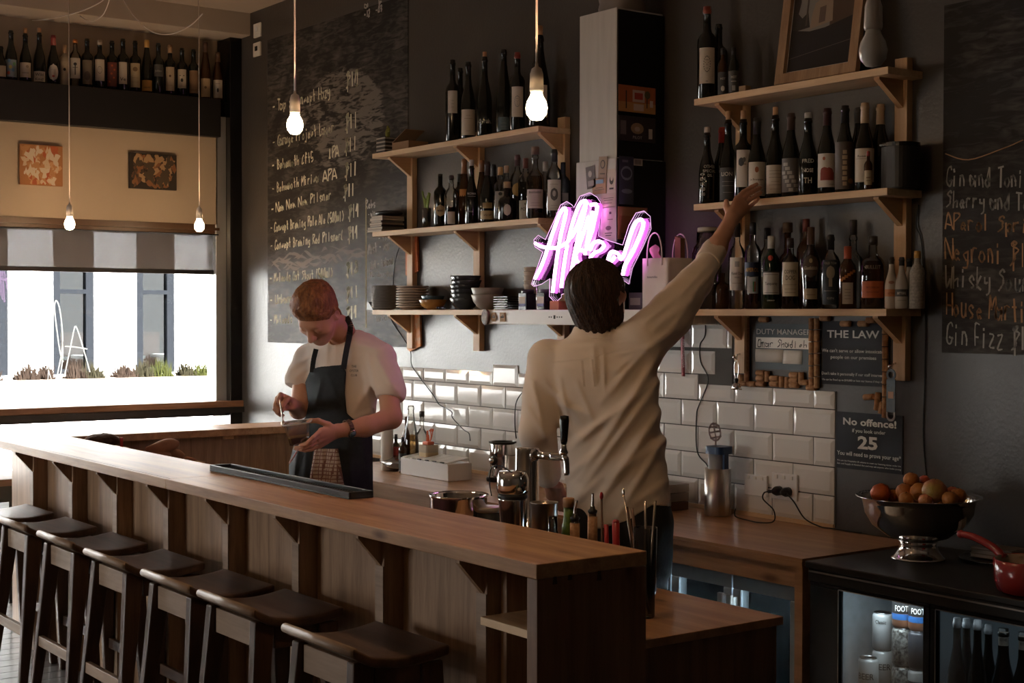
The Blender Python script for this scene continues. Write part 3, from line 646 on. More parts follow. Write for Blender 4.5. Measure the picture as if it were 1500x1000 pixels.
# corks round the signs, each one a thing of its own
M_cork = mat('cork', (.42, .235, .115), .85, col2=(.30, .15, .07), noise_scale=90, bump=.3, bump_scale=120)
CK = MB().lathe((0, 0, 0), [(.0108, -.0215), (.0118, -.0205), (.0118, .0205), (.0108, .0215)], 10)
ckm = mesh_from('wine_cork', CK, (0, 0, 0), M_cork)
ORD = ['first', 'second', 'third', 'fourth', 'fifth', 'sixth', 'seventh', 'eighth', 'ninth', 'tenth', 'eleventh', 'twelfth', 'thirteenth', 'fourteenth', 'fifteenth', 'sixteenth']
def corks(lst, label, group, how='from the top'):
    for i_, (px, py, ang) in enumerate(lst):
        p = W0(px, py); o = bpy.data.objects.new('wine_cork', ckm); C.objects.link(o); o.location = (p[0], -.0125, p[2])
        o.rotation_euler = (0, math.radians(ang), 0); tag(o, '%s cork %s %s' % (ORD[i_], how, label), 'cork', group)
V = lambda x, y0, y1, n, dx=0: [(x+dx*i/(n-1), y0+(y1-y0)*i/(n-1), random.uniform(-3, 3)) for i in range(n)]
corks(V(1089, 470, 556, 6), 'in the outer column left of the duty manager sign', 'corks left of the duty manager sign')
corks(V(1097, 473, 552, 6), 'in the inner column left of the duty manager sign', 'corks left of the duty manager sign')
corks(V(1192, 474, 562, 6), 'in the left column between the two upper signs', 'corks between the two signs')
corks(V(1200, 474, 560, 6), 'in the right column between the two upper signs', 'corks between the two signs')
corks(V(1300, 480, 590, 7), 'in the column right of THE LAW sign', 'corks right of the law sign')
corks([(1093, 561, 86), (1104, 562, 92), (1118, 546, 90), (1118, 554, 90), (1118, 562, 90), (1127.5, 551, 0), (1138, 554, 90), (1138, 562, 90), (1148.5, 559, 0), (1156.5, 560, 0), (1167, 549, 90), (1167, 557, 90), (1167, 564, 90), (1177, 553, 0), (1182, 560, 90), (1192, 567.5, 90)],
      'in the row under the duty manager sign, columns read downwards', 'corks under the duty manager sign', 'from the left')
corks([(1122, 468, 90), (1212, 466, 90), (1242, 474, 90), (1268, 474, 90), (1280, 469, 90)], 'lying along the wall under the lowest right shelf', 'corks under the lowest shelf', 'from the left')
corks([(1276, 581, 84), (1289, 583, 8), (1288.5, 592, 12), (1295, 597, 14), (1300, 603, 8)], 'in the broken corner above the No offence sign', 'corks above the age sign', 'from the left')

# cards and prints on the flue
def flue_card(px0, py0, px1, py1, col, name, label, side='front', extra=None, tilt=0):
    if side == 'front':
        a = P(px0, py0, Y=-.277); b = P(px1, py1, Y=-.277); c = (a+b)/2; w2, h2 = (b[0]-a[0])/2, (a[2]-b[2])/2; ux, uz = np.array((1, 0, 0.)), np.array((0, 0, 1.)); n = np.array((0, -1, 0.))
    else:
        a = P(px0, py0, X=-4.763); b = P(px1, py1, X=-4.763); c = (a+b)/2; w2, h2 = abs(b[1]-a[1])/2, (a[2]-b[2])/2; ux, uz = np.array((0, 1, 0.)), np.array((0, 0, 1.)); n = np.array((1, 0, 0.))
    ca, sa = math.cos(tilt), math.sin(tilt); ux, uz = ux*ca+uz*sa, uz*ca-ux*sa
    t = thing(name, label, 'card', c); obj('sheet', MB().obox(c, ux, uz, n, 2*w2, 2*h2, .0012), mat('card_%s' % '_'.join(str(int(q*100)) for q in col), col, .6), t)
    for i, (kind, u0, v0, u1, v1, cc) in enumerate(extra or []):
        q = c+ux*w2*(u0+u1)/2+uz*h2*(v0+v1)/2+n*(.0008+.0002*i); mb = MB()
        if kind == 'r': mb.obox(q, ux, uz, n, w2*abs(u1-u0), h2*abs(v1-v0), .0004)
        elif kind == 'o':
            mb.add([q+ux*w2*abs(u1-u0)/2*math.cos(k*.4488)+uz*h2*abs(v1-v0)/2*math.sin(k*.4488)+n*.0003 for k in range(14)], [tuple(range(14))])
        else: text_on(mb, kind, q, ux, uz, h2*abs(v1-v0), w2*abs(u1-u0))
        obj('printed_area', mb, mat('ink_%s' % '_'.join(str(int(q_*100)) for q_ in cc), cc, .6), t)
    return t
K_ = (.03, .025, .02)
flue_card(877, 230, 889, 261, (.33, .24, .17), 'brown_card', 'narrow brown card with a round stamp, the top one on the flue front', extra=[('o', -.6, -.1, .6, .7, K_), ('o', -.4, 0, .4, .6, (.33, .24, .17)), ('r', -.6, -.6, .6, -.5, K_)], tilt=-.06)
flue_card(859, 244, 872, 275, (.10, .085, .08), 'photo_card', 'dark photo card tilted on the flue front, the leftmost one', extra=[('o', -.5, .0, .3, .6, (.45, .40, .36)), ('r', -.7, -.8, .6, -.3, (.28, .25, .23))], tilt=.12)
flue_card(868, 262, 888, 283, (.36, .21, .12), 'brown_card', 'wide brown card with a blue strip below the stamped card', extra=[('r', -.5, .3, .6, .8, (.16, .28, .40)), ('r', -.7, -.5, .7, -.42, K_), ('r', -.5, -.25, .5, -.18, K_)])
flue_card(890, 248, 902, 282, (.58, .50, .43), 'pale_card', 'pale card with a small black figure at the right edge of the flue front', extra=[('o', -.5, -.3, .5, .4, K_), ('o', -.25, .0, .35, .5, (.58, .50, .43)), ('r', -.5, -.7, .5, -.55, K_)])
flue_card(881, 284, 902, 303, (.52, .46, .36), 'cream_card', 'cream card with faint lines of text below the black figure card', extra=[('r', -.7, .3, .7, .36, K_), ('r', -.6, 0, .6, .06, K_), ('r', -.7, -.4, .5, -.34, K_)])
flue_card(881, 304, 902, 326, (.60, .50, .50), 'pink_card', 'plain pink card with a small mark, above the flower card', extra=[('r', .1, .1, .4, .4, K_), ('r', -.1, -.6, .6, -.5, (.2, .15, .15))])
flue_card(881, 328, 902, 349, (.60, .50, .50), 'pink_card', 'pink card with a little flower drawing, the lowest on the flue front', extra=[('o', -.4, .1, .4, .7, (.15, .10, .12)), ('r', -.5, -.3, .5, -.2, K_), ('r', -.4, -.6, .4, -.5, K_)])
flue_card(906, 123, 960, 168, (.40, .12, .04), 'beer_label_poster', 'orange and red beer label with palm trees and a barcode, on the black flue side', 'side',
  [('r', -1, -1, 1, -.25, (.50, .27, .09)), ('r', -.62, -.75, -.56, .6, K_), ('r', -.25, -.2, .4, .7, (.55, .45, .38)), ('r', -.15, 0, .3, .5, (.42, .06, .04)), ('r', -.2, -.85, .35, -.35, (.60, .50, .42)), ('r', .68, -.5, .85, .0, (.6, .55, .5)), ('r', .5, -.6, .55, .3, K_), ('o', .38, .1, .7, .7, (.10, .10, .04))])
flue_card(906, 168, 960, 210, (.035, .03, .03), 'beer_label_poster', 'black beer label with a small badge and barcode, under the orange one', 'side',
  [('o', -.35, -.4, .35, .5, (.33, .24, .13)), ('o', -.15, -.2, .15, .2, (.5, .42, .3)), ('r', .62, -.7, .82, .1, (.55, .52, .48)), ('r', -.9, -.5, -.6, .6, (.16, .14, .13)), ('PILOT', -.25, -.95, .25, -.62, (.55, .52, .48))])
flue_card(907, 228, 928, 300, (.05, .06, .075), 'dark_postcard', 'dark blue postcard with pale arcs on the black flue side', 'side', [('o', -.8, .0, .8, .6, (.25, .30, .33)), ('o', -.65, .1, .65, .5, (.05, .06, .075)), ('o', -.7, -.55, .8, -.35, (.22, .27, .30)), ('r', -.6, .75, .2, .85, (.2, .2, .22))])
flue_card(928, 232, 941, 243, (.50, .46, .42), 'barcode_sticker', 'small pale barcode sticker beside the dark blue postcard', 'side', [('r', -.7+.3*i, -.7, -.58+.3*i, .7, K_) for i in range(5)])
pc = W0(959, 272)
t = thing('portrait_postcard', 'pink postcard with a dark painted head hung on the wall right of the flue', 'card', (pc[0], 0, pc[2]))
a, b = W0(944, 245), W0(974, 300)
obj('sheet', MB().box(a[0], b[0], -.002, 0, b[2], a[2]), mat('dusty_pink', (.36, .22, .19), .6), t)
mb = MB(); cx, cz = (a[0]+b[0])/2, (a[2]+b[2])/2; hw, hh = (b[0]-a[0])/2, (a[2]-b[2])/2
def disc(mb, cx, cz, rx, rz, y, n=16): mb.add([(cx+rx*math.cos(2*PI*k/n), y, cz+rz*math.sin(2*PI*k/n)) for k in range(n)], [tuple(range(n))])
disc(mb, cx, cz+hh*.25, hw*.5, hh*.5, -.0025); mb.box(cx-hw*.2, cx+hw*.25, -.0027, -.0022, cz-hh*.6, cz); disc(mb, cx, cz-hh*.75, hw*.6, hh*.22, -.0025)
obj('painted_head', mb, mat('portrait_dark', (.06, .035, .03), .6), t)
mb = MB(); disc(mb, cx+hw*.2, cz+hh*.15, hw*.12, hh*.2, -.003); obj('painted_highlight', mb, mat('portrait_glint', (.42, .26, .18), .6), t)
flue_card(905, 302, 948, 352, (.34, .13, .06), 'patterned_print', 'orange dotted print with a red scene low on the black flue side', 'side', [('r', -.9, .45, .9, .95, (.42, .22, .10)), ('o', -.4, -.7, .8, .3, (.24, .05, .05)), ('r', -.8, -.9, .0, -.6, (.20, .09, .05))])
# paintings by the window
def art(c0, c1, label, cols, seed):
    X_ = -8.975; a = P(*c0, X=X_); b = P(*c1, X=X_); t = thing('painting', label, 'painting', (X_, (a[1]+b[1])/2, b[2]))
    obj('canvas', MB().box(-8.9995, X_, a[1], b[1], b[2], a[2], b=.002), mat('canvas_edge_%d' % seed, cols[0], .8), t)
    rn = random.Random(seed); W_, H_ = b[1]-a[1], a[2]-b[2]
    for k, c in enumerate(cols[1:]):
        mb = MB()
        for i in range(12):
            cy, cz = a[1]+W_*rn.uniform(.1, .9), b[2]+H_*rn.uniform(.1, .9); r_ = W_*rn.uniform(.03, .11); ph = rn.uniform(0, 6)
            pts = []
            for q in range(12):
                an = 2*PI*q/12; rr = r_*(1+.45*math.sin(3*an+ph)+.25*math.sin(5*an)); y_ = min(max(cy+rr*math.cos(an), a[1]+.003), b[1]-.003); z_ = min(max(cz+rr*1.3*math.sin(an), b[2]+.003), a[2]-.003)
                pts.append((X_+.0006+.0004*k+.00003*i, y_, z_))
            mb.add(pts, [tuple(range(12))])
        obj('paint_layer', mb, mat('art_%d_%d' % (seed, k), c, .6), t)
art((29, 210), (92, 273), 'orange and cream abstract canvas on the cream wall, the one further from the corner', [(.34, .15, .06), (.48, .26, .12), (.36, .09, .03), (.50, .38, .26), (.40, .20, .08), (.52, .44, .34)], 3)
art((190, 223), (259, 279), 'dark brown abstract canvas with amber swirls on the cream wall, nearer the corner', [(.028, .020, .014), (.10, .045, .02), (.05, .03, .018), (.20, .085, .03), (.33, .21, .11), (.06, .04, .022)], 8)
# ------------------------------------------------------------------ bottles
def prof_bordeaux(r, h): return [(r*.9, 0), (r, .006), (r, h*.60), (r*.97, h*.645), (r*.80, h*.685), (r*.50, h*.72), (r*.40, h*.76), (r*.37, h*.93), (r*.42, h*.935), (r*.42, h*.965), (r*.37, h*.97), (r*.36, h)]
def prof_burg(r, h): return [(r*.9, 0), (r, .006), (r, h*.40), (r*.97, h*.47), (r*.86, h*.55), (r*.68, h*.63), (r*.50, h*.71), (r*.41, h*.78), (r*.37, h*.93), (r*.43, h*.935), (r*.43, h*.965), (r*.37, h*.97), (r*.36, h)]
def prof_flute(r, h): return [(r*.9, 0), (r, .006), (r, h*.38), (r*.93, h*.5), (r*.74, h*.62), (r*.54, h*.74), (r*.42, h*.84), (r*.38, h*.93), (r*.43, h*.935), (r*.43, h*.965), (r*.36, h)]
def prof_round(r, h): return [(r*.9, 0), (r, .005), (r, h*.58), (r*.95, h*.64), (r*.78, h*.70), (r*.48, h*.745), (r*.36, h*.78), (r*.34, h*.92), (r*.40, h*.925), (r*.40, h*.95), (r*.33, h)]
def prof_spirit(r, h): return [(r*.9, 0), (r, .005), (r, h*.62), (r*.97, h*.67), (r*.75, h*.72), (r*.42, h*.76), (r*.36, h*.80), (r*.36, h*.95), (r*.36, h)]
def prof_squat(r, h): return [(r*.85, 0), (r, .01), (r*1.0, h*.50), (r*.97, h*.60), (r*.80, h*.68), (r*.45, h*.73), (r*.36, h*.77), (r*.36, h)]
def prof_bulge(r, h): return [(r*.8, 0), (r*.88, .006), (r*.80, h*.12), (r*.86, h*.3), (r, h*.5), (r*.98, h*.58), (r*.74, h*.68), (r*.42, h*.74), (r*.36, h*.80), (r*.36, h)]
def prof_jar(r, h): return [(r*.9, 0), (r, .006), (r, h*.72), (r*.9, h*.80), (r*.72, h*.84), (r*.72, h)]
def prof_straight(r, h): return [(r*.9, 0), (r, .003), (r, h*.62), (r*.85, h*.70), (r*.45, h*.78), (r*.40, h*.82), (r*.40, h)]
PR = dict(bordeaux=prof_bordeaux, burg=prof_burg, flute=prof_flute, round=prof_round, spirit=prof_spirit, squat=prof_squat, bulge=prof_bulge, jar=prof_jar, straight=prof_straight)
G_dark = mat('dark_bottle_glass', (.010, .011, .009), .10, spec=.6)
G_brown = mat('brown_bottle_glass', (.045, .018, .007), .10, spec=.6)
G_green = mat('green_bottle_glass', (.008, .022, .012), .08, spec=.6)
G_navy = mat('navy_bottle_glass', (.012, .016, .028), .12)
LIQ = {}
def liquid(c):
    k = 'liquid_%d_%d_%d' % tuple(int(q*100) for q in c)
    c2 = tuple(min(1, q**.45) for q in c); m = clear(k, c2, 0, .05, .5, 1.1)
    return m
def rad_at(prof, z):
    for (r0, z0), (r1, z1) in zip(prof, prof[1:]):
        if z0 <= z <= z1 and z1 > z0: return r0+(r1-r0)*(z-z0)/(z1-z0)
    return prof[-1][0]
def bottle(px, ytop, row, zs, label, r=.037, kind='burg', glass=None, cap=None, lab=None, marks=(), fill=None, group=None, name='wine_bottle', X=None, cat='bottle', closure=None, flat=1, htot=None, capo=None):
    """row = depth row in front of the wall (Y) or X plane; the height follows from the surveyed top"""
    q = P(px, ytop, Y=row) if X is None else P(px, ytop, X=X)
    h = (q[2]-zs) if htot is None else htot
    c = np.array((q[0], q[1], zs)); glass = glass or G_dark
    topx = .0
    if closure: topx = closure[1]
    hb = h-topx; pf = PR[kind](r, hb)
    t = thing(name, label, cat, c, group)
    ang = facing(c)
    body = obj('glass_body', MB().lathe(c, [(a, b+.0005) for a, b in pf], 18), glass, t)
    if fill:
        fz = fill[0]*hb; ip = [(max(a-.0035, .002), b) for a, b in pf if b < fz]; ip = [(ip[0][0], .004)]+ip[1:]+[(max(rad_at(pf, fz)-.0035, .002), fz)]
        obj('liquid', MB().lathe(c, ip, 16), liquid(fill[1]), t)
    if cap:                                   # foil or screw cap over the neck: from, colour
        z0 = cap[0]*hb; zz = [z0]+[b for a, b in pf if b > z0]; m_ = MB().lathe(c, [(rad_at(pf, z)+.0009, z) for z in zz]+[(rad_at(pf, hb)*.8, hb+.0015)], 16)
        obj('capsule', m_, mat('capsule_%d_%d_%d' % tuple(int(v*100) for v in cap[1]), cap[1], .38), t)
    if closure:                               # (radius, height, colour, kind)
        rc, hc, cc = closure[:3]
        obj('cork' if len(closure) < 4 else closure[3], MB().lathe(c, [(rc, hb-.006 if len(closure) < 4 else hb-.001), (rc, h-.002), (rc*.9, h)], 14), mat('stopper_%d_%d_%d' % tuple(int(v*100) for v in cc), cc, .6 if len(closure) < 5 else .15, metal=0), t)
    if lab:                                   # bands (z0, z1, half angle, colour, oval?)
        for b_ in lab:
            m_ = MB(); z0, z1 = b_[0]*hb, b_[1]*hb; wrap_patch(m_, c, rad_at(pf, (z0+z1)/2) if not b_[4:] or b_[4] != 'n' else rad_at(pf, z0), ang, b_[2], c[2]+z0, c[2]+z1, eps=.0005+.0003*lab.index(b_), oval=len(b_) > 4 and b_[4] == 'o')
            L_ = obj('label', m_, mat('paper_%d_%d_%d' % tuple(int(v*100) for v in b_[3]), b_[3], .55), t, fix=False)
            for p_ in L_.data.polygons: pass
    if marks:                                 # (text, z, size, width, colour)
        groups_ = {}
        for mk in marks: groups_.setdefault(mk[4] if len(mk) > 4 else (.03, .03, .03), []).append(mk)
        for col, ms in groups_.items():
            mb = MB()
            for mk in ms:
                z = c[2]+mk[1]*hb; rr = rad_at(pf, mk[1]*hb)+.0012
                if mk[0] == '#bar': wrap_patch(mb, c, rr, ang+(mk[5] if len(mk) > 5 else 0), mk[3]/r/2, z, z+mk[2], eps=.0004)
                elif mk[0] == '#dot': wrap_patch(mb, c, rr, ang+(mk[5] if len(mk) > 5 else 0), mk[3]/r/2, z, z+mk[2], eps=.0005, oval=True)
                elif mk[0] == '#face':
                    for (u, v, w_, h_) in ((0, .5, .012, .0015), (-.006, .2, .004, .0015), (.006, .2, .004, .0015), (0, -.1, .0015, .006), (0, -.45, .007, .0015)):
                        wrap_patch(mb, c, rr, ang+u/r, w_/r/2, z+v*mk[2], z+v*mk[2]+h_)
                    for s_ in range(18):
                        a_ = 2*PI*s_/18; wrap_patch(mb, c, rr, ang+.013*math.cos(a_)/r, .0015/r, z+mk[2]*.9*math.sin(a_), z+mk[2]*.9*math.sin(a_)+.004, n=1)
                else: wrap_text(mb, mk[0], c, rr, ang+(mk[5] if len(mk) > 5 else 0), z, mk[2], mk[3], .01)
            obj('label_print', mb, mat('print_%d_%d_%d' % tuple(int(v*100) for v in col), col, .6), t, fix=False)
    return t
WH, CR_, K = (.58, .54, .48), (.50, .43, .32), (.03, .03, .03)
CORK = (.40, .22, .11)
g1 = 'wine bottles on the right middle shelf'
F, B_ = -.125, -.055
S1, S2, S3 = SZ
# right middle shelf
bottle(1036, 186, F, S2, 'dark bottle with white scrawled writing and a glass stopper, first on the right middle shelf', r=.034, closure=(.013, .022, (.55, .53, .5), 'glass_stopper'), marks=[('OTHER', .50, .018, .05, WH, .35), ('SPECIAL', .44, .016, .06, WH, .35), ('DS.', .38, .016, .02, WH, .35)]+[(s_, .40-.07*i, .018, .022, WH, -.55) for i, s_ in enumerate(('o', 'EN', 'UK', 'ILLED', 'BOO'))], group=g1)
bottle(1058, 187, B_, S2, 'bottle with a red capsule mostly hidden at the left of the right middle shelf', cap=(.80, (.30, .03, .02)), group=g1)
bottle(1067, 163, F, S2, 'dark bottle with a raised cork and a black label ending ION', r=.036, closure=(.0105, .035, (.48, .28, .15)), lab=[(.03, .42, 1.1, (.035, .035, .038))], marks=[('LION', .32, .022, .045, WH, -.15), ('#bar', .25, .0015, .05, (.25, .25, .25)), ('#bar', .20, .0015, .05, (.25, .25, .25)), ('#bar', .12, .0015, .04, (.25, .25, .25))], group=g1)
bottle(1089, 162, -.135, S2, 'square shouldered bottle with a cork and a tall white label with a dark splash', kind='bordeaux', closure=(.0105, .035, (.48, .28, .15)), lab=[(.17, .62, .75, (.62, .58, .55))], marks=[('#dot', .42, .035, .022, (.06, .07, .09), -.2), ('#dot', .47, .02, .012, (.12, .13, .14), .1), ('#bar', .44, .004, .03, (.3, .25, .15), -.1)], group=g1)
bottle(1109, 173, F, S2, 'bottle with a white label and a small red shield, beside the hand', lab=[(.05, .46, 1.0, WH)], cap=(.80, (.03, .03, .03)), marks=[('#dot', .33, .024, .014, (.30, .10, .04)), ('Le Bourgogne', .24, .010, .055, K), ('#bar', .18, .001, .04, K), ('#bar', .12, .001, .05, K)], group=g1)
bottle(1136, 157, F, S2, 'bottle with a cork and a cream label of fine text lines', closure=(.0105, .032, (.50, .30, .16)), lab=[(.06, .40, 1.1, (.50, .44, .38))], marks=[('#bar', .33, .001, .05, K), ('#bar', .29, .001, .045, K), ('#bar', .25, .001, .05, K), ('#bar', .20, .001, .03, K), ('#bar', .16, .001, .05, K), ('#bar', .11, .001, .04, K)], group=g1)
bottle(1159, 166, F, S2, 'bottle with a grey and white diagonal striped label', cap=(.80, (.08, .05, .04)), lab=[(.06, .46, 1.1, (.14, .13, .13))], marks=[('#bar', .07+.05*i, .012, .018, (.42, .40, .38), .75-.22*i) for i in range(7)]+[('#bar', .07+.05*i, .012, .016, (.42, .40, .38), .0-.2*i) for i in range(5)], group=g1)
bottle(1184, 165, F, S2, 'dark bottle with white hand lettering and a glass stopper in the middle of the row', closure=(.014, .02, (.5, .5, .48), 'glass_stopper'), marks=[('FRED', .42, .02, .045, WH), ('NOSE', .30, .02, .04, WH), ('TH', .16, .03, .03, WH)], group=g1)
bottle(1212, 159, F, S2, 'bottle with a white label showing red mountains', cap=(.80, (.05, .02, .02)), lab=[(.08, .47, 1.1, (.60, .55, .50))], marks=[('#bar', .16, .03, .05, (.28, .05, .04)), ('#dot', .22, .03, .03, (.28, .05, .04), -.25), ('#dot', .20, .035, .03, (.28, .05, .04), .2), ('#dot', .39, .014, .010, (.35, .10, .05), -.3), ('#bar', .11, .001, .02, K, .5)], group=g1)
bottle(1238, 155, F, S2, 'bottle with a dark brown label showing a stacked stone tower', cap=(.80, (.02, .02, .02)), lab=[(.04, .58, 1.2, (.07, .05, .04))], marks=[('#bar', .08+.06*i, .014, .014+.004*(i % 2), (.35, .26, .17)) for i in range(7)]+[('#dot', .10, .02, .02, (.30, .14, .05), .6)], group=g1)
bottle(1258, 158, B_, S2, 'plain dark bottle hidden behind the beige capped ones', cap=(.82, (.08, .08, .08)), group=g1)
bottle(1267, 151, F, S2, 'tall bottle with a long beige capsule and white label behind the miniature', cap=(.77, (.50, .38, .27)), lab=[(.10, .48, 1.1, (.55, .49, .41))], marks=[('#bar', .36, .001, .04, K, -.3), ('Rose', .38, .012, .03, K, -.3)], group=g1)
bottle(1290, 153, B_, S2, 'bottle with a long beige capsule standing against the wall by the speaker', cap=(.77, (.50, .38, .27)), group=g1)
bottle(1272, 222, -.178, S2, 'miniature whisky bottle with a red cap and cream label at the shelf edge', r=.0145, kind='spirit', glass=G_brown, cap=(.88, (.35, .04, .03)), lab=[(.12, .50, 1.2, (.45, .38, .26))], name='miniature_bottle', marks=[('#bar', .30, .003, .014, (.15, .08, .04)), ('#bar', .22, .002, .014, (.15, .08, .04))])
# speaker
p = P(1319, 273, Y=-.10)
t = thing('speaker', 'black rounded smart speaker at the right end of the middle shelf', 'speaker', (p[0], p[1], S2))
def rr_prism(cx, cy, hx, hy, z0, z1, rad, n=6):
    poly = []
    for (sx, sy, a0) in ((1, 1, 0), (-1, 1, 90), (-1, -1, 180), (1, -1, 270)):
        for k in range(n+1):
            a = math.radians(a0+90*k/n); poly.append((cx+sx*(hx-rad)+rad*math.cos(a), cy+sy*(hy-rad)+rad*math.sin(a), z0))
    return MB().prism(poly, (0, 0, z1-z0))
obj('cabinet', rr_prism(p[0], p[1], .062, .062, S2+.004, S2+.148, .05), mat('speaker_grille', (.028, .026, .025), .5, .3), t)
obj('top_cap', rr_prism(p[0], p[1], .063, .063, S2+.149, S2+.164, .05), mat('speaker_top', (.012, .012, .012), .25), t)
obj('foot', rr_prism(p[0], p[1], .055, .055, S2, S2+.004, .045), M_black, t)
mb = MB(); text_on(mb, 'SONOS', (p[0]-.028, p[1]-.0632, S2+.153), (1, 0, 0), (0, 0, 1), .009, .028, .01); obj('lettering', mb, mat('dull_print', (.35, .34, .33), .6), t)
# right top shelf
bottle(1036, 10, -.12, S3, 'big wine bottle with red wax and a drawn face on its white label', r=.040, kind='bordeaux', cap=(.92, (.25, .06, .04)), lab=[(.17, .55, .85, (.55, .50, .43))], marks=[('#face', .37, .035, 0, K), ('#bar', .19, .002, .01, K)])
bottle(1053, 36, B_, S3, 'plain dark bottle standing behind the big drawn-face bottle', kind='bordeaux')
bottle(1059, 71, -.145, S3, 'small sauce bottle with an orange neck beside the drawn-face bottle', r=.020, kind='straight', glass=G_brown, cap=(.87, (.02, .02, .02)), lab=[(.04, .5, 1.3, (.05, .05, .05))], marks=[('#dot', .1, .022, .014, WH), ('HOT', .34, .012, .02, WH)], name='sauce_bottle')
bottle(1075, 70, -.145, S3, 'small dark sauce bottle with a black cap left of the picture frame', r=.0205, kind='straight', cap=(.85, (.02, .02, .02)), lab=[(.04, .5, 1.3, (.06, .06, .06))], marks=[('HOT', .34, .014, .022, WH), ('#bar', .08, .02, .012, (.3, .3, .3)), ('#bar', .27, .002, .02, WH)], name='sauce_bottle')
# framed picture leaning on the wall
bLp, bRp = P(1137, 121, Y=-.15), P(1256, 102, Y=-.15); zb = S3+.001
lean = .15; hP = .50
t = thing('framed_picture', 'wood framed photograph of a small chapel under trees, leaning on the top right shelf', 'picture', ((bLp[0]+bRp[0])/2, -.14, zb))
cxp = (bLp[0]+bRp[0])/2; wP = bRp[0]-bLp[0]
uyp = np.array((0, math.sin(lean), math.cos(lean))); uxp = np.array((1., 0, 0)); npn = np.cross(uxp, uyp); o0 = np.array((cxp, -.140, zb+.004))
def PF(u, v, d=0): return o0+uxp*u+uyp*v+npn*d
def pbox(u0, u1, v0, v1, d0, d1):
    return MB().prism([PF(u0, v0, d0), PF(u1, v0, d0), PF(u1, v1, d0), PF(u0, v1, d0)], npn*(d1-d0))
fw = .040; hw = wP/2
for a in ((-hw, hw, 0, fw), (-hw, hw, hP-fw, hP), (-hw, -hw+fw, fw, hP-fw), (hw-fw, hw, fw, hP-fw)): obj('frame_rail', pbox(*a, 0, .022), wood('frame_wood', (.22, .12, .06), (.38, .235, .13), 'z', .5), t)
obj('picture_mount', pbox(-hw+fw, hw-fw, fw, hP-fw, .003, .006), mat('mount_white', (.5, .47, .42), .7), t)
ia, ib, ja, jb = -hw+fw+.006, hw-fw-.006, fw+.007, hP-fw-.006; IW, JH = ib-ia, jb-ja
def art_poly(pts, d, col, nm='print_area'):
    m_ = MB(); m_.add([PF(ia+IW*u, ja+JH*v, d) for u, v in pts], [tuple(range(len(pts)))]); obj(nm, m_, mat('photo_%d_%d_%d' % tuple(int(q*100) for q in col), col, .35), t)
art_poly([(0, 0), (1, 0), (1, 1), (0, 1)], .0064, (.20, .19, .17))
art_poly([(0, 0), (1, 0), (1, .44), (.55, .37), (.3, .36), (0, .40)], .0070, (.014, .011, .010))
art_poly([(0, .38), (.0, .85), (.08, .8), (.12, .66), (.09, .55), (.16, .5), (.25, .55), (.3, .4)], .0068, (.025, .02, .016))
art_poly([(.62, .38), (1, .42), (1, 1), (.66, 1), (.55, .88), (.60, .75), (.52, .68), (.60, .58)], .0068, (.075, .048, .03))
art_poly([(.30, .38), (.66, .42), (.64, .62), (.52, .68), (.36, .62), (.32, .52)], .0073, (.27, .20, .14))
art_poly([(.44, .42), (.54, .43), (.54, .58), (.44, .57)], .0076, (.12, .08, .06))
art_poly([(.22, .42), (.25, .42), (.26, 1), (.23, 1)], .0075, (.06, .045, .035))
art_poly([(.0, .12), (1, .21), (1, .216), (0, .126)], .0075, (.10, .08, .07))
# right lowest shelf
g3 = 'spirit bottles on the right lowest shelf'
G_clear = M_glass
t = bottle(1036, 333, -.11, S1, 'ribbed clear glass jar with a silver lid behind the raised sleeve', r=.062, kind='jar', glass=M_glass, closure=(.040, .018, (.55, .52, .48), 'lid'), name='glass_jar', cat='jar')
bottle(1057, 400, -.08, S1, 'short dark bottle half hidden behind the raised arm', r=.04, kind='squat', glass=G_brown, group=g3, name='spirit_bottle')
bottle(1080, 327, F, S1, 'tall clear vodka bottle with a black cap and long white label', r=.034, kind='round', glass=G_clear, cap=(.84, (.03, .025, .02)), lab=[(.22, .60, .95, (.60, .56, .50))], marks=[('#bar', .49, .022, .018, (.3, .3, .3)), ('Ketel One', .40, .016, .045, K), ('VODKA', .36, .008, .02, K), ('#bar', .30, .001, .04, K)], fill=(.2, (.75, .75, .75)), group=g3, name='spirit_bottle')
bottle(1103, 326, F, S1, 'tall clear bottle with a navy band reading APEROL', r=.033, kind='spirit', glass=G_clear, cap=(.86, (.02, .02, .02)), lab=[(.38, .54, 1.2, (.02, .03, .06)), (.18, .37, .7, (.5, .5, .48))], marks=[('APEROL', .43, .022, .055, (.55, .28, .05), -.1), ('#bar', .2, .04, .006, (.45, .08, .03), .25), ('#bar', .2, .04, .006, (.1, .25, .1), .1)], fill=(.36, (.20, .06, .02)), group=g3, name='spirit_bottle')
bottle(1124, 334, B_, S1, 'dark capped clear bottle standing behind the green gin bottle', r=.034, kind='spirit', glass=G_clear, cap=(.86, (.03, .03, .03)), group=g3, name='spirit_bottle')
bottle(1130, 346, F, S1, 'dark green gin bottle with a silver cap, red seal and white label', r=.034, kind='straight', glass=G_green, cap=(.83, (.50, .48, .44)), lab=[(.20, .50, 1.1, (.55, .55, .52)), (.50, .52, 1.1, (.02, .02, .02))], marks=[('Tanqueray', .33, .017, .05, K), ('#dot', .66, .022, .02, (.42, .05, .03), -.1), ('LONDON DRY', .11, .007, .03, WH), ('#bar', .22, .0015, .055, K), ('#bar', .47, .0015, .055, K)], group=g3, name='spirit_bottle')
bottle(1154, 326, B_, S1, 'round bottle with a big brown cap at the back of the row', r=.038, kind='squat', glass=G_brown, closure=(.019, .038, (.10, .06, .035), 'cap'), lab=[(.2, .5, 1, (.35, .18, .05))], group=g3, name='spirit_bottle')
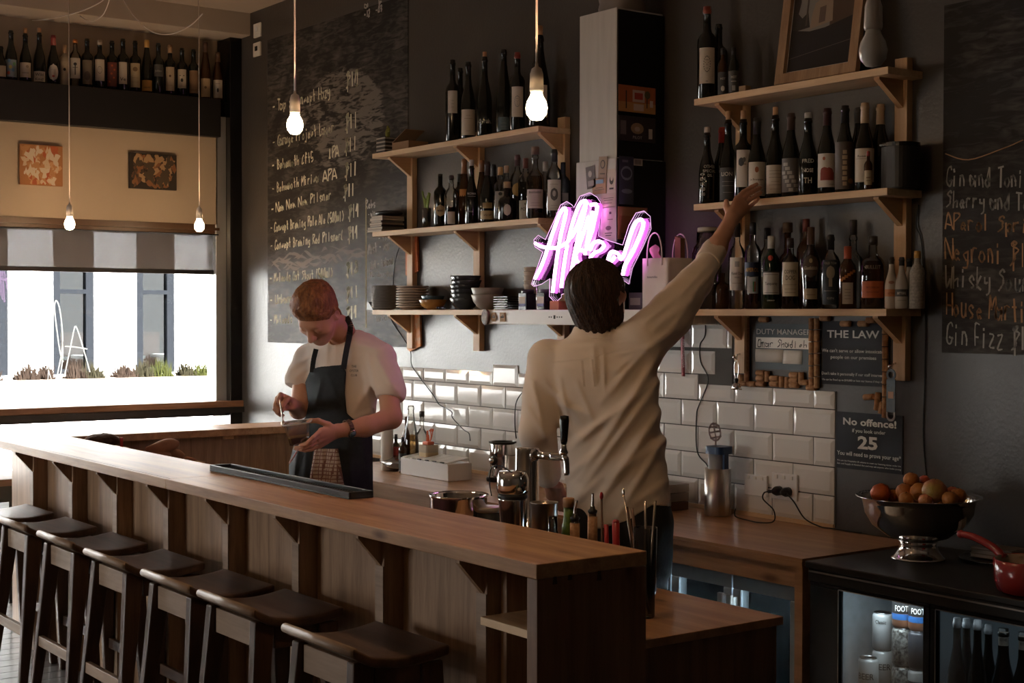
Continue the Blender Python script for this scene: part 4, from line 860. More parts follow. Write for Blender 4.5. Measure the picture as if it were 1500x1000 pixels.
bottle(1158, 349, F, S1, 'slim necked whisky bottle with a cream COPPER DOG label', r=.035, kind='spirit', glass=M_glass, cap=(.86, (.035, .02, .015)), lab=[(.18, .66, .98, (.52, .45, .33))], marks=[('COPPER', .50, .020, .05, (.10, .08, .06)), ('DOG', .41, .024, .036, (.10, .08, .06)), ('#bar', .34, .001, .05, K), ('#bar', .28, .001, .045, K), ('#bar', .23, .001, .04, K)], fill=(.6, (.35, .13, .03)), group=g3, name='spirit_bottle')
bottle(1181, 321, B_, S1, 'red brown capped bottle behind the round malt bottle', r=.036, kind='spirit', glass=G_brown, cap=(.86, (.13, .03, .02)), group=g3, name='spirit_bottle')
bottle(1188, 333, F, S1, 'bulging malt whisky bottle with a dark round label in the middle of the row', r=.038, kind='bulge', glass=G_clear, cap=(.79, (.10, .055, .035)), lab=[(.38, .66, .85, (.07, .045, .03), 'o'), (.12, .25, .85, (.42, .34, .22))], marks=[('Glenfiddich', .48, .018, .05, (.55, .48, .35)), ('#dot', .56, .018, .012, (.45, .35, .2)), ('#bar', .17, .002, .04, (.2, .12, .06))], fill=(.34, (.24, .09, .03)), group=g3, name='spirit_bottle')
bottle(1217, 344, F, S1, 'clear gin bottle with a navy label showing a pale bird figure', r=.036, kind='round', glass=G_clear, cap=(.80, (.02, .02, .02)), lab=[(.06, .66, .9, (.03, .045, .065))], marks=[('OLD TOM', .60, .012, .045, (.35, .38, .38)), ('#dot', .40, .05, .03, (.35, .33, .28)), ('#bar', .30, .03, .012, (.35, .33, .28)), ('#bar', .24, .0015, .05, (.35, .38, .38)), ('GIN', .13, .012, .025, (.35, .38, .38))], group=g3, name='spirit_bottle')
bottle(1250, 322, B_, S1, 'tall clear bottle with a black and silver stopper behind the orange liqueur', r=.040, kind='round', glass=G_clear, closure=(.014, .055, (.04, .035, .03), 'stopper'), group=g3, name='spirit_bottle')
bottle(1242, 361, F, S1, 'square amber liqueur bottle with a red cap and a slanted orange ribbon label', r=.033, kind='straight', glass=G_brown, cap=(.80, (.35, .07, .03)), lab=[(.08, .42, .6, (.50, .46, .42))], marks=[('#bar', .44+.028*i, .010, .012, (.42, .15, .03), -.7+.28*i) for i in range(6)]+[('#bar', .16+.05*i, .001, .02, K) for i in range(4)], group=g3, name='spirit_bottle')
bottle(1279, 346, F, S1, 'wide flask shaped bourbon bottle with an orange label', r=.044, kind='squat', glass=G_clear, cap=(.88, (.03, .025, .02)), lab=[(.15, .38, 1.0, (.42, .10, .03))], marks=[('BULLEIT', .55, .018, .055, (.25, .2, .15)), ('BOURBON', .28, .010, .045, (.15, .04, .02)), ('FRONTIER WHISKEY', .22, .007, .045, (.15, .04, .02))], fill=(.66, (.40, .10, .02)), group=g3, name='spirit_bottle')
bottle(1306, 377, -.14, S1, 'paper wrapped bitters bottle with an orange band, next to the bourbon', r=.023, kind='burg', glass=mat('wrapping_paper', (.46, .40, .33), .9), cap=(.87, (.05, .04, .03)), lab=[(.24, .38, 1.3, (.45, .18, .07))], marks=[('BITTERS', .28, .010, .025, (.2, .05, .02)), ('#dot', .48, .012, .02, (.3, .15, .1))], group=g3, name='bitters_bottle')
bottle(1321, 377, -.13, S1, 'paper wrapped bitters bottle with a dark label, second from the bourbon', r=.023, kind='burg', glass=mat('wrapping_paper_grey', (.38, .35, .31), .9), cap=(.84, (.03, .03, .03)), lab=[(.24, .38, 1.3, (.05, .05, .05))], marks=[('BITTERS', .28, .012, .03, WH), ('#bar', .16, .001, .03, K)], group=g3, name='bitters_bottle')
bottle(1332, 379, -.06, S1, 'paper wrapped bitters bottle mostly hidden behind the other two', r=.023, kind='burg', glass=mat('wrapping_paper_grey', (.38, .35, .31), .9), cap=(.84, (.03, .03, .03)), group=g3, name='bitters_bottle')
bottle(1344, 368, -.11, S1, 'bitters bottle with a yellow cap and oversized printed wrapper at the shelf end', r=.027, kind='straight', glass=mat('newsprint_wrapper', (.36, .33, .29), .9, col2=(.24, .22, .20), noise_scale=140), cap=(.88, (.50, .27, .06)), marks=[('#bar', .08+.06*i, .001, .045, (.15, .14, .13)) for i in range(8)], group=g3, name='bitters_bottle')
# left top shelf
g4 = 'bottles on the left top shelf'
bottle(663, 88, F, S3, 'square shouldered bottle with a small white label, first on the left top shelf', kind='bordeaux', lab=[(.35, .62, .7, (.60, .56, .50))], marks=[('#bar', .50, .001, .015, K), ('#bar', .46, .001, .015, K), ('#bar', .42, .001, .015, K)], group=g4)
bottle(674, 100, B_, S3, 'plain dark bottle behind the first two on the left top shelf', kind='bordeaux', group=g4)
bottle(686, 91, -.14, S3, 'sloping bottle with a wide cream label, second on the left top shelf', lab=[(.05, .38, 1.1, (.52, .46, .38))], marks=[('#bar', .30, .001, .02, K), ('#bar', .26, .001, .04, K), ('#bar', .1, .001, .02, K)], group=g4)
bottle(710, 76, F, S3, 'dark bottle with a cork and white lettering rah.', closure=(.0105, .025, (.50, .27, .13)), marks=[('Syrah.', .17, .030, .065, (.62, .58, .52), .1)], group=g4)
bottle(738, 73, -.11, S3, 'tall dark bottle with a small blue label low down', kind='flute', lab=[(.05, .20, .75, (.10, .15, .19))], marks=[('#bar', .13, .001, .03, (.3, .35, .38)), ('#bar', .09, .001, .03, (.3, .35, .38))], group=g4)
bottle(758, 77, F, S3, 'square shouldered bottle with red wax and a bearded face drawn on its label', kind='bordeaux', cap=(.92, (.22, .03, .02)), lab=[(.18, .56, .8, (.56, .52, .46))], marks=[('#face', .37, .028, 0, (.12, .15, .22))], group=g4)
bottle(790, 38, -.10, S3, 'magnum with a fat cork standing behind the lit bulb', r=.052, kind='flute', closure=(.017, .045, (.42, .25, .12)), lab=[(.12, .46, .8, (.50, .44, .32))], marks=[('#dot', .30, .05, .035, (.45, .27, .06), -.1)], group=g4, name='magnum_bottle')
# left middle shelf
g5 = 'spirit bottles on the left middle shelf'
bottle(645, 255, F, S2, 'black bottle with a cream hexagonal label, first on the left middle shelf', r=.034, kind='spirit', lab=[(.20, .42, .7, (.48, .38, .24), 'o')], marks=[('MARK', .29, .014, .03, K)], group=g5, name='spirit_bottle')
bottle(661, 257, -.14, S2, 'round shouldered clear bottle with a small white label and dark liquor', r=.036, kind='round', glass=G_clear, cap=(.90, (.04, .03, .03)), lab=[(.04, .28, .55, (.58, .53, .47))], fill=(.38, (.08, .02, .01)), group=g5, name='spirit_bottle')
bottle(673, 255, B_, S2, 'black capped bottle behind the round shouldered one', r=.034, kind='spirit', cap=(.85, (.03, .03, .03)), group=g5, name='spirit_bottle')
bottle(680, 233, -.06, S2, 'tall bottle with an amber neck foil and orange label', r=.034, kind='flute', glass=G_brown, cap=(.78, (.22, .09, .04)), lab=[(.42, .55, .8, (.50, .20, .05))], group=g5, name='spirit_bottle')
bottle(691, 234, -.15, S2, 'tall dark bottle with white lettering and a clear stopper', r=.033, kind='burg', closure=(.012, .03, (.38, .36, .35), 'stopper'), marks=[('ROMA', .50, .015, .045, (.35, .34, .33)), ('#bar', .47, .001, .04, (.35, .34, .33)), ('SAMBUCA', .2, .010, .04, (.35, .34, .33), -.4)], group=g5, name='spirit_bottle')
bottle(706, 235, B_, S2, 'bottle with an amber cap standing against the wall by the upright', r=.032, kind='flute', glass=G_brown, cap=(.82, (.25, .10, .04)), group=g5, name='spirit_bottle')
bottle(714, 237, -.13, S2, 'black cognac bottle with a gold ringed cap and a cream VSOP label', r=.036, kind='burg', cap=(.78, (.04, .03, .03)), lab=[(.06, .20, 1.2, (.46, .35, .19)), (.24, .33, .7, (.25, .18, .08))], marks=[('VSOP', .11, .016, .04, K)], group=g5, name='spirit_bottle')
bottle(723, 241, B_, S2, 'slim black capped bottle behind the cognac', r=.032, kind='flute', cap=(.8, (.03, .03, .03)), group=g5, name='spirit_bottle')
bottle(733, 245, -.11, S2, 'clear bottle with a gold cap and a silver pointed label', r=.034, kind='spirit', glass=G_clear, cap=(.86, (.45, .27, .12)), lab=[(.26, .56, .8, (.30, .27, .25))], marks=[('#dot', .48, .018, .018, K)], group=g5, name='spirit_bottle')
bottle(742, 243, B_, S2, 'clear bottle with a cork coloured cap at the back', r=.033, kind='spirit', glass=G_clear, cap=(.88, (.42, .30, .20)), lab=[(.3, .5, .8, (.40, .26, .12))], group=g5, name='spirit_bottle')
bottle(743, 266, -.155, S2, 'squat black gin bottle with a cream oval label', r=.044, kind='squat', glass=mat('black_ceramic', (.008, .008, .008), .15), closure=(.018, .03, (.30, .20, .10), 'stopper'), lab=[(.15, .50, .42, (.46, .43, .36), 'o')], group=g5, name='spirit_bottle')
bottle(758, 227, B_, S2, 'tall clear bottle with a purple brown cap and a gold arch label', r=.038, kind='round', glass=G_clear, cap=(.84, (.10, .05, .06)), lab=[(.38, .58, .7, (.42, .26, .08), 'o')], group=g5, name='spirit_bottle')
bottle(770, 232, -.10, S2, 'dark bottle with a red brown cap and a grey PORT label', r=.036, kind='spirit', glass=G_clear, cap=(.84, (.14, .045, .035)), lab=[(.02, .32, 1.0, (.45, .43, .38))], marks=[('PORT', .16, .020, .05, K), ('E', .25, .012, .010, K)], fill=(.62, (.02, .008, .006)), group=g5, name='spirit_bottle')
bottle(784, 215, -.14, S2, 'tall amber whisky bottle with a lilac tinted label ending laddich', r=.043, kind='round', glass=G_clear, closure=(.020, .035, (.13, .08, .06), 'stopper'), lab=[(.16, .45, 1.0, (.50, .44, .42))], marks=[('Bruichladdich', .39, .016, .062, K), ('#bar', .20, .001, .05, K), ('#bar', .24, .001, .04, K)], fill=(.66, (.50, .20, .04)), group=g5, name='spirit_bottle')
bottle(799, 237, B_, S2, 'clear bottle with a pale cap between the amber whisky and the crest labelled gin', r=.034, kind='spirit', glass=G_clear, cap=(.84, (.40, .36, .33)), fill=(.5, (.35, .13, .03)), group=g5, name='spirit_bottle')
bottle(812, 219, -.13, S2, 'clear bottle with a black cap and a white label with an engraved crest', r=.038, kind='round', glass=G_clear, cap=(.82, (.03, .03, .03)), lab=[(.10, .55, .9, (.50, .47, .43))], marks=[('#dot', .24, .06, .035, (.08, .08, .08)), ('#dot', .30, .03, .015, (.45, .42, .40)), ('#bar', .48, .001, .04, K), ('#bar', .13, .001, .04, K), ('#bar', .17, .001, .03, K)], group=g5, name='spirit_bottle')
bottle(825, 238, B_, S2, 'dark grey bottle against the wall at the right end of the left middle shelf', r=.033, kind='spirit', glass=G_navy, lab=[(.3, .45, .8, (.3, .28, .27))], group=g5, name='spirit_bottle')
# high ledge by the window
g6 = 'wine bottles on the black ledge above the window'
XB = -9.03; ZB = 3.105
RK = [(1, 68, 'burg', None, None, [(.10, .42, .9, CR_)], 'cream label cut by the picture edge'), (16, 45, 'burg', None, None, [(.08, .42, 1.0, (.20, .26, .30))], 'blue and red painted label'),
 (37, 41, 'burg', None, (.0115, .035), [(.10, .40, 1.0, (.48, .42, .34))], 'wide cream label and raised cork, third on the high ledge'), (57.5, 41, 'burg', None, (.0115, .03), [(.04, .24, 1.1, (.55, .50, .44))], 'low white label with bold black writing'),
 (78, 52, 'burg', (.80, (.22, .03, .03)), None, [(.08, .42, .85, (.55, .50, .45), 'o')], 'red capsule and a white oval label'), (94.5, 66, 'spirit', (.80, (.35, .22, .12)), None, [(.15, .6, .9, (.42, .36, .27))], 'pale frosted glass, short, behind the left cord'),
 (110, 58, 'round', (.93, (.50, .18, .05)), None, [(.18, .6, .9, (.46, .42, .36))], 'clear glass with a black stick figure label'), (127.5, 57, 'bordeaux', None, None, [(.08, .56, .85, (.16, .13, .10))], 'dark patterned full label'),
 (146, 59, 'bordeaux', (.90, (.42, .36, .30)), None, [(.17, .60, .85, (.50, .45, .38))], 'a woman drawn on its white label'), (164, 60, 'bordeaux', None, None, [(.08, .56, .85, (.14, .04, .03))], 'dark label with red flowers'),
 (180, 57, 'bordeaux', None, None, [(.14, .55, .75, (.50, .45, .38))], 'white label lettered Ve'), (198, 60, 'bordeaux', None, None, [(.10, .56, .9, (.40, .33, .22))], 'tall cream label with ornate crest'),
 (215, 59, 'flute', (.86, (.55, .33, .10)), None, [(.05, .25, 1.0, (.45, .24, .06))], 'yellow capsule and low orange label'), (232, 63.5, 'bordeaux', None, None, [(.35, .58, .85, (.07, .07, .07))], 'charcoal grey label'),
 (249, 66, 'bordeaux', (.84, (.30, .18, .10)), None, [(.10, .56, .8, (.45, .38, .29))], 'cream label with a small round emblem'), (266.5, 71, 'bordeaux', None, None, [(.18, .56, .8, (.50, .45, .38))], 'white label with a dark face print'),
 (283.5, 73, 'bordeaux', None, None, [(.10, .56, .8, (.24, .15, .09))], 'brown kraft label'), (301, 62, 'flute', (.82, (.10, .05, .03)), None, [(.04, .36, .9, (.42, .31, .19))], 'tall slim shape with a tan label'),
 (319, 77, 'flute', (.80, (.12, .07, .04)), None, [(.05, .42, .9, (.46, .42, .36))], 'brown glass and a low white label, last before the corner post')]
MK = {3: [('Wild', .15, .024, .05, K), ('Kind!', .06, .024, .05, K)], 6: [('#bar', .25, .07, .006, K), ('#dot', .44, .02, .02, K), ('#bar', .40, .003, .03, K)], 8: [('#face', .38, .024, 0, K)], 9: [('#dot', .15+.08*i, .014, .012, (.42, .10, .03), (-.4, .3, -.1, .4, 0)[i]) for i in range(5)],
 10: [('Ve', .20, .030, .035, K)], 1: [('#dot', .12+.06*i, .022, .018, [(.42, .07, .04), (.08, .20, .36), (.45, .35, .08), (.10, .25, .12), (.10, .22, .40)][i], (-.4, .3, -.1, .5, -.3)[i]) for i in range(5)],
 2: [('#dot', .29, .018, .018, (.25, .2, .15), .3), ('BODENHEIM', .18, .008, .04, K)], 4: [('#dot', .15, .014, .016, (.35, .05, .04)), ('#bar', .30, .001, .03, K)], 5: [('#dot', .36, .02, .016, K)], 11: [('#dot', .40, .03, .03, (.15, .10, .05)), ('#bar', .2, .001, .04, K), ('#bar', .28, .001, .04, K)],
 7: [('#dot', .15, .06, .035, (.08, .06, .05))], 12: [('LIEBLING', .10, .014, .045, K)], 13: [('Julien', .44, .018, .045, (.3, .3, .3))], 14: [('#dot', .36, .016, .014, (.1, .06, .04)), ('#bar', .2, .001, .03, K)], 15: [('#dot', .30, .025, .016, K), ('#dot', .42, .008, .008, K, -.3), ('#dot', .42, .008, .008, K, .3)],
 16: [('CELLA', .15, .014, .04, (.1, .06, .03))], 17: [('#dot', .18, .018, .016, (.15, .1, .05))], 18: [('#dot', .16, .03, .012, K), ('#bar', .34, .002, .03, K)]}
for i, (px, yt, kd, cp, ck, lb, ds) in enumerate(RK):
    gl = {5: mat('frosted_glass', (.35, .30, .22), .3), 6: M_glass, 18: G_brown, 17: G_brown}.get(i, G_dark)
    bottle(px, yt, None, ZB, 'wine bottle with '+ds if ' on the high' in ds or 'before' in ds else 'wine bottle with '+ds+' on the high ledge', X=XB, r=.037 if kd != 'spirit' else .03, kind=kd, cap=cp, closure=(ck[0], ck[1], CORK) if ck else None, lab=lb, glass=gl, group=g6, marks=MK.get(i, ()))
# ------------------------------------------------------------------ crockery and small things on the left shelves
M_grey = mat('grey_stoneware', (.33, .28, .235), .4, noise_amt=.2, noise_scale=12)
M_cr = mat('cream_stoneware', (.52, .42, .33), .42, noise_amt=.12, noise_scale=10)
M_slate = mat('dark_blue_glaze', (.045, .05, .055), .16, noise_amt=.4, noise_scale=9)
M_mus = mat('mustard_glaze', (.38, .19, .05), .25)
M_blu = mat('blue_glaze', (.05, .085, .11), .25)
def stack(px, n, zs, Y, prof, dz, m, name, label, group, rj=.0012, cat='plate'):
    p = P(px, 450, Y=Y); me = None
    for i in range(n):
        x, y = p[0]+random.uniform(-rj, rj), p[1]+random.uniform(-rj, rj)
        if me is None: me = mesh_from(name, MB().lathe((0, 0, 0), prof, 28), (0, 0, 0), m)
        o = bpy.data.objects.new(name, me); C.objects.link(o); o.location = (x, y, zs+.0005+dz*i)
        pos = ['bottom one', 'topmost'][i > 0] if i in (0, n-1) else ('no. %d' % (i+1))
        lb = label if 0 < i < n-1 else (label+(', topmost of its stack' if i else ', lowest of its stack'))
        if 0 < i < n-1:
            w_ = ['second', 'third', 'fourth', 'fifth', 'sixth', 'seventh', 'eighth', 'ninth']
            lb = label+', '+(w_[i-1]+' from the bottom' if i <= n//2 else w_[n-2-i]+' from the top')
        tag(o, lb, cat, group)
    return p
def plate_prof(r, h, t=.004): return [(r*.50, 0), (r*.55, .001), (r*.92, h-.003), (r, h), (r, h+t*.6), (r*.9, h+t*.3), (r*.55, t+.001), (0.0001, t+.001)]
def bowl_prof(r, h, t=.004): return [(r*.40, 0), (r*.44, .004), (r*.62, h*.18), (r*.86, h*.55), (r, h), (r*.985, h+.0015), (r-t, h), (r*.83, h*.58), (r*.58, h*.24), (0.0001, h*.2)]
stack(564, 17, S1, -.112, plate_prof(.076, .012, .003), .0075, M_blu if False else mat('dark_rim_plate', (.26, .25, .24), .3, col2=(.40, .36, .31), noise_scale=5), 'side_plate', 'dark rimmed side plate in the leftmost shelf stack', 'dark side plates in the leftmost stack')
stack(604, 9, S1, -.102, plate_prof(.088, .016, .006), .0135, M_cr, 'dinner_plate', 'thick cream plate stacked beside the dark side plates', 'cream plates stacked')
p = P(634, 450, Y=-.115)
b_ = tag(obj('mustard_bowl', MB().lathe((p[0], p[1], S1), bowl_prof(.074, .052), 28), M_mus, loc=(p[0], p[1], S1)), 'mustard glazed bowl with a blue bowl nested in it', 'bowl')
tag(obj('blue_bowl', MB().lathe((p[0], p[1], S1+.024), bowl_prof(.062, .047), 28), M_blu, loc=(p[0], p[1], S1+.024)), 'shallow blue bowl sitting inside the mustard bowl', 'bowl')
for i, n in enumerate(range(6)):
    p = P(682+(-1, 1, 0, -1, 1, 0)[i], 450, Y=-.10)
    tag(obj('dark_bowl', MB().lathe((p[0], p[1], S1+.0005+.0225*i), bowl_prof(.079, .058), 28), M_slate, loc=(p[0], p[1], S1)), 'dark glazed bowl stacked by the middle upright, '+('lowest', 'second from the bottom', 'third from the bottom', 'third from the top', 'second from the top', 'topmost')[i], 'bowl', 'dark bowls in one stack')
for i in range(2):
    p = P(714, 450, Y=-.105)
    tag(obj('cream_bowl', MB().lathe((p[0], p[1], S1+.0005+.034*i), bowl_prof(.082, .072), 28), M_grey, loc=(p[0], p[1], S1)), ['lower of two speckled cream bowls right of the dark bowl stack', 'upper of two speckled cream bowls right of the dark bowl stack'][i], 'bowl')
p = P(738, 450, Y=-.15)
tag(obj('paper_holder', MB().prism([(p[0]-.08, p[1], S1+.001), (p[0]+.01, p[1], S1+.001), (p[0]+.01, p[1], S1+.055), (p[0]-.04, p[1], S1+.055)], (0, .012, 0)), M_grey, loc=(p[0], p[1], S1)), 'grey slanted card holder in front of the cream bowls', 'holder')
for i in range(6):
    p = P(747, 450, Y=-.10); s_ = .058
    tag(solid('square_plate', MB().box(p[0]-s_, p[0]+s_, p[1]-s_, p[1]+s_, S1+.001+.0115*i, S1+.007+.0115*i, b=.002), M_blackgloss, '', 'plate', 'small square plates'), 'small square black plate beside the preserve jars, '+('lowest', 'second from the bottom', 'third from the bottom', 'third from the top', 'second from the top', 'topmost')[i], 'plate', 'small square plates')
# trinkets
p = P(647, 450, Y=-.165)
tk = MB()
for i in range(9): tk.ball((p[0]-.04+.01*i, p[1]+random.uniform(-.008, .008), S1+.008+random.uniform(0, .006)), .007, .006, .006, 8, 6)
solid('bead_bracelet', tk, mat('beads', (.05, .05, .07), .15, .3), 'small heap of dark shiny beads on the shelf edge before the dark bowls', 'beads')
p = P(546, 450, Y=-.13)
solid('bookend', MB().prism([(p[0]-.055, p[1]-.01, S1+.0005), (p[0]+.02, p[1]-.01, S1+.0005), (p[0]-.03, p[1]-.01, S1+.045), (p[0]-.045, p[1]-.01, S1+.045)], (0, .05, 0)), M_black, 'small black wedge at the left end of the lowest left shelf', 'bookend')
# on the hood
HZ = 1.7155
def on_hood(px, Y): return P(px, 450, Y=Y)
for i, px in enumerate((773, 800)):
    p = on_hood(px, -.27); c = (p[0], p[1], HZ); an = facing(c)
    t = thing('preserve_jar', ['dark glass preserve jar with a lilac and white label, the left one of two', 'dark glass preserve jar under the neon sign, the right one of two'][i], 'jar', c)
    obj('glass_body', rr_prism(c[0], c[1], .032, .032, HZ, HZ+.078, .008), mat('preserve_dark', (.012, .006, .012), .08), t)
    obj('lid', MB().lathe(c, [(.027, .078), (.030, .081), (.030, .094), (.027, .096)], 18), mat('jar_lid', (.03, .02, .035), .3), t)
    mb = MB().box(c[0]-.024, c[0]+.024, c[1]-.0328, c[1]-.0322, HZ+.030, HZ+.062); obj('label', mb, mat('label_cream', (.55, .47, .40), .6), t)
    mb = MB().box(c[0]-.024, c[0]+.024, c[1]-.0334, c[1]-.0329, HZ+.018, HZ+.031); obj('label_band', mb, mat('label_lilac', (.20, .22, .42), .6), t)
for i in range(5):
    p = on_hood(778, -.12)
    z = HZ+.086+.0195*i if False else HZ+.068+.0205*i
    tag(obj('paper_cup', MB().lathe((p[0], p[1], z), [(.026, 0), (.036, .052), (.038, .054), (.036, .056), (.034, .054), (.025, .004), (.0001, .004)], 22), mat('cup_paper', (.62, .54, .45), .6), loc=(p[0], p[1], z)), 'cream cup nested in the stack behind the neon sign, '+('lowest', 'second from the bottom', 'the middle one', 'second from the top', 'topmost')[i], 'cup', 'nested cream cups')
p = on_hood(778, -.12); solid('tin', MB().lathe((p[0], p[1], HZ), [(.045, 0), (.045, .066), (.043, .068)], 22), M_black, 'black tin standing behind the preserve jars under the stacked cups', 'tin')
p = on_hood(820, -.27); solid('small_box', MB().box(p[0]-.035, p[0]+.03, p[1]-.03, p[1]+.02, HZ, HZ+.042, b=.001), mat('terracotta_card', (.45, .14, .07), .7), 'small terracotta box on the hood left of the reaching man', 'box')
a, b = P(705, 460, Y=-.36), P(718, 476, Y=-.36)
t = thing('oval_magnet', 'oval wooden portrait magnet at the left tip of the white hood strip', 'magnet', (a[0]+.02, -.36, 1.68)); cx = (a[0]+b[0])/2
def odisc(cx, cz, rx, rz, y0, y1, n=20): return MB().prism([(cx+rx*math.cos(2*PI*k/n), y0, cz+rz*math.sin(2*PI*k/n)) for k in range(n)], (0, y1-y0, 0))
obj('rim', odisc(cx, 1.684, .027, .037, -.353, -.366), mat('magnet_wood', (.13, .075, .045), .5), t)
obj('portrait', odisc(cx, 1.684, .021, .030, -.3665, -.3675), mat('portrait_paint', (.33, .20, .13), .5, col2=(.10, .06, .04), noise_scale=60), t)
for i, px in enumerate((722, 735)):
    q = P(px, 467, Y=-.36); t = thing('coaster_magnet', ['small six sided brown coaster next to the oval portrait', 'square brown coaster with black strokes, right of the six sided one'][i], 'coaster', q)
    obj('card', MB().box(q[0]-.022, q[0]+.022, -.357, -.353, 1.664, 1.706, b=.0015) if i else odisc(q[0], 1.685, .024, .024, -.353, -.357, 6), mat('coaster_card', (.40, .27, .15), .8), t)
    obj('print', MB().box(q[0]-.012, q[0]+.014, -.3578, -.3572, 1.682, 1.688).box(q[0]-.006, q[0]+.010, -.3578, -.3572, 1.692, 1.695), M_ink, t)
# paper bag on the hood
a, b = P(941, 450, Y=-.24), P(978, 450, Y=-.24); x0, x1 = a[0], b[0]
M_paper = mat('white_paper_bag', (.86, .78, .72), .75, noise_amt=.08, noise_scale=5, bump=.2, bump_scale=18)
t = thing('paper_bag', 'white paper carrier bag with twisted handles standing right of the neon sign', 'bag', ((x0+x1)/2, -.18, HZ))
zt = P(941, 379, Y=-.24)[2]
bm_ = MB(); yb, yf = -.10, -.24
for (q0, q1) in (((x0, yf), (x1, yf)), ((x1, yf), (x1, yb)), ((x1, yb), (x0, yb)), ((x0, yb), (x0, yf))):
    dx, dy = q1[0]-q0[0], q1[1]-q0[1]; l = math.hypot(dx, dy); nx, ny = dy/l, -dx/l
    bm_.slab(lambda u, v, q0=q0, dx=dx, dy=dy, nx=nx, ny=ny: (q0[0]+dx*u+nx*.004*math.sin(9*u+4*v)*math.sin(PI*u), q0[1]+dy*u+ny*.004*math.sin(9*u+5*v)*math.sin(PI*u), HZ+.001+(zt-HZ)*v), 8, 8, (nx*-.001, ny*-.001, 0))
bm_.box(x0, x1, yf, yb, HZ, HZ+.002)
obj('bag_body', bm_, M_paper, t)
xm = (x0+x1)/2
for y in (yf-.003, yb): obj('handle', MB().tube(smooth_path([(xm-.045, y, zt-.03), (xm-.045, y, zt+.03), (xm-.03, y, zt+.085), (xm, y, zt+.105), (xm+.03, y, zt+.085), (xm+.045, y, zt+.03), (xm+.045, y, zt-.03)], 4), .0032, 6), M_paper, t)
mb = MB(); text_on(mb, 'Immortelles', (xm-.01, yf-.006, HZ+(zt-HZ)*.62), (1, 0, 0), (0, 0, 1), .014, .062, .004); obj('lettering', mb, M_ink, t)
solid('tissue_paper', MB().slab(lambda u, v: (x0+.01+.06*u+.01*math.sin(5*v), -.2+.015*math.sin(7*u+3*v), zt-.05+.11*v*(1-.6*abs(u-.5))), 8, 8, (0, .002, 0)), mat('pink_tissue', (.62, .33, .38), .8), 'crumpled pink tissue paper poking out of the white bag', 'paper')
solid('paper_roll', MB().prism([(x0+.085, -.13, HZ+.01), (x0+.115, -.13, HZ+.01), (x0+.112, -.13, zt+.085), (x0+.078, -.13, zt+.095)], (0, .025, 0)), mat('brown_packet', (.22, .12, .05), .7), 'folded brown paper packet standing in the white bag', 'packet')
def small_box(px0, px1, h, Y, col, label, rgb_print=None):
    a, b = on_hood(px0, Y), on_hood(px1, Y)
    t = thing('gift_box', label, 'box', ((a[0]+b[0])/2, Y, HZ)); obj('carton', MB().box(a[0], b[0], Y, Y+.06, HZ, HZ+h, b=.001), mat('carton_%d' % int(px0), col, .6), t)
    obj('label', MB().box(a[0]+.01, b[0]-.01, Y-.0008, Y-.0002, HZ+h*.3, HZ+h*.7), mat('carton_print_%d' % int(px0), rgb_print or (.5, .45, .4), .6), t)
small_box(921, 940, .075, -.22, (.10, .07, .12), 'small dark box with a pale label left of the paper bag', (.35, .28, .33))
small_box(917, 930, .15, -.13, (.16, .13, .17), 'taller grey box behind the small dark box on the hood')
# left mid shelf clutter
a, b = P(553, 330, Y=-.10), P(616, 330, Y=-.10)
M_book = [mat('book_dark', (.03, .028, .027), .5), mat('book_pale', (.45, .40, .34), .7), mat('book_grey', (.15, .14, .13), .6), mat('book_tan', (.30, .23, .17), .6)]
z = S2+.0005; pag = mat('page_edges', (.55, .48, .40), .9)
specs = [(0, .185, .012, 1, 'thin pale magazine at the bottom of the pile'), (.004, .19, .014, 2, 'grey covered notebook with a spiral edge'), (.03, .15, .010, 0, 'black notebook in the middle of the pile'), (.026, .16, .011, 3, 'tan notebook in the pile'), (.042, .13, .010, 2, 'small grey notebook near the top'), (.03, .16, .014, 1, 'pale book near the top, pushed left'), (.045, .14, .011, 1, 'pale paperback at the top under the black pouch')]
for i, (dx, w_, h_, mi_, lb) in enumerate(specs):
    x0 = a[0]+.01+dx; w_ *= .85
    t = thing('notebook', lb, 'book', (x0+w_/2, -.10, z), None)
    obj('cover', MB().box(x0, x0+w_, -.175, -.035, z, z+.0015).box(x0, x0+w_, -.175, -.035, z+h_-.0015, z+h_).box(x0+w_-.002, x0+w_, -.175, -.035, z, z+h_), M_book[mi_], t)
    obj('pages', MB().box(x0+.002, x0+w_-.003, -.172, -.038, z+.0016, z+h_-.0016), pag, t)
    z += h_+.0008
solid('soft_pouch', MB().lathe((a[0]+.12, -.10, z), [(.02, 0), (.06, .004), (.078, .014), (.07, .024), (.03, .030), (.001, .031)], 20), M_black, 'flat black pouch lying on top of the notebook pile', 'pouch')
solid('file_box', MB().box(a[0]-.005, a[0]+.075, -.034, -.012, S2, S2+.125, b=.002), mat('file_box_black', (.03, .027, .025), .5), 'black file box standing behind the notebook pile', 'box')
p = P(625, 300, Y=-.14); c = (p[0], p[1], S2)
t = thing('stalk_glass', 'tall drinking glass holding trimmed green stalks', 'glass', c)
obj('glass', MB().lathe(c, [(.021, 0), (.024, .105), (.0225, .105), (.0195, .006), (.0001, .006)], 20), clear('cloudy_glass', (.72, .70, .66), .5, .2), t)
M_stalk = mat('green_stalk', (.22, .30, .07), .5)
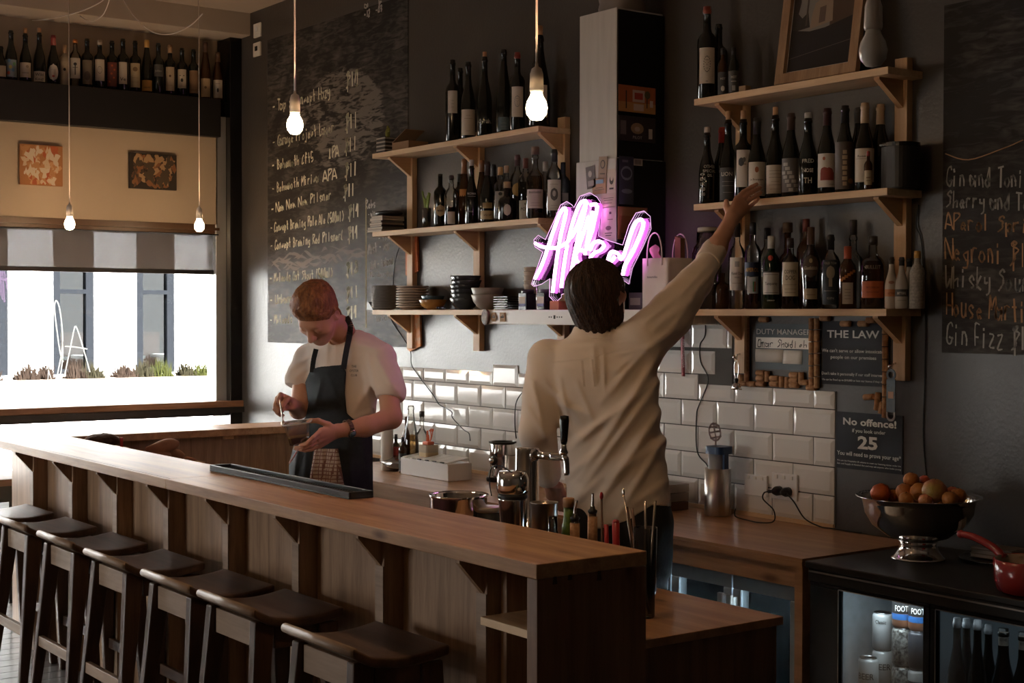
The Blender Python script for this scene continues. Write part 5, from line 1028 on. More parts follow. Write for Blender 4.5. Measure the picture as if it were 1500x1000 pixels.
for i, (dx, dz, r_) in enumerate(((-.034, .195, .005), (-.020, .165, .0045), (-.006, .155, .005), (.012, .170, .0045), (.026, .185, .006), (.036, .180, .005))):
    tag(obj('stalk', MB().tube([(c[0]+dx*.2, c[1], S2+.01), (c[0]+dx*.5, c[1]-.002*i+.004, S2+.10), (c[0]+dx, c[1]-.004, S2+dz)], r_, 8), M_stalk, loc=c), ['leftmost, longest leaning', 'second from the left', 'third from the left', 'third from the right', 'second from the right', 'rightmost'][((-.034, -.020, -.006, .012, .026, .036).index(dx))]+' green stalk in the tall glass', 'stalk', 'green stalks in the glass')
# left top shelf clutter
p = P(568, 210, Y=-.13); c = np.array((p[0], p[1], S3))
t = thing('cactus_pot', 'black and white striped pot with a small yellow green cactus', 'plant', c)
po = MB()
obj('pot', rr_prism(c[0], c[1], .046, .046, S3, S3+.085, .006), mat('pot_black', (.03, .028, .027), .4), t)
for k in range(4): 
    o = obj('stripe', rr_prism(c[0], c[1], .0466, .0466, S3+.012+.021*k, S3+.020+.021*k, .006), mat('pot_white', (.42, .38, .33), .5), t)
obj('cactus', MB().ball((c[0], c[1], S3+.110), .013, .013, .03).ball((c[0]+.010, c[1], S3+.128), .008, .008, .012).ball((c[0]-.011, c[1], S3+.118), .007, .007, .011).ball((c[0], c[1], S3+.142), .006, .006, .01), mat('cactus_green', (.32, .33, .06), .7, bump=.8, bump_scale=200), t)
a, b = P(578, 212, Y=-.15), P(606, 205, Y=-.15); x0, x1 = a[0], a[0]+.165
M_card = mat('brown_cardboard', (.28, .165, .09), .8)
t = thing('cardboard_box', 'small open cardboard box with its lid flap raised', 'box', ((x0+x1)/2, -.1, S3))
obj('tray', MB().box(x0, x1, -.165, -.162, S3, S3+.045).box(x0, x1, -.045, -.042, S3, S3+.045).box(x0, x0+.003, -.162, -.045, S3, S3+.045).box(x1-.003, x1, -.162, -.045, S3, S3+.045).box(x0, x1, -.162, -.045, S3, S3+.003), M_card, t)
obj('lid', MB().prism([(x0, -.165, S3+.045), (x0, -.045, S3+.045), (x1-.03, -.045, S3+.105), (x1-.03, -.165, S3+.105)], (-.0015, 0, .003)), M_card, t)
# patterned apron cloths hanging behind the shelves
for (px0, px1, y0, y1, col, lb, col2) in ((598, 616, 345, 402, (.55, .18, .05), 'orange paper bag pinned to the wall beside the left upright, below the middle shelf', (.42, .10, .03)), (600, 620, 458, 512, (.58, .40, .26), 'orange speckled cream paper hanging below the lowest left shelf', (.60, .20, .05))):
    a, b = W0(px0, y0), W0(px1, y1)
    solid('hanging_paper', MB().prism([(a[0], -.006, a[2]), (b[0]-.01, -.006, a[2]), (b[0], -.006, b[2]+.02), (a[0]+.03, -.006, b[2]-.012), (a[0], -.006, b[2])], (0, -.012, 0)), mat('pattern_'+str(px0), col, .7, col2=col2, noise_scale=38), lb, 'paper')

# ------------------------------------------------------------------ cords
def cord(pts, label, r=.0028, m=M_cord, name='power_cord', k=6):
    mb = MB().tube(smooth_path(pts, k), r, 6); return solid(name, mb, m, label, 'cord')
cord([W0(589, 356)+(0, -.008, 0), W0(585, 375)+(0, -.02, 0), W0(578, 398)+(0, -.006, 0), W0(576, 440)+(0, -.006, 0), W0(574, 466)+(0, -.006, 0), W0(588, 490)+(0, -.006, 0), W0(602, 512)+(0, -.006, 0), W0(606, 532)+(0, -.016, 0), W0(613, 545)+(0, -.016, 0), W0(640, 580)+(0, -.018, 0), W0(648, 592)+(0, -.02, 0), W0(668, 602)+(0, -.03, 0), W0(672, 611)+(0, -.04, 0), W0(693, 628)+(0, -.06, 0), W0(708, 633)+(0, -.09, 0), W0(722, 643)+(0, -.14, 0)], 'black cord running from the lowest left shelf down the tiles to the blender')
cord([W0(770, 574)+(0, -.02, 0), W0(763, 590)+(0, -.03, 0), W0(759, 620)+(0, -.02, 0), W0(760, 642)+(0, -.016, 0)], 'short black cord on the tiles beside the man in the shirt', name='power_cord')
cord([W0(1040, 455)+(0, -.03, 0), W0(1036, 490)+(0, -.012, 0), W0(1029, 505)+(0, -.014, 0), W0(1030, 530)+(0, -.014, 0), W0(1041, 556)+(0, -.014, 0), W0(1028, 592)+(0, -.015, 0), W0(1024, 610)+(0, -.015, 0), W0(1025, 660)+(0, -.015, 0), W0(1040, 680)+(0, -.018, 0), W0(1050, 692)+(0, -.04, 0)], 'black cord hanging down the tiles behind the steel canister')
cord([W0(1347, 300)+(0, -.006, 0), W0(1344, 330)+(0, -.008, 0), W0(1352, 360)+(0, -.006, 0), W0(1357, 470)+(0, -.006, 0), W0(1356, 560)+(0, -.006, 0), W0(1354, 640)+(0, -.006, 0), W0(1360, 715)+(0, -.006, 0), W0(1360, 760)+(0, -.008, 0)], 'thin black cord hanging from the speaker shelf down the wall behind the fruit bowl')
# sockets on the tiles
def socket(px, py, w_, h_, label, plugs):
    q = W0(px, py); t = thing('wall_socket', label, 'socket', (q[0], -.012, q[2]))
    obj('plate', MB().box(q[0]-w_/2, q[0]+w_/2, -.022, -.0115, q[2]-h_/2, q[2]+h_/2, b=.003), M_offw, t)
    for s_ in (-.3, 0, .3): obj('rocker', MB().box(q[0]+s_*w_-.007, q[0]+s_*w_+.007, -.0265, -.022, q[2]+h_*.28, q[2]+h_*.42, b=.001), M_white, t)
    return q
socket(1112, 710, .125, .085, 'plain white wall plate on the tiles beside the canister', 0)
q = socket(1154, 712, .135, .105, 'white double wall socket on the tiles with two black plugs in it', 1)
for i, (dx, lb) in enumerate(((-.022, 'black plug in the left outlet of the tiled wall socket'), (.026, 'black plug in the right outlet of the tiled wall socket'))):
    c = (q[0]+dx, -.022, q[2]-.018)
    t = thing('plug', lb, 'plug', c)
    obj('plug_body', MB().lathe(c, [(.019, 0), (.019, .02), (.014, .032), (.006, .045)], 12, axis=(0, -1, 0)).tube([(c[0], -.05, c[2]), (c[0]-.03+.05*i, -.056, c[2]-.004)], .007, 8), M_black, t)
z0 = .8815
cord([(q[0]-.05, -.056, q[2]-.022), (q[0]-.075, -.056, q[2]-.030), (q[0]-.075, -.06, q[2]-.055), (q[0]+.0, -.08, z0+.05), (q[0]+.03, -.11, z0+.012), (q[0]-.01, -.14, z0+.004), (q[0]-.10, -.13, z0+.004), (q[0]-.19, -.10, z0+.006), (q[0]-.22, -.07, z0+.03)], 'black cord looping from the left plug back along the ply counter')
cord([(q[0]+.048, -.056, q[2]-.022), (q[0]+.08, -.05, q[2]-.05), (q[0]+.13, -.045, z0+.03), (q[0]+.20, -.035, z0+.005), (q[0]+.26, -.03, z0+.004), (q[0]+.40, -.03, z0+.004)], 'black cord from the right plug lying along the wall towards the fruit bowl')
# steel bottle openers and hooks
def hook(px, py, label, dy=-.036):
    q = P(px, py, Y=dy-.014); t = thing('wall_hook', label, 'hook', q)
    obj('hook_shaft', MB().tube([(q[0], dy, q[2]+.01), (q[0], dy-.016, q[2]+.006), (q[0], dy-.018, q[2]-.010), (q[0], dy-.03, q[2]-.006)], .004, 8).ball((q[0], dy-.03, q[2]-.002), .008), M_chrome, t); return q
q = hook(1080, 522, 'chrome hook on the left upright beside the corks'); q2 = hook(1308, 536, 'chrome hook on the right upright above the steel bar blade')
q = P(1305, 543, Y=-.062); t = thing('bottle_opener', 'flat steel bar blade bottle opener hanging from the right upright', 'bottle opener', (q[0], q[1], q[2]-.16))
def ring2(cx, cz, ro, ri, y, th, a0=0, a1=2*PI, n=20):
    mb = MB(); pts = [(a0+(a1-a0)*i/n) for i in range(n+1)]
    for i in range(n):
        A, B = pts[i], pts[i+1]; mb.prism([(cx+ro*math.cos(A), y, cz+ro*math.sin(A)), (cx+ro*math.cos(B), y, cz+ro*math.sin(B)), (cx+ri*math.cos(B), y, cz+ri*math.sin(B)), (cx+ri*math.cos(A), y, cz+ri*math.sin(A))], (0, th, 0))
    return mb
L_ = .175; th = .003
bb = ring2(q[0], q[2]-.014, .021, .012, q[1], th); bb.box(q[0]-.020, q[0]+.020, q[1], q[1]+th, q[2]-.150, q[2]-.030); 
b2 = ring2(q[0], q[2]-.162, .021, .013, q[1], th, PI, 2*PI); b2.box(q[0]-.0205, q[0]-.013, q[1], q[1]+th, q[2]-.163, q[2]-.149).box(q[0]+.013, q[0]+.0205, q[1], q[1]+th, q[2]-.163, q[2]-.149)
obj('blade', bb, mat('blade_steel', (.17, .21, .24), .5, .4, noise_amt=.3, noise_scale=20), t); obj('opener_end', b2, M_steel_d, t)
obj('sticker', MB().box(q[0]-.012, q[0]+.012, q[1]-.0008, q[1]-.0002, q[2]-.10, q[2]-.075), mat('tan_sticker', (.5, .3, .2), .7), t)
q = P(1079, 528, Y=-.062); t = thing('cocktail_strainer', 'small steel strainer with a looped handle hanging beside the corks', 'strainer', (q[0], q[1], q[2]-.12))
obj('handle_loop', MB().tube(smooth_path([(q[0]-.004, q[1], q[2]-.075), (q[0]-.012, q[1], q[2]-.045), (q[0]-.010, q[1], q[2]-.012), (q[0], q[1], q[2]), (q[0]+.010, q[1], q[2]-.012), (q[0]+.012, q[1], q[2]-.045), (q[0]+.004, q[1], q[2]-.075)], 4), .0022, 6), M_chrome, t)
obj('neck', MB().lathe((q[0], q[1], q[2]-.088), [(.004, 0), (.008, .006), (.008, .014), (.003, .018)], 10), M_black, t)
obj('cup', MB().lathe((q[0], q[1], q[2]-.117), [(.018, 0), (.020, .004), (.016, .022), (.005, .030)], 16).tube([(q[0]-.03, q[1], q[2]-.116), (q[0]+.03, q[1], q[2]-.116)], .0022, 6), M_chrome, t)
a = P(1000, 470, Y=-.03); b = P(999, 551, Y=-.03)
t = thing('red_lanyard', 'dark red lanyard ribbon with white lettering hanging on the tiles', 'ribbon', (a[0], -.03, b[2]))
obj('ribbon', MB().slab(lambda u, v: (a[0]-.011+.022*u, -.028-.003*math.sin(4*v), a[2]+(b[2]-a[2])*v), 2, 8, (0, .0012, 0)), mat('lanyard_red', (.16, .012, .016), .7), t)
mb = MB(); text_on(mb, 'PINOTPALOOZA', (a[0]+.004, -.0325, (a[2]+b[2])/2-.02), (0, 0, -1), (1, 0, 0), .016, .12, .003); obj('lettering', mb, mat('ribbon_print', (.5, .4, .38), .7), t)

# ------------------------------------------------------------------ on the back counter
CZ = .8805
p = P(1071, 752, Z=CZ); c = np.array((p[0], p[1]+.0, CZ)); c[1] = min(c[1], -.10)
t = thing('steel_canister', 'tall brushed steel canister on the ply counter against the tiles', 'canister', c)
hC = .175+.0; rC = .054
obj('wall', MB().lathe(c, [(rC*.96, 0), (rC, .005), (rC, .192), (rC-.002, .192), (rC-.003, .01), (.0001, .01)], 32), M_steel, t)
t2 = thing('plastic_jug', 'clear plastic jug with a dark blue lid and handle inside the steel canister', 'jug', c+(0, 0, .02))
obj('beaker', MB().lathe(c, [(.035, .02), (.040, .255), (.038, .255), (.033, .024), (.0001, .024)], 24), mat('frosted_plastic', (.45, .47, .50), .3, trans=.4), t2)
obj('lid', rr_prism(c[0]+.006, c[1], .050, .044, c[2]+.252, c[2]+.282, .03), mat('navy_plastic', (.02, .05, .12), .4), t2)
obj('handle', MB().box(c[0]+.038, c[0]+.052, c[1]-.012, c[1]+.012, c[2]+.10, c[2]+.255, b=.003), mat('navy_plastic', (.02, .05, .12), .4), t2)
t3 = thing('slotted_spoon', 'steel slotted spoon standing up in the canister behind the jug', 'spoon', c+(-.02, .02, .02))
sp0 = c+(-.022, .028, .012); sp1 = c+(-.045, .03, .30)
obj('handle', MB().tube([sp0, sp1], .0045, 6), M_steel, t3)
hd = MB(); hc = sp1+(-.004, 0, .035); tv = np.array((-.25, 0, .97)); sv = np.array((.62, .55, .16)); sv /= np.linalg.norm(sv)
N_ = 24
def el(a, k): return hc+tv*.040*k*math.sin(a)+sv*.026*k*math.cos(a)
for i in range(N_):
    A, B = 2*PI*i/N_, 2*PI*(i+1)/N_; hd.prism([el(A, 1), el(B, 1), el(B, .78), el(A, .78)], (-.0016, .0012, 0))
for v_ in (-.55, 0, .55): hd.prism([hc+tv*.040*(v_-.09)-sv*.024, hc+tv*.040*(v_-.09)+sv*.024, hc+tv*.040*(v_+.09)+sv*.024, hc+tv*.040*(v_+.09)-sv*.024], (-.0016, .0012, 0))
hd.prism([hc+tv*.038+sv*.003, hc+tv*.038-sv*.003, hc-tv*.038-sv*.003, hc-tv*.038+sv*.003], (-.0016, .0012, 0))
obj('slotted_head', hd, M_steel, t3)
# stacked trays
p = P(1010, 740, Z=CZ)
for i in range(3):
    z = CZ+.001+i*.038; cx, cy = p[0]-.09+.01*i, -.20
    mb = MB(); hx, hy, h_ = .19-.008*i, .115, .034
    mb.box(cx-hx, cx+hx, cy-hy, cy+hy, z, z+.003); 
    for a_ in ((cx-hx, cx-hx+.003, cy-hy, cy+hy), (cx+hx-.003, cx+hx, cy-hy, cy+hy), (cx-hx+.003, cx+hx-.003, cy-hy, cy-hy+.003), (cx-hx+.003, cx+hx-.003, cy+hy-.003, cy+hy)): mb.box(*a_, z+.003, z+h_)
    if i == 2: mb.box(cx-.003, cx+.003, cy-hy+.003, cy+hy-.003, z+.003, z+h_*.9).box(cx-hx+.003, cx-.003, cy-.002, cy+.002, z+.003, z+h_*.9)
    solid('steel_tray', mb, M_steel_d if i else mat('brown_tray', (.16, .09, .05), .4), ['brown tray at the bottom of the stack beside the steel canister', 'dark steel tray in the middle of the stack beside the canister', 'divided steel tray on top of the stack beside the canister'][i], 'tray')
# blender base
p = P(736, 704, Z=CZ); c = np.array((p[0], max(p[1], -.45), CZ))
t = thing('food_processor', 'steel blender base with a round dial and dark rim', 'blender', c)
obj('base', MB().lathe(c, [(.074, 0), (.075, .028), (.066, .05), (.062, .075), (.064, .12), (.060, .180), (.058, .186)], 32), M_chrome, t)
obj('collar', MB().lathe(c, [(.058, .184), (.068, .188), (.069, .193), (.052, .195), (.050, .183)], 32), M_black, t)
an = facing(c)-.75; dd = np.array((math.cos(an), math.sin(an), 0)); dc = c+dd*.066+(0, 0, .105)
obj('dial', MB().lathe(dc-dd*.008, [(.024, 0), (.024, .010), (.020, .012)], 20, axis=dd), M_black, t); obj('dial_knob', MB().lathe(dc, [(.014, 0), (.014, .016), (.011, .019)], 16, axis=dd), M_chrome, t)
obj('dark_foot', MB().lathe(c, [(.078, .0), (.080, .012), (.078, .022), (.0755, .022), (.0755, 0)], 32), M_black, t)
# white speed rail box with lids
a, b = P(636, 690, Z=CZ), P(712, 701, Z=CZ)
x0, x1 = a[0], a[0]+.44; yb = -.20; yf = -.34
t = thing('condiment_box', 'long white box of lidded compartments on the back counter', 'box', ((x0+x1)/2, -.27, CZ))
obj('tray', MB().box(x0, x1, yf, yb, CZ, CZ+.085, b=.003), M_offw, t)
for i in range(6):
    xa = x0+.012+i*(x1-x0-.024)/6; xb_ = xa+(x1-x0-.024)/6-.006
    obj('lid', MB().prism([(xa, yf+.004, CZ+.086), (xb_, yf+.004, CZ+.086), (xb_, yb-.004, CZ+.104), (xa, yb-.004, CZ+.104)], (0, 0, .004)), M_white, t)
    obj('lid_tab', MB().box((xa+xb_)/2-.012, (xa+xb_)/2+.012, yf-.008, yf+.003, CZ+.0865, CZ+.0915, b=.001), M_ink if i > 1 else M_white, t)
# things at the left of the back counter
def on_counter(px, Y): return P(px, 690, Y=Y)
p = on_counter(567, -.30); c = (p[0], p[1], CZ)
obj_ = thing('paper_towel_roll', 'white paper towel roll standing behind the barista on the back counter', 'paper roll', c)
obj('roll', MB().lathe(c, [(.032, 0), (.0325, .002), (.0325, .25), (.032, .252), (.010, .252), (.010, .24)], 24), mat('tissue', (.72, .68, .62), .9), obj_)
bottle(602, 594, -.22, CZ, 'tall clear bottle of amber oil on the back counter', r=.042, kind='flute', glass=M_glass, fill=(.55, (.30, .16, .05)), name='oil_bottle')
bottle(618, 602, -.12, CZ, 'clear bottle with a black cork topped stopper behind the oil', r=.034, kind='round', glass=M_glass, closure=(.014, .028, (.05, .04, .035), 'stopper'), fill=(.3, (.5, .42, .3)), name='oil_bottle')
bottle(590, 640, -.30, CZ, 'small dark sauce bottle with black and white label beside the paper roll', r=.022, kind='spirit', glass=G_brown, cap=(.86, (.02, .02, .02)), lab=[(.05, .55, 1.2, (.04, .04, .04))], marks=[('SAUCE', .35, .014, .03, WH), ('#dot', .15, .03, .02, WH)], name='sauce_bottle')
bottle(580, 636, -.24, CZ, 'small bottle with a red and white label tucked behind the sauce bottle', r=.024, kind='spirit', glass=G_brown, cap=(.86, (.04, .03, .03)), lab=[(.4, .65, 1.2, (.42, .05, .04))], name='sauce_bottle')
bottle(595, 610, -.10, CZ, 'brown pepper grinder standing against the tiles behind the oil', r=.022, kind='round', glass=mat('grinder_wood', (.09, .045, .025), .3), name='pepper_grinder', cat='grinder')
p = on_counter(628, -.26); c = np.array((p[0], p[1], CZ))
t = thing('plastic_container', 'tall square plastic container of pale liquid on the back counter', 'container', c)
obj('wall', rr_prism(c[0], c[1], .038, .038, CZ, CZ+.155, .012), mat('milky_plastic', (.60, .50, .36), .25, trans=.35), t)
obj('liquid', rr_prism(c[0], c[1], .0385, .0385, CZ+.002, CZ+.118, .012), mat('pale_stock', (.46, .33, .17), .3), t)
M_or = mat('orange_plastic', (.60, .13, .05), .45)
t = thing('squeezer', 'orange plastic fork ended tool resting in the plastic container', 'utensil', c+(0, 0, .157))
obj('cap', MB().box(c[0]-.030, c[0]+.022, c[1]-.02, c[1]+.02, CZ+.156, CZ+.172, b=.004), M_or, t)
for k, (dx, h_) in enumerate(((-.012, .055), (-.004, .035))): obj('spout', MB().lathe((c[0]+dx, c[1], CZ+.171), [(.007, 0), (.004, h_)], 10), M_or, t)
for k in range(2): obj('prong', MB().tube(smooth_path([(c[0]+.012, c[1], CZ+.171), (c[0]+.022+.008*k, c[1], CZ+.20), (c[0]+.016+.018*k, c[1], CZ+.225+.004*k)], 3), .003, 6).ball((c[0]+.012+.02*k, c[1], CZ+.228), .009, .005, .005).ball((c[0]+.022+.016*k, c[1], CZ+.232), .005, .005, .008), M_or, t)
# plastic wrapped parcel
p = P(588, 688, Z=CZ); cx, cy = p[0]+.02, max(p[1], -.50)
mb = MB(); rn = random.Random(4)
def parcel(u, v):
    a_ = 2*PI*u; b_ = PI*v; r_ = 1+.16*noise.noise(Vector((6*math.cos(a_), 6*math.sin(a_), 5*v)))+.10*abs(noise.noise(Vector((16*math.cos(a_), 16*math.sin(a_), 13*v))))
    return (cx+.17*r_*math.sin(b_)*math.cos(a_), cy+.10*r_*math.sin(b_)*math.sin(a_), CZ+.037+.034*r_*math.cos(b_)*(1 if math.cos(b_) > 0 else .98))
mb.grid(parcel, 44, 22)
solid('wrapped_parcel', mb, mat('cling_film_parcel', (.16, .13, .11), .16, coat=1, bump=.6, bump_scale=30), 'lumpy parcel wrapped in shiny grey plastic film on the back counter', 'parcel')
# fruit bowl and things on the black fridge
FZ = .8805
p = P(1345, 818, Z=FZ); c = np.array((p[0], p[1], FZ)); c[1] = min(c[1], -.235)
S_ = 1.0; R_ = .205
t = thing('fruit_bowl', 'large footed stainless steel bowl on the black fridge', 'bowl', c)
obj('bowl', MB().lathe(c, [(.055, .062), (.10, .075), (.155, .115), (.178, .155), (.185, .19), (.192, .205), (.207, .210), (.207, .212), (.190, .208), (.183, .192), (.175, .158), (.150, .120), (.09, .082), (.0001, .07)], 48), M_chrome, t)
obj('foot', MB().lathe(c, [(.088, 0), (.090, .004), (.082, .008), (.066, .03), (.060, .05), (.066, .062), (.064, .064), (.05, .06)], 40), M_chrome, t)
FR = [(1290, 722, 30, (0.55, 0.115, 0.025), 'orange red mandarin at the left rim'), (1335, 703, 24, (0.50, 0.187, 0.040), 'small tangerine on top of the heap, left of the topmost'), (1354, 704, 17, (0.50, 0.086, 0.025), 'little red plum at the very top'), (1325, 720, 26, (0.48, 0.173, 0.040), 'tangerine in the heap near the front left'), (1347, 720, 28, (0.50, 0.194, 0.045), 'tangerine in the middle of the heap'), (1369, 719, 37, (0.33, 0.245, 0.040), 'green and pink apple, the largest fruit'), (1327, 731, 22, (0.48, 0.194, 0.045), 'tangerine low at the front rim'), (1356, 733, 22, (0.47, 0.187, 0.045), 'tangerine under the green apple'),
      (1395, 724, 24, (0.42, 0.086, 0.035), 'reddish plum right of the green apple'), (1397, 731, 24, (0.46, 0.187, 0.050), 'pale tangerine at the right of the heap'), (1421, 729, 26, (0.44, 0.173, 0.045), 'tangerine at the right rim'), (1308, 726, 20, (0.46, 0.158, 0.035), 'tangerine between the mandarin and the heap')]
for i, (fx, fy, d_, col, lb) in enumerate(FR):
    yy = c[1]+(-.05, 0, .05, -.03, -.02, -.055, -.09, -.09, .03, -.05, -.01, .0)[i]; q = P(fx, fy, Y=yy); r_ = d_/2*DEP(q)/FPX
    q[0] = min(max(q[0], c[0]-.165), c[0]+.165)
    t = thing('apple' if 'apple' in lb else 'plum' if 'plum' in lb else 'tangerine', lb+' in the steel bowl', 'fruit', q)
    m_ = mat('fruit_%d' % i, col, .45, noise_amt=.15, noise_scale=14, bump=.2, bump_scale=220, col2=(.50, .16, .10) if 'apple' in lb else None)
    obj('flesh', MB().lathe(q, [(.0001, -r_*.90), (r_*.5, -r_*.84), (r_*.9, -r_*.42), (r_, 0), (r_*.9, r_*.45), (r_*.5, r_*.84), (r_*.16, r_*.90), (.0001, r_*.84)], 20, axis=(random.uniform(-.4, .4), random.uniform(-.4, .4), 1)), m_, t)
    obj('stem', MB().tube([q+(0, 0, r_*.80), q+(.003, 0, r_*.98)], .0018, 5), M_brk if False else mat('stem_brown', (.08, .05, .02), .8), t)
under = MB()
for i in range(20):
    a_ = i*2.4; r_ = .03+.0058*i; under.ball(c+(r_*math.cos(a_), r_*math.sin(a_), .155+.012*math.sin(i)), .030, n=12, m=8)
o = solid('fruit_heap', under, mat('fruit_under', (.46, .18, .04), .5, noise_amt=.2, noise_scale=10), 'layer of fruit filling the bowl beneath the visible fruit', 'fruit'); o['kind'] = 'stuff'
# red cast iron pan
p = P(1512, 868, Z=FZ); c = np.array((p[0], p[1], FZ))
t = thing('red_saucepan', 'red enamelled saucepan with a curved handle at the right edge of the fridge top', 'saucepan', c)
M_red = mat('red_enamel', (.30, .02, .018), .22, coat=.4)
obj('pan', MB().lathe(c, [(.085, 0), (.098, .006), (.108, .035), (.111, .098), (.107, .100), (.103, .036), (.09, .010), (.0001, .009)], 40), M_red, t)
obj('pan_inside', MB().lathe(c, [(.1025, .04), (.1062, .0985), (.1052, .0985), (.100, .04), (.09, .0125), (.0001, .0115)], 40), mat('cream_enamel', (.45, .36, .28), .4), t)
dh = np.array((-1.0, .10, 0)); dh /= np.linalg.norm(dh)
hp = smooth_path([c+dh*.105+(0, 0, .088), c+dh*.15+(0, 0, .115), c+dh*.22+(0, 0, .135), c+dh*.275+(0, 0, .138)], 6)
obj('handle', MB().tube(hp, .014, 10, r2=.011).ball(hp[-1], .013), M_red, t)
p = P(1462, 820, Z=FZ); c = np.array((p[0], p[1], FZ))
t = thing('round_tray', 'thin dark round tray under the notebooks beside the saucepan', 'tray', c); obj('disc', MB().lathe(c, [(.11, 0), (.125, .004), (.127, .008), (.110, .005), (.0001, .004)], 36), M_blackgloss, t)
z = FZ+.0085
for i, (w_, d_, h_, rz, lb) in enumerate(((.15, .10, .012, .1, 'lowest pale notebook on the round dark tray'), (.145, .10, .014, .05, 'middle tan notebook on the round dark tray'), (.15, .095, .008, .12, 'top brown notebook on the round dark tray'))):
    t = thing('notebook', lb, 'book', (c[0], c[1], z)); ca, sa = math.cos(rz), math.sin(rz); ax_ = (ca, sa, 0); ay_ = (-sa, ca, 0)
    obj('cover', MB().obox(c+(0, 0, z-FZ+.0007), ax_, ay_, (0, 0, 1), w_, d_, .0014).obox(c+(0, 0, z-FZ+h_-.0007), ax_, ay_, (0, 0, 1), w_, d_, .0014), M_book[3], t); obj('pages', MB().obox(c+(0, 0, z-FZ+h_/2), ax_, ay_, (0, 0, 1), w_-.004, d_-.004, h_-.003), pag, t); z += h_+.0005
# cans and bottles inside the black fridge
M_can = mat('can_aluminium', (.60, .60, .60), .25, 1)
def can(px, ybot, Y, zb, col, label, texts=(), r=.033, h=.122, bands=(), m=None):
    q = P(px, ybot, Y=Y); c = np.array((q[0], Y, zb)); t = thing('drink_can', label, 'can', c, 'cans in the black fridge'); an = facing(c)
    obj('body', MB().lathe(c, [(r*.78, 0), (r, .008), (r, h-.012), (r*.85, h-.003)], 22), m or mat('can_%d_%d_%d' % tuple(int(v*100) for v in col), col, .3, .2), t)
    obj('lid', MB().lathe(c, [(r*.85, h-.003), (r*.88, h), (r*.82, h), (r*.80, h-.004), (.0001, h-.004)], 22).box(c[0]-.006, c[0]+.006, c[1]-.012, c[1]+.006, c[2]+h-.004, c[2]+h-.002), M_can, t)
    for (z0, z1, cc) in bands:
        mb = MB(); wrap_patch(mb, c, r, an, 1.45, zb+z0, zb+z1, n=12); obj('colour_band', mb, mat('band_%d_%d_%d' % tuple(int(v*100) for v in cc), cc, .35), t, fix=False)
    if texts:
        mb = MB()
        for (s_, z_, sz, wd, da) in texts: wrap_text(mb, s_, c, r+.0008, an+da, zb+z_, sz, wd, .015)
        obj('lettering', mb, M_print if sum(col) < .9 or bands else M_ink, t, fix=False)
OR_, BL_ = (.50, .22, .12), (.03, .12, .34)
z1 = .412
H1 = .122
rowY = FY+.13
zz = [z1+.0005, z1+.0005+H1, z1+.0005+2*H1]
can(1321, 930, rowY+.02, .649-.0, OR_, 'upper orange can with black and blue bands lettered FOOT5, the front one', [('FOOT5', .052, .026, .05, 0)], bands=[(.045, .08, (.02, .02, .02)), (.026, .044, BL_)], h=.105) if False else None
def stack_can(px, Y, base, levels):
    for i, L_ in enumerate(levels):
        if L_: can(px, 900, Y, base+i*(H1+.0004), *L_[:2], **L_[2])
M_lace = mat('lace_pattern_can', (.45, .44, .40), .35, .3, col2=(.03, .03, .03), noise_scale=95)
zt = P(1322, 918, Y=rowY)[2]      # foot of the top orange can
base = zt-2*(H1+.0004)
stack_can(1322, rowY, base, [((.3, .3, .3), 'lowest black and white lace patterned can in the lit fridge', dict(m=M_lace)), ((.3, .3, .3), 'middle black and white lace patterned can in the lit fridge', dict(m=M_lace)),
   (OR_, 'orange can with black and blue bands lettered FOOT5, on top of the lace can', dict(texts=[('FOOT5', .056, .026, .05, 0)], bands=[(.048, .085, (.02, .02, .02)), (.028, .047, BL_)]))])
stack_can(1346, rowY+.005, base, [((.45, .44, .42), 'silver topped dark can at the bottom right beside the lace cans', dict(bands=[(.0, .085, (.04, .04, .05))])), ((.06, .06, .07), 'black can with a silver top in the middle right of the lit fridge', {}),
   (OR_, 'orange can with black and blue bands, the right one of the top pair', dict(texts=[('FOOT5', .056, .026, .05, .0)], bands=[(.048, .085, (.02, .02, .02)), (.028, .047, BL_)]))])
zc = P(1292, 950, Y=rowY+.03)[2]
stack_can(1293, rowY+.03, zc-(H1+.0004), [((.48, .49, .48), 'pale can lettered BEER in black, the rear one of two', dict(texts=[('BEER', .06, .028, .055, 0)])), ((.52, .54, .54), 'white can lettered Classic standing on the rear BEER can', dict(texts=[('Classic', .088, .018, .036, -.2)]))])
can(1272, 990, rowY-.035, P(1272, 962, Y=rowY-.035)[2]-H1+.0, (.48, .49, .48), 'pale can lettered BEER in black, the front one nearest the door', [('BEER', .055, .028, .055, -.3)])
# a stand under the raised rows
zl = P(1272, 962, Y=rowY-.035)[2]-H1
for (nm, x0_, x1_, y0_, y1_, zt_) in (('can_crate', -3.30, -3.2, 0, 0, 0),): pass
a = P(1262, 990, Y=rowY); b = P(1362, 990, Y=rowY)
sh = MB().box(-3.322, -3.0, FY+.07, FY+.075, zl-.014, zl-.008).box(-3.322, -3.0, FY+.22, FY+.225, zl-.014, zl-.008)
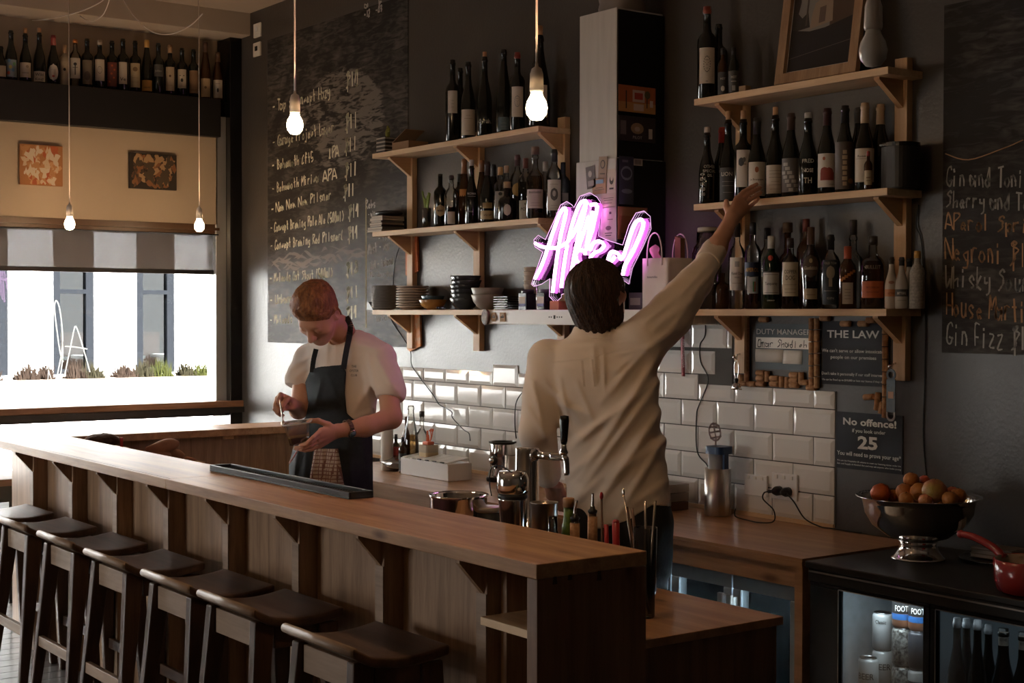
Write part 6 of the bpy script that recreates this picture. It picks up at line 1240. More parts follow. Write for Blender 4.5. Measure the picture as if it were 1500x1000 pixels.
# dark bottles behind the right door
g7 = 'dark bottles in the fridge'
for i, (px, yt, Yd, h_) in enumerate(((1402, 905, .10, .27), (1416, 906, .15, .27), (1432, 908, .10, .27), (1448, 915, .16, .27), (1412, 960, .07, .2), (1436, 952, .08, .2), (1456, 945, .10, .2))):
    q = P(px, yt, Y=FY+Yd); zb_ = max(.4125, q[2]-h_)
    if i >= 4: continue
    bottle(px, yt, FY+Yd, .4125, 'dark beer bottle behind the right fridge door', r=.030, kind='burg', group=g7, name='beer_bottle', cap=(.92, (.40, .42, .44)))
for i, (px, yt) in enumerate(((1470, 920), (1500, 926))):
    bottle(px, yt, FY+.09, .4125, 'dark wine bottle with a pale neck tag behind the right fridge door', r=.040, kind='burg', lab=[(.02, .32, 1.2, (.40, .43, .46)), (.86, .98, 1.2, (.34, .30, .25))], marks=[('ROTHES', .90, .012, .022, K)], group='tagged wine bottles in the fridge', name='wine_bottle')
# things at the window return: sweet potatoes in a crate, loaf
p = P(243, 662, X=-7.50)
t = thing('produce_crate', 'timber crate of sweet potatoes inside the far end of the bar', 'crate', (-7.50, p[1], .75))
zc = P(235, 668, X=-7.50)[2]-.03
obj('crate_base', MB().box(-7.65, -7.35, p[1]-.22, p[1]+.16, .7505, .762), M_ply, t)
for a_ in ((-7.65, -7.638, p[1]-.22, p[1]+.16), (-7.362, -7.35, p[1]-.22, p[1]+.16), (-7.638, -7.362, p[1]-.22, p[1]-.208), (-7.638, -7.362, p[1]+.148, p[1]+.16)): obj('crate_side', MB().box(*a_, .762, zc), M_ply, t)
obj('packing', MB().box(-7.637, -7.363, p[1]-.207, p[1]+.147, .762, zc-.01), M_card, t, label='folded card filling the crate')
M_sp = mat('sweet_potato_skin', (.36, .165, .085), .7, noise_amt=.3, noise_scale=14, bump=.4, bump_scale=40)
SPD = [((214, 658), (262, 649), .036, 'long sweet potato with a bulbous right end, topmost of the heap'), ((244, 661), (270, 669), .030, 'stubby sweet potato to the right under the long one'), ((222, 664), (250, 667), .028, 'sweet potato in front beneath the long one'), ((262, 672), (290, 677), .022, 'thin sweet potato lowest at the right of the heap')]
for (s0, s1, r_, lb) in SPD:
    a, b = P(*s0, X=-7.50), P(*s1, X=-7.46); ln = np.linalg.norm(b-a); n_ = 9
    pf = [(max(.002, r_*(.28+.75*math.sin(PI*min(1, (i/n_)**1.5*.96+.02))**.8) if 'long' in lb[:5] else r_*math.sin(PI*(.08+.84*i/n_))**.6), ln*i/n_) for i in range(n_+1)]
    tag(obj('sweet_potato', MB().lathe(a, [(.0005, -.004)]+pf+[(.0005, ln+.004)], 14, axis=b-a), M_sp, loc=a), lb, 'sweet potato')
p = P(150, 645, X=-7.50); mb = MB()
def loaf(u, v):
    a_, b_ = 2*PI*u, PI*v; r_ = 1+.18*noise.noise(Vector((3*math.cos(a_), 3*math.sin(a_), 4*v+7))); return (p[0]+.07*r_*math.sin(b_)*math.cos(a_), p[1]+.10*r_*math.sin(b_)*math.sin(a_), p[2]+.035*r_*math.cos(b_))
mb.grid(loaf, 24, 14); t = solid('bread_loaf', mb, mat('bread_crust', (.11, .055, .03), .9, col2=(.045, .022, .014), noise_scale=25, bump=.8, bump_scale=60), 'dark crusty loaf lying on the crate beyond the bar top', 'bread')
box_ = thing('cardboard_carton', 'tall brown carton under the dark loaf behind the bar', 'box', (p[0], p[1], .7505)); obj('carton', MB().box(p[0]-.09, p[0]+.10, p[1]-.12, p[1]+.11, .7505, p[2]-.037), M_card, box_)
q = P(178, 646, X=-7.42); t = thing('red_peeler', 'small upright red handled peeler behind the bar edge', 'peeler', (q[0], q[1], .7505)); obj('handle', MB().box(q[0]-.006, q[0]+.006, q[1]-.008, q[1]+.008, q[2]-.06, q[2]+.02, b=.003), mat('red_plastic', (.45, .03, .02), .4), t); obj('stand', MB().box(q[0]-.02, q[0]+.02, q[1]-.02, q[1]+.02, .7505, q[2]-.0605), M_card, t)
q = P(346, 688, Z=.76); t = thing('kitchen_knife', 'kitchen knife with a black handle on the low shelf under the return counter', 'knife', (-7.50, -.75, .7505)); obj('handle', MB().box(-7.53, -7.50, -.86, -.72, .7505, .772, b=.006), M_black, t); obj('blade', MB().prism([(-7.535, -.72, .762), (-7.50, -.72, .762), (-7.50, -.54, .762), (-7.515, -.50, .762)], (0, 0, .002)), M_steel, t)

# ------------------------------------------------------------------ behind the bar
UZ = .8905
def ub_pt(px, Y): return P(px, 760, Y=Y)
p = ub_pt(672, -1.43); c = np.array((p[0], p[1], UZ)); zr = P(672, 724, Y=-1.43)[2]-UZ
t = thing('steel_basin', 'round steel basin with straight sides just behind the bar', 'basin', c)
obj('basin', MB().lathe(c, [(.095, 0), (.098, .004), (.100, zr-.01), (.106, zr), (.104, zr+.002), (.098, zr-.006), (.094, .006), (.0001, .006)], 40), M_chrome, t)
p = ub_pt(715, -1.38); c = np.array((p[0], p[1], UZ)); zr = P(715, 741, Y=-1.38)[2]-UZ
t = thing('lidded_jar', 'low pot with a grey lid between the basin and the shaker', 'pot', c); obj('pot', MB().lathe(c, [(.04, 0), (.042, zr-.02)], 24), M_black, t); obj('lid', MB().lathe(c, [(.043, zr-.02), (.045, zr-.016), (.045, zr-.002), (.042, zr)], 24), M_steel_d, t)
p = ub_pt(751, -1.46); c = np.array((p[0], p[1], UZ)); zr = P(751, 690, Y=-1.46)[2]-UZ
t = thing('cocktail_shaker', 'steel cocktail shaker with a dark ring standing before the tap', 'shaker', c)
k = zr/.27
obj('cup', MB().lathe(c, [(.036, 0), (.038, .004), (.047, zr*.68), (.048, zr*.70)], 32), M_chrome, t)
obj('ring', MB().lathe(c, [(.049, zr*.70), (.050, zr*.71), (.050, zr*.735), (.048, zr*.74)], 32), M_black, t)
obj('strainer_top', MB().lathe(c, [(.047, zr*.74), (.053, zr*.80), (.053, zr*.92), (.050, zr*.95), (.045, zr), (.001, zr)], 32), M_chrome, t)
obj('wire_loop', MB().tube(smooth_path([c+(.04, -.02, zr*.98), c+(0, -.05, zr+.02), c+(-.05, -.05, zr+.01), c+(-.075, -.04, zr*.86), c+(-.05, -.05, zr*.72)], 5), .002, 6), M_cord, t)
# beer tap
p = ub_pt(772, -1.36); c = np.array((p[0], p[1], UZ)); zt = P(772, 655, Y=-1.36)[2]-UZ
t = thing('beer_tap', 'chrome beer tap column with a black handled faucet', 'beer tap', c)
obj('column', MB().lathe(c, [(.055, 0), (.055, .008), (.040, .010), (.040, zt-.004), (.038, zt), (.001, zt)], 36), M_chrome, t)
fx = np.array(P(800, 668, Y=-1.36)); zf = fx[2]; dx_ = np.array((.86, -.05, 0))
j0 = c+(0, 0, zf-UZ)+np.array((.038, 0, 0)); j1 = P(826, 670, Y=-1.38)
obj('shank', MB().tube([j0, j0*.4+j1*.6], .013, 14).lathe(j0, [(.021, 0), (.021, .012), (.014, .016)], 16, axis=j1-j0), M_chrome, t)
obj('faucet', MB().tube(smooth_path([j0*.4+j1*.6, j1, j1+(.012, 0, -.012), j1+(.022, -.005, -.055)], 4), .014, 12, r2=.009), M_chrome, t)
obj('collar', MB().lathe(j1+(0, 0, .008), [(.013, 0), (.015, .01), (.010, .02), (.008, .04)], 14), M_chrome, t)
hh0 = j1+(0, 0, .045)
obj('handle', MB().lathe(hh0, [(.010, 0), (.012, .01), (.016, .075), (.014, .090), (.001, .092)], 14, axis=(.03, 0, 1)), M_blackgloss, t)
p = ub_pt(797, -1.45); c = np.array((p[0], p[1], UZ)); zr = P(797, 736, Y=-1.45)[2]-UZ
t = thing('mixing_tin', 'dark steel mixing tin to the right of the shaker', 'tin', c); obj('tin', MB().lathe(c, [(.036, 0), (.045, zr), (.046, zr+.002), (.043, zr), (.034, .004), (.0001, .004)], 32), M_steel_d, t)
def uz(x): return .8005 if x > -3.775 else .8905
def ub_bottle(px, ytop, Y, lb, r, kind, glass, **k): return bottle(px, ytop, Y, uz(P(px, ytop, Y=Y)[0]), lb, r=r, kind=kind, glass=glass, name=k.pop('name', 'pourer_bottle'), **k)
ub_bottle(810, 756, -1.50, 'tiny jar of amber spice in front of the mixing tin', .020, 'jar', M_glass, fill=(.7, (.35, .15, .05)), name='spice_jar', cat='jar')
bottle(833, 729, -1.50, uz(P(833, 729, Y=-1.50)[0]), 'small green labelled bottle with a wide cork behind the bar edge', r=.022, kind='jar', glass=mat('leaf_green_label', (.10, .17, .02), .5, noise_amt=.5, noise_scale=60), closure=(.018, .022, (.38, .20, .09)), name='cork_bottle')
M_pour = mat('pourer_steel', (.60, .56, .52), .2, 1)
for i, (px, yn, lb) in enumerate(((842, 758, 'bottle with a cork collar and bent steel pourer, left of the clear pourer bottle'), (868, 748, 'clear bottle with a cork collar and straight steel pourer'))):
    q = P(px, yn+4, Y=-1.50); z_ = uz(q[0]); c = np.array((q[0], q[1], z_)); hB = q[2]-z_
    t = thing('pourer_bottle', lb, 'bottle', c); rb = .024
    obj('glass_body', MB().lathe(c, [(rb*1.15, 0), (rb*1.2, .005), (rb*1.1, hB*.45), (rb*.75, hB*.62), (rb*.55, hB*.70), (rb*.5, hB)], 20), M_glass, t)
    obj('collar', MB().lathe(c, [(rb*.62, hB*.70), (rb*.64, hB*.72), (rb*.62, hB*.97)], 16), M_cork, t)
    obj('pourer_base', MB().lathe(c, [(rb*.5, hB), (rb*.62, hB+.006), (rb*.62, hB+.010), (rb*.35, hB+.014), (rb*.3, hB+.022)], 14), M_black, t)
    obj('spout', MB().tube(smooth_path([c+(0, 0, hB+.018), c+(.001, 0, hB+.035), c+(.010 if i == 0 else .001, 0, hB+.062)], 4), .0055, 8, r2=.0035), M_pour, t)
def stirrer(px0, py0, px1, py1, Y, label, m, r=.004, tip=None, name='bar_tool', low=None):
    a = P(px0, py0, Y=Y); b = P(px1, py1, Y=Y); t = thing(name, label, 'bar tool', (b[0], b[1], b[2])); 
    obj('shaft', MB().tube([b, a], r, 8), m, t)
    if tip: obj('tip', MB().ball(a, *tip[0]), tip[1], t)
# glass of tools
q = P(945, 775, Y=-1.42); UZ = .8005; c = np.array((q[0], q[1], UZ)); hG = P(945, 772, Y=-1.42)[2]-UZ
t = thing('tool_glass', 'clear glass full of bar spoons and tongs at the end of the bar', 'glass', c)
obj('glass', MB().lathe(c, [(.028, 0), (.030, .004), (.036, hG), (.0345, hG), (.028, .012), (.0001, .012)], 28), M_glass, t)
gB = c+(0, 0, .02)
def tool(px, py, lb, m, r, tip=None, off=(0, 0)):
    a = P(px, py, Y=-1.42+off[1]); b = gB+(off[0], off[1], 0); t = thing('bar_tool', lb, 'bar tool', b)
    obj('shaft', MB().tube([b, b*.5+a*.5, a], r, 8), m, t)
    if tip: obj('tip', MB().ball(a, *tip), m, t)
M_tool = mat('tool_steel', (.55, .47, .40), .25, 1); M_bamboo = mat('dark_bamboo', (.12, .06, .035), .6); M_redp = mat('red_handle', (.32, .015, .02), .35)
tool(913, 722, 'bar spoon with a hooked top in the tool glass, leftmost', M_tool, .003, (.006, .004, .014), (-.012, 0))
tool(918, 742, 'dark flat stick in the tool glass leaning left', M_bamboo, .0045, None, (-.006, .006))
tool(926, 744, 'second dark flat stick in the tool glass', M_bamboo, .0045, None, (0, -.006))
tool(945, 733, 'upright steel straw in the tool glass', M_tool, .0038, None, (.004, .006))
tool(960, 733, 'steel straw in the tool glass leaning right', M_tool, .0038, None, (.014, -.004))
p = P(890, 790, Y=-1.50)
def standing(px, py, pyb, lb, m, r, tip=None, Y=-1.50):
    a = P(px, py, Y=Y); b = np.array((P(px+3, pyb, Y=Y)[0], Y, UZ)); t = thing('bar_tool', lb, 'bar tool', b)
    obj('shaft', MB().tube([b, a], r, 8), m, t)
    if tip: obj('tip', MB().ball(a, *tip[0]), tip[1], t)
standing(881, 726, 800, 'slim muddler with a red tip behind the bar edge', M_bamboo, .0035, ((.006, .006, .012), M_redp))
standing(888, 768, 800, 'short tool with a red handle beside the slim muddler', M_redp, .007)
standing(902, 764, 800, 'thick tool with a rounded red handle left of the tool glass', M_redp, .011, ((.011, .011, .008), M_redp))
q = P(891, 800, Y=-1.50); hc_ = P(891, 800, Y=-1.5)[2]-UZ
t = thing('utensil_cup', 'dark cup holding the red handled tools behind the bar edge', 'cup', (q[0], -1.50, UZ))
obj('cup', MB().lathe((q[0], -1.5, UZ), [(.040, 0), (.042, .004), (.045, hc_-.02), (.043, hc_-.02), (.039, .006), (.0001, .006)], 24), M_black, t)
# black bar mat on the counter, loose cloth
a, b = P(452, 716, Z=1.052), P(595, 746, Z=1.052)
t = thing('bar_mat', 'long black rubber tray lying on the bar top before the barista', 'tray', ((a[0]+b[0])/2, -1.67, 1.05))
x0, x1 = P(449, 716, Y=-1.75)[0], P(632, 742, Y=-1.72)[0]
y0_, y1_ = -1.745, -1.645
x0 = P(449, 712, Z=1.07)[0]+.0; x1 = P(634, 742, Z=1.07)[0]
x0, x1 = -5.62, -4.47
obj('base', MB().box(x0, x1, y0_, y1_, 1.0505, 1.056, b=.001), M_black, t)
obj('rim', MB().box(x0, x1, y0_, y0_+.010, 1.056, 1.075, b=.002).box(x0, x1, y1_-.010, y1_, 1.056, 1.075, b=.002).box(x0, x0+.01, y0_+.01, y1_-.01, 1.056, 1.075).box(x1-.01, x1, y0_+.01, y1_-.01, 1.056, 1.075), mat('black_rubber', (.02, .021, .022), .35), t)
nb = MB()
for i in range(60):
    for j in range(4): nb.lathe((x0+.02+i*(x1-x0-.04)/59, y0_+.025+j*.017, 1.056), [(.005, 0), (.004, .008)], 6)
obj('rubber_nubs', nb, mat('black_rubber', (.02, .021, .022), .35), t)['kind'] = 'stuff'
# scales and slab on the end cabinet
p = P(960, 855, Z=.80); 
solid('wooden_drawer_box', MB().box(-3.74, -3.56, -1.52, -1.12, .8005, .845, b=.002), mat('grey_wood_box', (.09, .055, .035), .5), 'dark grained flat box on the end cabinet', 'box')
solid('kitchen_scale', MB().box(-3.74, -3.60, -1.50, -1.14, .8455, .872, b=.006), M_black, 'flat black scale lying on the dark box behind the bar end', 'scale')
q = P(950, 822, Y=-1.45)
# ------------------------------------------------------------------ stools
def make_stool(x, y0, label):
    """x = near right corner of the seat, seat runs 0.42 towards -x, y0 = customer side edge"""
    W_, D_ = .42, .325; t = thing('bar_stool', label, 'stool', (x-W_/2, y0+D_/2, 0), 'row of bar stools')
    X0, X1, Y0, Y1 = x-W_, x, y0, y0+D_
    def top(u, v):
        xx = X0+W_*u; yy = Y0+D_*v
        lip = .030*max(0, (.20-v)/.20)**1.4; z = .735-.018*math.sin(PI*min(1, max(0, (v-.12)/.9)))+lip
        return (xx, yy, z)
    mb = MB(); nu, nv = 10, 18; g = []
    for i in range(nu+1):
        for j in range(nv+1):
            g.append(top(i/nu, j/nv))
    n = len(g); th = [(.030 if True else 0)]*n
    vs = g+[(a, b, c-.030) for a, b, c in g]; fs = []; Wn = nv+1
    for i in range(nu):
        for j in range(nv):
            a, b, c, d = i*Wn+j, (i+1)*Wn+j, (i+1)*Wn+j+1, i*Wn+j+1; fs += [(a, b, c, d), (n+a, n+d, n+c, n+b)]
    for i in range(nu): fs += [(i*Wn, n+i*Wn, n+(i+1)*Wn, (i+1)*Wn), (i*Wn+nv, (i+1)*Wn+nv, n+(i+1)*Wn+nv, n+i*Wn+nv)]
    for j in range(nv): fs += [(j, j+1, n+j+1, n+j), (nu*Wn+j, n+nu*Wn+j, n+nu*Wn+j+1, nu*Wn+j+1)]
    mb.add(vs, fs, True); s = obj('seat', mb, M_stool, t)
    bv = s.modifiers.new('bevel', 'BEVEL'); bv.width = .008; bv.segments = 3; bv.limit_method = 'ANGLE'; bv.angle_limit = math.radians(50)
    obj('seat_lip', MB().tube([(X0+.004, Y0+.002, .751), (X1-.004, Y0+.002, .751)], .0145, 12), M_stooledge, t)
    ins = .045; zt = .708
    for sx in (0, 1):
        for sy in (0, 1):
            ax, ay = (X0+ins if sx == 0 else X1-ins), (Y0+.05 if sy == 0 else Y1-.045)
            bx, by = ax+(-.055 if sx == 0 else .055), ay+(-.075 if sy == 0 else .035)
            poly = []
            for (cx, cy, z, hx, hy) in ((ax, ay, zt-.002+(.01 if sy == 0 else -.02), .021, .036), ((ax*.72+bx*.28), (ay*.72+by*.28), .50, .020, .031), (bx, by, 0, .014, .018)):
                poly.append([(cx-hx, cy-hy, z), (cx+hx, cy-hy, z), (cx+hx, cy+hy, z), (cx-hx, cy+hy, z)])
            m_ = MB(); m_.add([v for q in poly for v in q], [(0, 1, 2, 3), (8, 11, 10, 9)]+[(k*4+i, k*4+(i+1) % 4, (k+1)*4+(i+1) % 4, (k+1)*4+i) for k in (0, 1) for i in range(4)])
            l_ = obj('leg', m_, M_stoolz, t); bv = l_.modifiers.new('bevel', 'BEVEL'); bv.width = .006; bv.segments = 2
    obj('apron', MB().box(X0+ins+.022, X1-ins-.022, Y0+.03, Y0+.052, .625, .708, b=.003), M_stooledge, t, label='pale end-grain apron facing the room')
    obj('apron', MB().box(X0+ins+.022, X1-ins-.022, Y1-.06, Y1-.04, .625, .695, b=.003), M_stool, t)
    for xx in (X0+ins, X1-ins): obj('side_apron', MB().box(xx-.012, xx+.012, Y0+.087, Y1-.082, .62, .70, b=.003), M_stool, t)
    for (ya, yb, z) in ((Y0-.012, Y0+.010, .27), (Y1-.025, Y1-.007, .22)):
        obj('footrest', MB().box(X0+.022, X1-.022, ya, yb, z, z+.045, b=.003), M_stooledge if ya < Y0 else M_stool, t)
    return t
ST = [(-3.560, -2.250), (-4.220, -2.230), (-4.712, -2.232), (-5.300, -2.234), (-5.880, -2.230), (-6.470, -2.230), (-7.050, -2.230)]
SL = ['dark wooden bar stool nearest the solid end of the bar', 'dark wooden bar stool second from the solid end of the bar', 'dark wooden bar stool third from the solid end of the bar', 'dark wooden bar stool in the middle of the row of seven', 'dark wooden bar stool third from the window end', 'dark wooden bar stool second from the window end', 'dark wooden bar stool nearest the window, its seat cut by the left picture edge']
s0 = make_stool(*ST[0], SL[0]); b0 = Vector(s0.location)
for (x, y), lb in zip(ST[1:], SL[1:]):
    dup(s0, b0+Vector((x-ST[0][0], y-ST[0][1], 0)), lb)

# ------------------------------------------------------------------ pendant bulbs
M_bulb = mat('lit_bulb', (1, 1, 1), .4, emit=(1, .80, .52), es=14)
M_off = mat('unlit_frosted_bulb', (.68, .65, .60), .25, coat=.3)
M_socket = mat('white_porcelain', (.62, .56, .50), .4)
def pendant(p, label, lit=True, s=1.0, watts=None, ztop=3.664):
    p = np.array(p, float); t = thing('pendant_bulb', label, 'lamp', p, 'bare pendant bulbs')
    obj('bulb', MB().lathe(p, [(.0001, -.036*s), (.016*s, -.033*s), (.028*s, -.018*s), (.031*s, 0), (.027*s, .018*s), (.018*s, .034*s), (.015*s, .046*s)], 24), M_bulb if lit else M_off, t)
    obj('socket', MB().lathe(p, [(.018*s, .044*s), (.020*s, .050*s), (.0185*s, .095*s), (.014*s, .110*s), (.005*s, .116*s), (.004*s, .125*s)], 20), M_socket, t)
    obj('cord', MB().tube([p+(0, 0, .12*s), (p[0], p[1], ztop)], .0032, 6), M_socket, t)
    if lit:
        L = light('bulb_light', 'POINT', tuple(p), watts or BULB_W, WARM, shadow_soft_size=.036); L.parent = t; L.location = (0, 0, 0)
    return t
B1, B2 = PD(102, 328, 8.6), PD(292, 331, 8.95)
pendant(B1, 'lit bare bulb on a long white cord before the window, further from the corner')
pendant(B2, 'lit bare bulb on a long white cord before the window, nearer the corner post')
pendant(P(432, 183, Y=-1.75), 'lit bare bulb hanging before the tall chalkboard')
pendant(P(786, 158, Y=-1.80), 'lit bare bulb hanging before the magnum bottle, largest of the lit ones')
pendant(P(1279, 74, Y=-1.80), 'unlit frosted bulb hanging beside the framed picture', lit=False)
for i, (x, y, lb) in enumerate(((-4.6, -5.2, 'lit bare bulb over the tables behind the viewer, nearest the window'), (-2.0, -5.6, 'lit bare bulb over the tables behind the viewer, furthest from the window'))):
    pendant((x, y, 2.3), lb, watts=BULB_W*1.1)  # unseen pendants added behind the viewer for warm light on the near sides
# swags of white cable under the ceiling by the window
def sw(pts, lb): 
    mb = MB().tube(smooth_path(pts, 6), .0035, 6); solid('swagged_cord', mb, M_socket, lb, 'cord')
X_ = -8.4
q = [P(x, y, Y=B1[1]) for x, y in ((-60, 10), (0, 25), (50, 30), (108, 20), (150, 1), (165, -20))]
sw(q, 'white cable looping under the ceiling at the left, the widest swag')
q = [P(x, y, Y=B1[1]+.2) for x, y in ((104, -10), (112, 18), (133, 31), (152, 20), (163, -10))]
sw(q, 'short white cable loop beside the left pendant cord')
q = [P(x, y, Y=-.9) for x, y in ((175, -10), (195, 22), (222, 46), (250, 50), (278, 38), (297, 20))]
sw(q, 'white cable swag ending at the pendant nearer the corner')

# ------------------------------------------------------------------ neon sign
t = thing('neon_sign', 'pink white neon script sign on a clear acrylic backing on the hood', 'sign', (-4.9, -.22, HZ))
NY = -.312
def NPt(x, y, d=0): 
    q = P(760+x/3.846, 200+y/3.846, Y=NY+d); return q
M_neon = mat('neon_core', (1, 1, 1), .5, emit=(1, .45, .95), es=6.5)
M_neon2 = mat('neon_side_glow', (.9, .3, .8), .3, emit=(.75, .10, .72), es=1.0)  # side tubes added; emission stands for the magenta fringe of the core
ST_ = [[(90, 800), (130, 720), (165, 620), (205, 500), (238, 420), (262, 404), (264, 440), (235, 560), (212, 700), (190, 878)],
 [(92, 600), (125, 618), (185, 628), (240, 618), (290, 575), (330, 500), (362, 420), (376, 380)],
 [(238, 850), (252, 740), (275, 600), (305, 480), (340, 385), (368, 362), (384, 375), (372, 430), (345, 520), (318, 640), (300, 740), (290, 800)],
 [(405, 385), (440, 385), (430, 450), (405, 560), (380, 640), (345, 640), (325, 655), (330, 700), (355, 720)],
 [(372, 665), (385, 600), (400, 500), (415, 420)],
 [(400, 640), (420, 600), (455, 590), (480, 610), (460, 640), (420, 660), (400, 700), (440, 740), (500, 720), (540, 680)],
 [(500, 700), (520, 650), (560, 660), (575, 690), (590, 670), (610, 610), (640, 520), (665, 475), (695, 470), (700, 500), (680, 560), (640, 650), (600, 720), (585, 780)],
 [(300, 790), (315, 700), (345, 600), (372, 520), (392, 450)]]
core, jac = MB(), MB()
for s_ in ST_:
    pts = smooth_path([NPt(*q) for q in s_], 5)
    obj('neon_tube', MB().tube(pts, .0072, 8), M_neon, t)
    o2 = [np.array(q)+(.018, .006, -.003) for q in pts]; obj('tube_side_glow', MB().tube(o2, .0075, 6), M_neon2, t)
bk = MB(); ol1 = [(70, 830), (85, 845), (130, 830), (175, 800), (172, 900), (205, 935), (240, 905), (240, 890), (330, 860), (420, 800), (560, 790), (620, 830), (640, 740), (700, 620), (745, 520), (740, 450), (705, 418), (660, 430), (620, 500), (585, 610), (520, 590), (490, 580), (450, 560), (460, 370), (440, 340), (400, 315), (345, 335), (310, 400), (300, 385), (270, 365), (235, 385), (200, 470), (150, 580), (110, 555), (85, 580), (90, 620), (135, 650)]
bk.prism([NPt(x, y, .020) for x, y in ol1], (0, .006, 0))
obj('acrylic_backing', bk, clear('neon_acrylic', (.97, .93, .97), 0), t)
ed = MB().tube([NPt(x, y, .019) for x, y in ol1]+[NPt(*ol1[0], .019)], .0016, 5); obj('backing_edge', ed, mat('acrylic_edge_glow', (.8, .6, .8), .2, emit=(.8, .5, .8), es=.5), t)  # edge is no source; neon light caught by it put in as emission
for (x, y) in ((100, 838), (205, 930)): 
    a = NPt(x, y, .022); obj('stand_off', MB().tube([a, (a[0], a[1]+.002, HZ)], .003, 6), M_chrome, t)
for (x, y) in ((560, 790), (400, 800)):
    a = NPt(x, y, .022); obj('foot', MB().box(a[0]-.02, a[0]+.02, a[1]-.01, a[1]+.02, HZ, max(HZ+.01, a[2])), M_glass, t)

# ------------------------------------------------------------------ outside the window
M_fac = mat('white_render', (.74, .76, .78), .9, noise_amt=.03, noise_scale=1.5)
struct('ground', MB().box(-40, -9.4, -30, 30, -.3, -.02).box(-9.4, 6, -30, -8.1, -.3, -.02), mat('asphalt', (.13, .13, .13), .9, noise_amt=.1, noise_scale=2))
OX = -17.0
def oy(px, X=OX): return P(px, 480, X=X)[1]
hs = thing('opposite_building', 'white rendered building with dark framed windows across the street', 'building', (OX-1, 0, 0))
zb_ = P(150, 547, X=OX)[2]; ztp = 3.6
edges = [(78, 138), (200, 256), (321, 377), (-46, 12), (-170, -112), (440, 496)]
edges = sorted((oy(a), oy(b)) for a, b in edges)
ys = [-14]+[v for e in edges for v in e]+[9]
for a, b in zip(ys[0::2], ys[1::2]): obj('wall_pier', MB().box(OX-.3, OX, a, b, 0, 4.6), M_fac, hs)
M_fr = mat('window_frame_grey', (.006, .007, .009), .9, spec=.05)
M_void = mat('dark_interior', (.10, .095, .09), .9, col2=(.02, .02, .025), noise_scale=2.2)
for a, b in edges:
    obj('wall_below_window', MB().box(OX-.3, OX-.001, a, b, 0, zb_), M_fac, hs); obj('wall_above_window', MB().box(OX-.3, OX-.001, a, b, ztp, 4.6), M_fac, hs)
    f_ = obj('window_frame', MB().box(OX-.12, OX-.02, a, a+.09, zb_, ztp).box(OX-.12, OX-.02, b-.09, b, zb_, ztp).box(OX-.12, OX-.02, a+.09, b-.09, zb_+.95, zb_+1.0).box(OX-.12, OX-.02, a+.09, b-.09, zb_, zb_+.06), M_fr, hs)
    obj('pane', MB().box(OX-.08, OX-.07, a+.09, b-.09, zb_, ztp), clear('street_glass', (.8, .85, .88), 0, 0, .2, 1.3), f_)
obj('roof_slab', MB().box(OX-4, OX+.1, -14, 9, 4.6, 4.8), M_fac, hs)
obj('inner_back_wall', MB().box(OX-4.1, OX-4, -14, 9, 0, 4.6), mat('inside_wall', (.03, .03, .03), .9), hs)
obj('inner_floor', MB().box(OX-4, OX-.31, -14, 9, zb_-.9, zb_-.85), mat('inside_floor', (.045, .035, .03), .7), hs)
# made-up furniture: shapes standing for the street reflected in the opposite windows
rn = random.Random(11)
for i, (a, b) in enumerate(edges[1:5]):
    m = (a+b)/2; zf = zb_-.85
    t = thing('reflection_table', ['pale table inside the leftmost opposite window', 'pale table inside the second opposite window', 'pale table inside the third opposite window', 'pale table inside the fourth opposite window'][i], 'table', (OX-1.6, m, zf))
    obj('table_top', MB().box(OX-2.0, OX-1.2, m-.35, m+.35, zf+.98, zf+1.02), mat('inside_pale', (.65, .62, .58), .6), t); obj('leg', MB().box(OX-1.63, OX-1.57, m-.03, m+.03, zf, zf+.98), M_fr, t)
    t = thing('reflection_shade', ['white paper shade inside the leftmost opposite window', 'white paper shade inside the second opposite window', 'white paper shade inside the third opposite window', 'white paper shade inside the fourth opposite window'][i], 'lamp', (OX-1.4, m+.1, zf+1.6))
    obj('shade', MB().lathe((OX-1.4, m+.1, zf+1.55), [(.22, 0), (.16, .22), (.05, .26)], 16), mat('inside_pale', (.65, .62, .58), .6), t); obj('rod', MB().tube([(OX-1.4, m+.1, zf+1.8), (OX-1.4, m+.1, 4.6)], .01, 5), M_fr, t)
    t = thing('cabinet', ['brown cabinet inside the leftmost opposite window', 'brown cabinet inside the second opposite window', 'brown cabinet inside the third opposite window', 'brown cabinet inside the fourth opposite window'][i], 'cabinet', (OX-3.2, m-.3, zf))
    obj('carcass', MB().box(OX-3.5, OX-3.0, m-.7, m+.2, zf, zf+1.3), mat('inside_brown', (.16, .09, .06), .6), t); obj('door', MB().box(OX-2.995, OX-2.98, m-.66, m+.16, zf+.05, zf+1.25), mat('inside_brown2', (.22, .12, .08), .6), t)
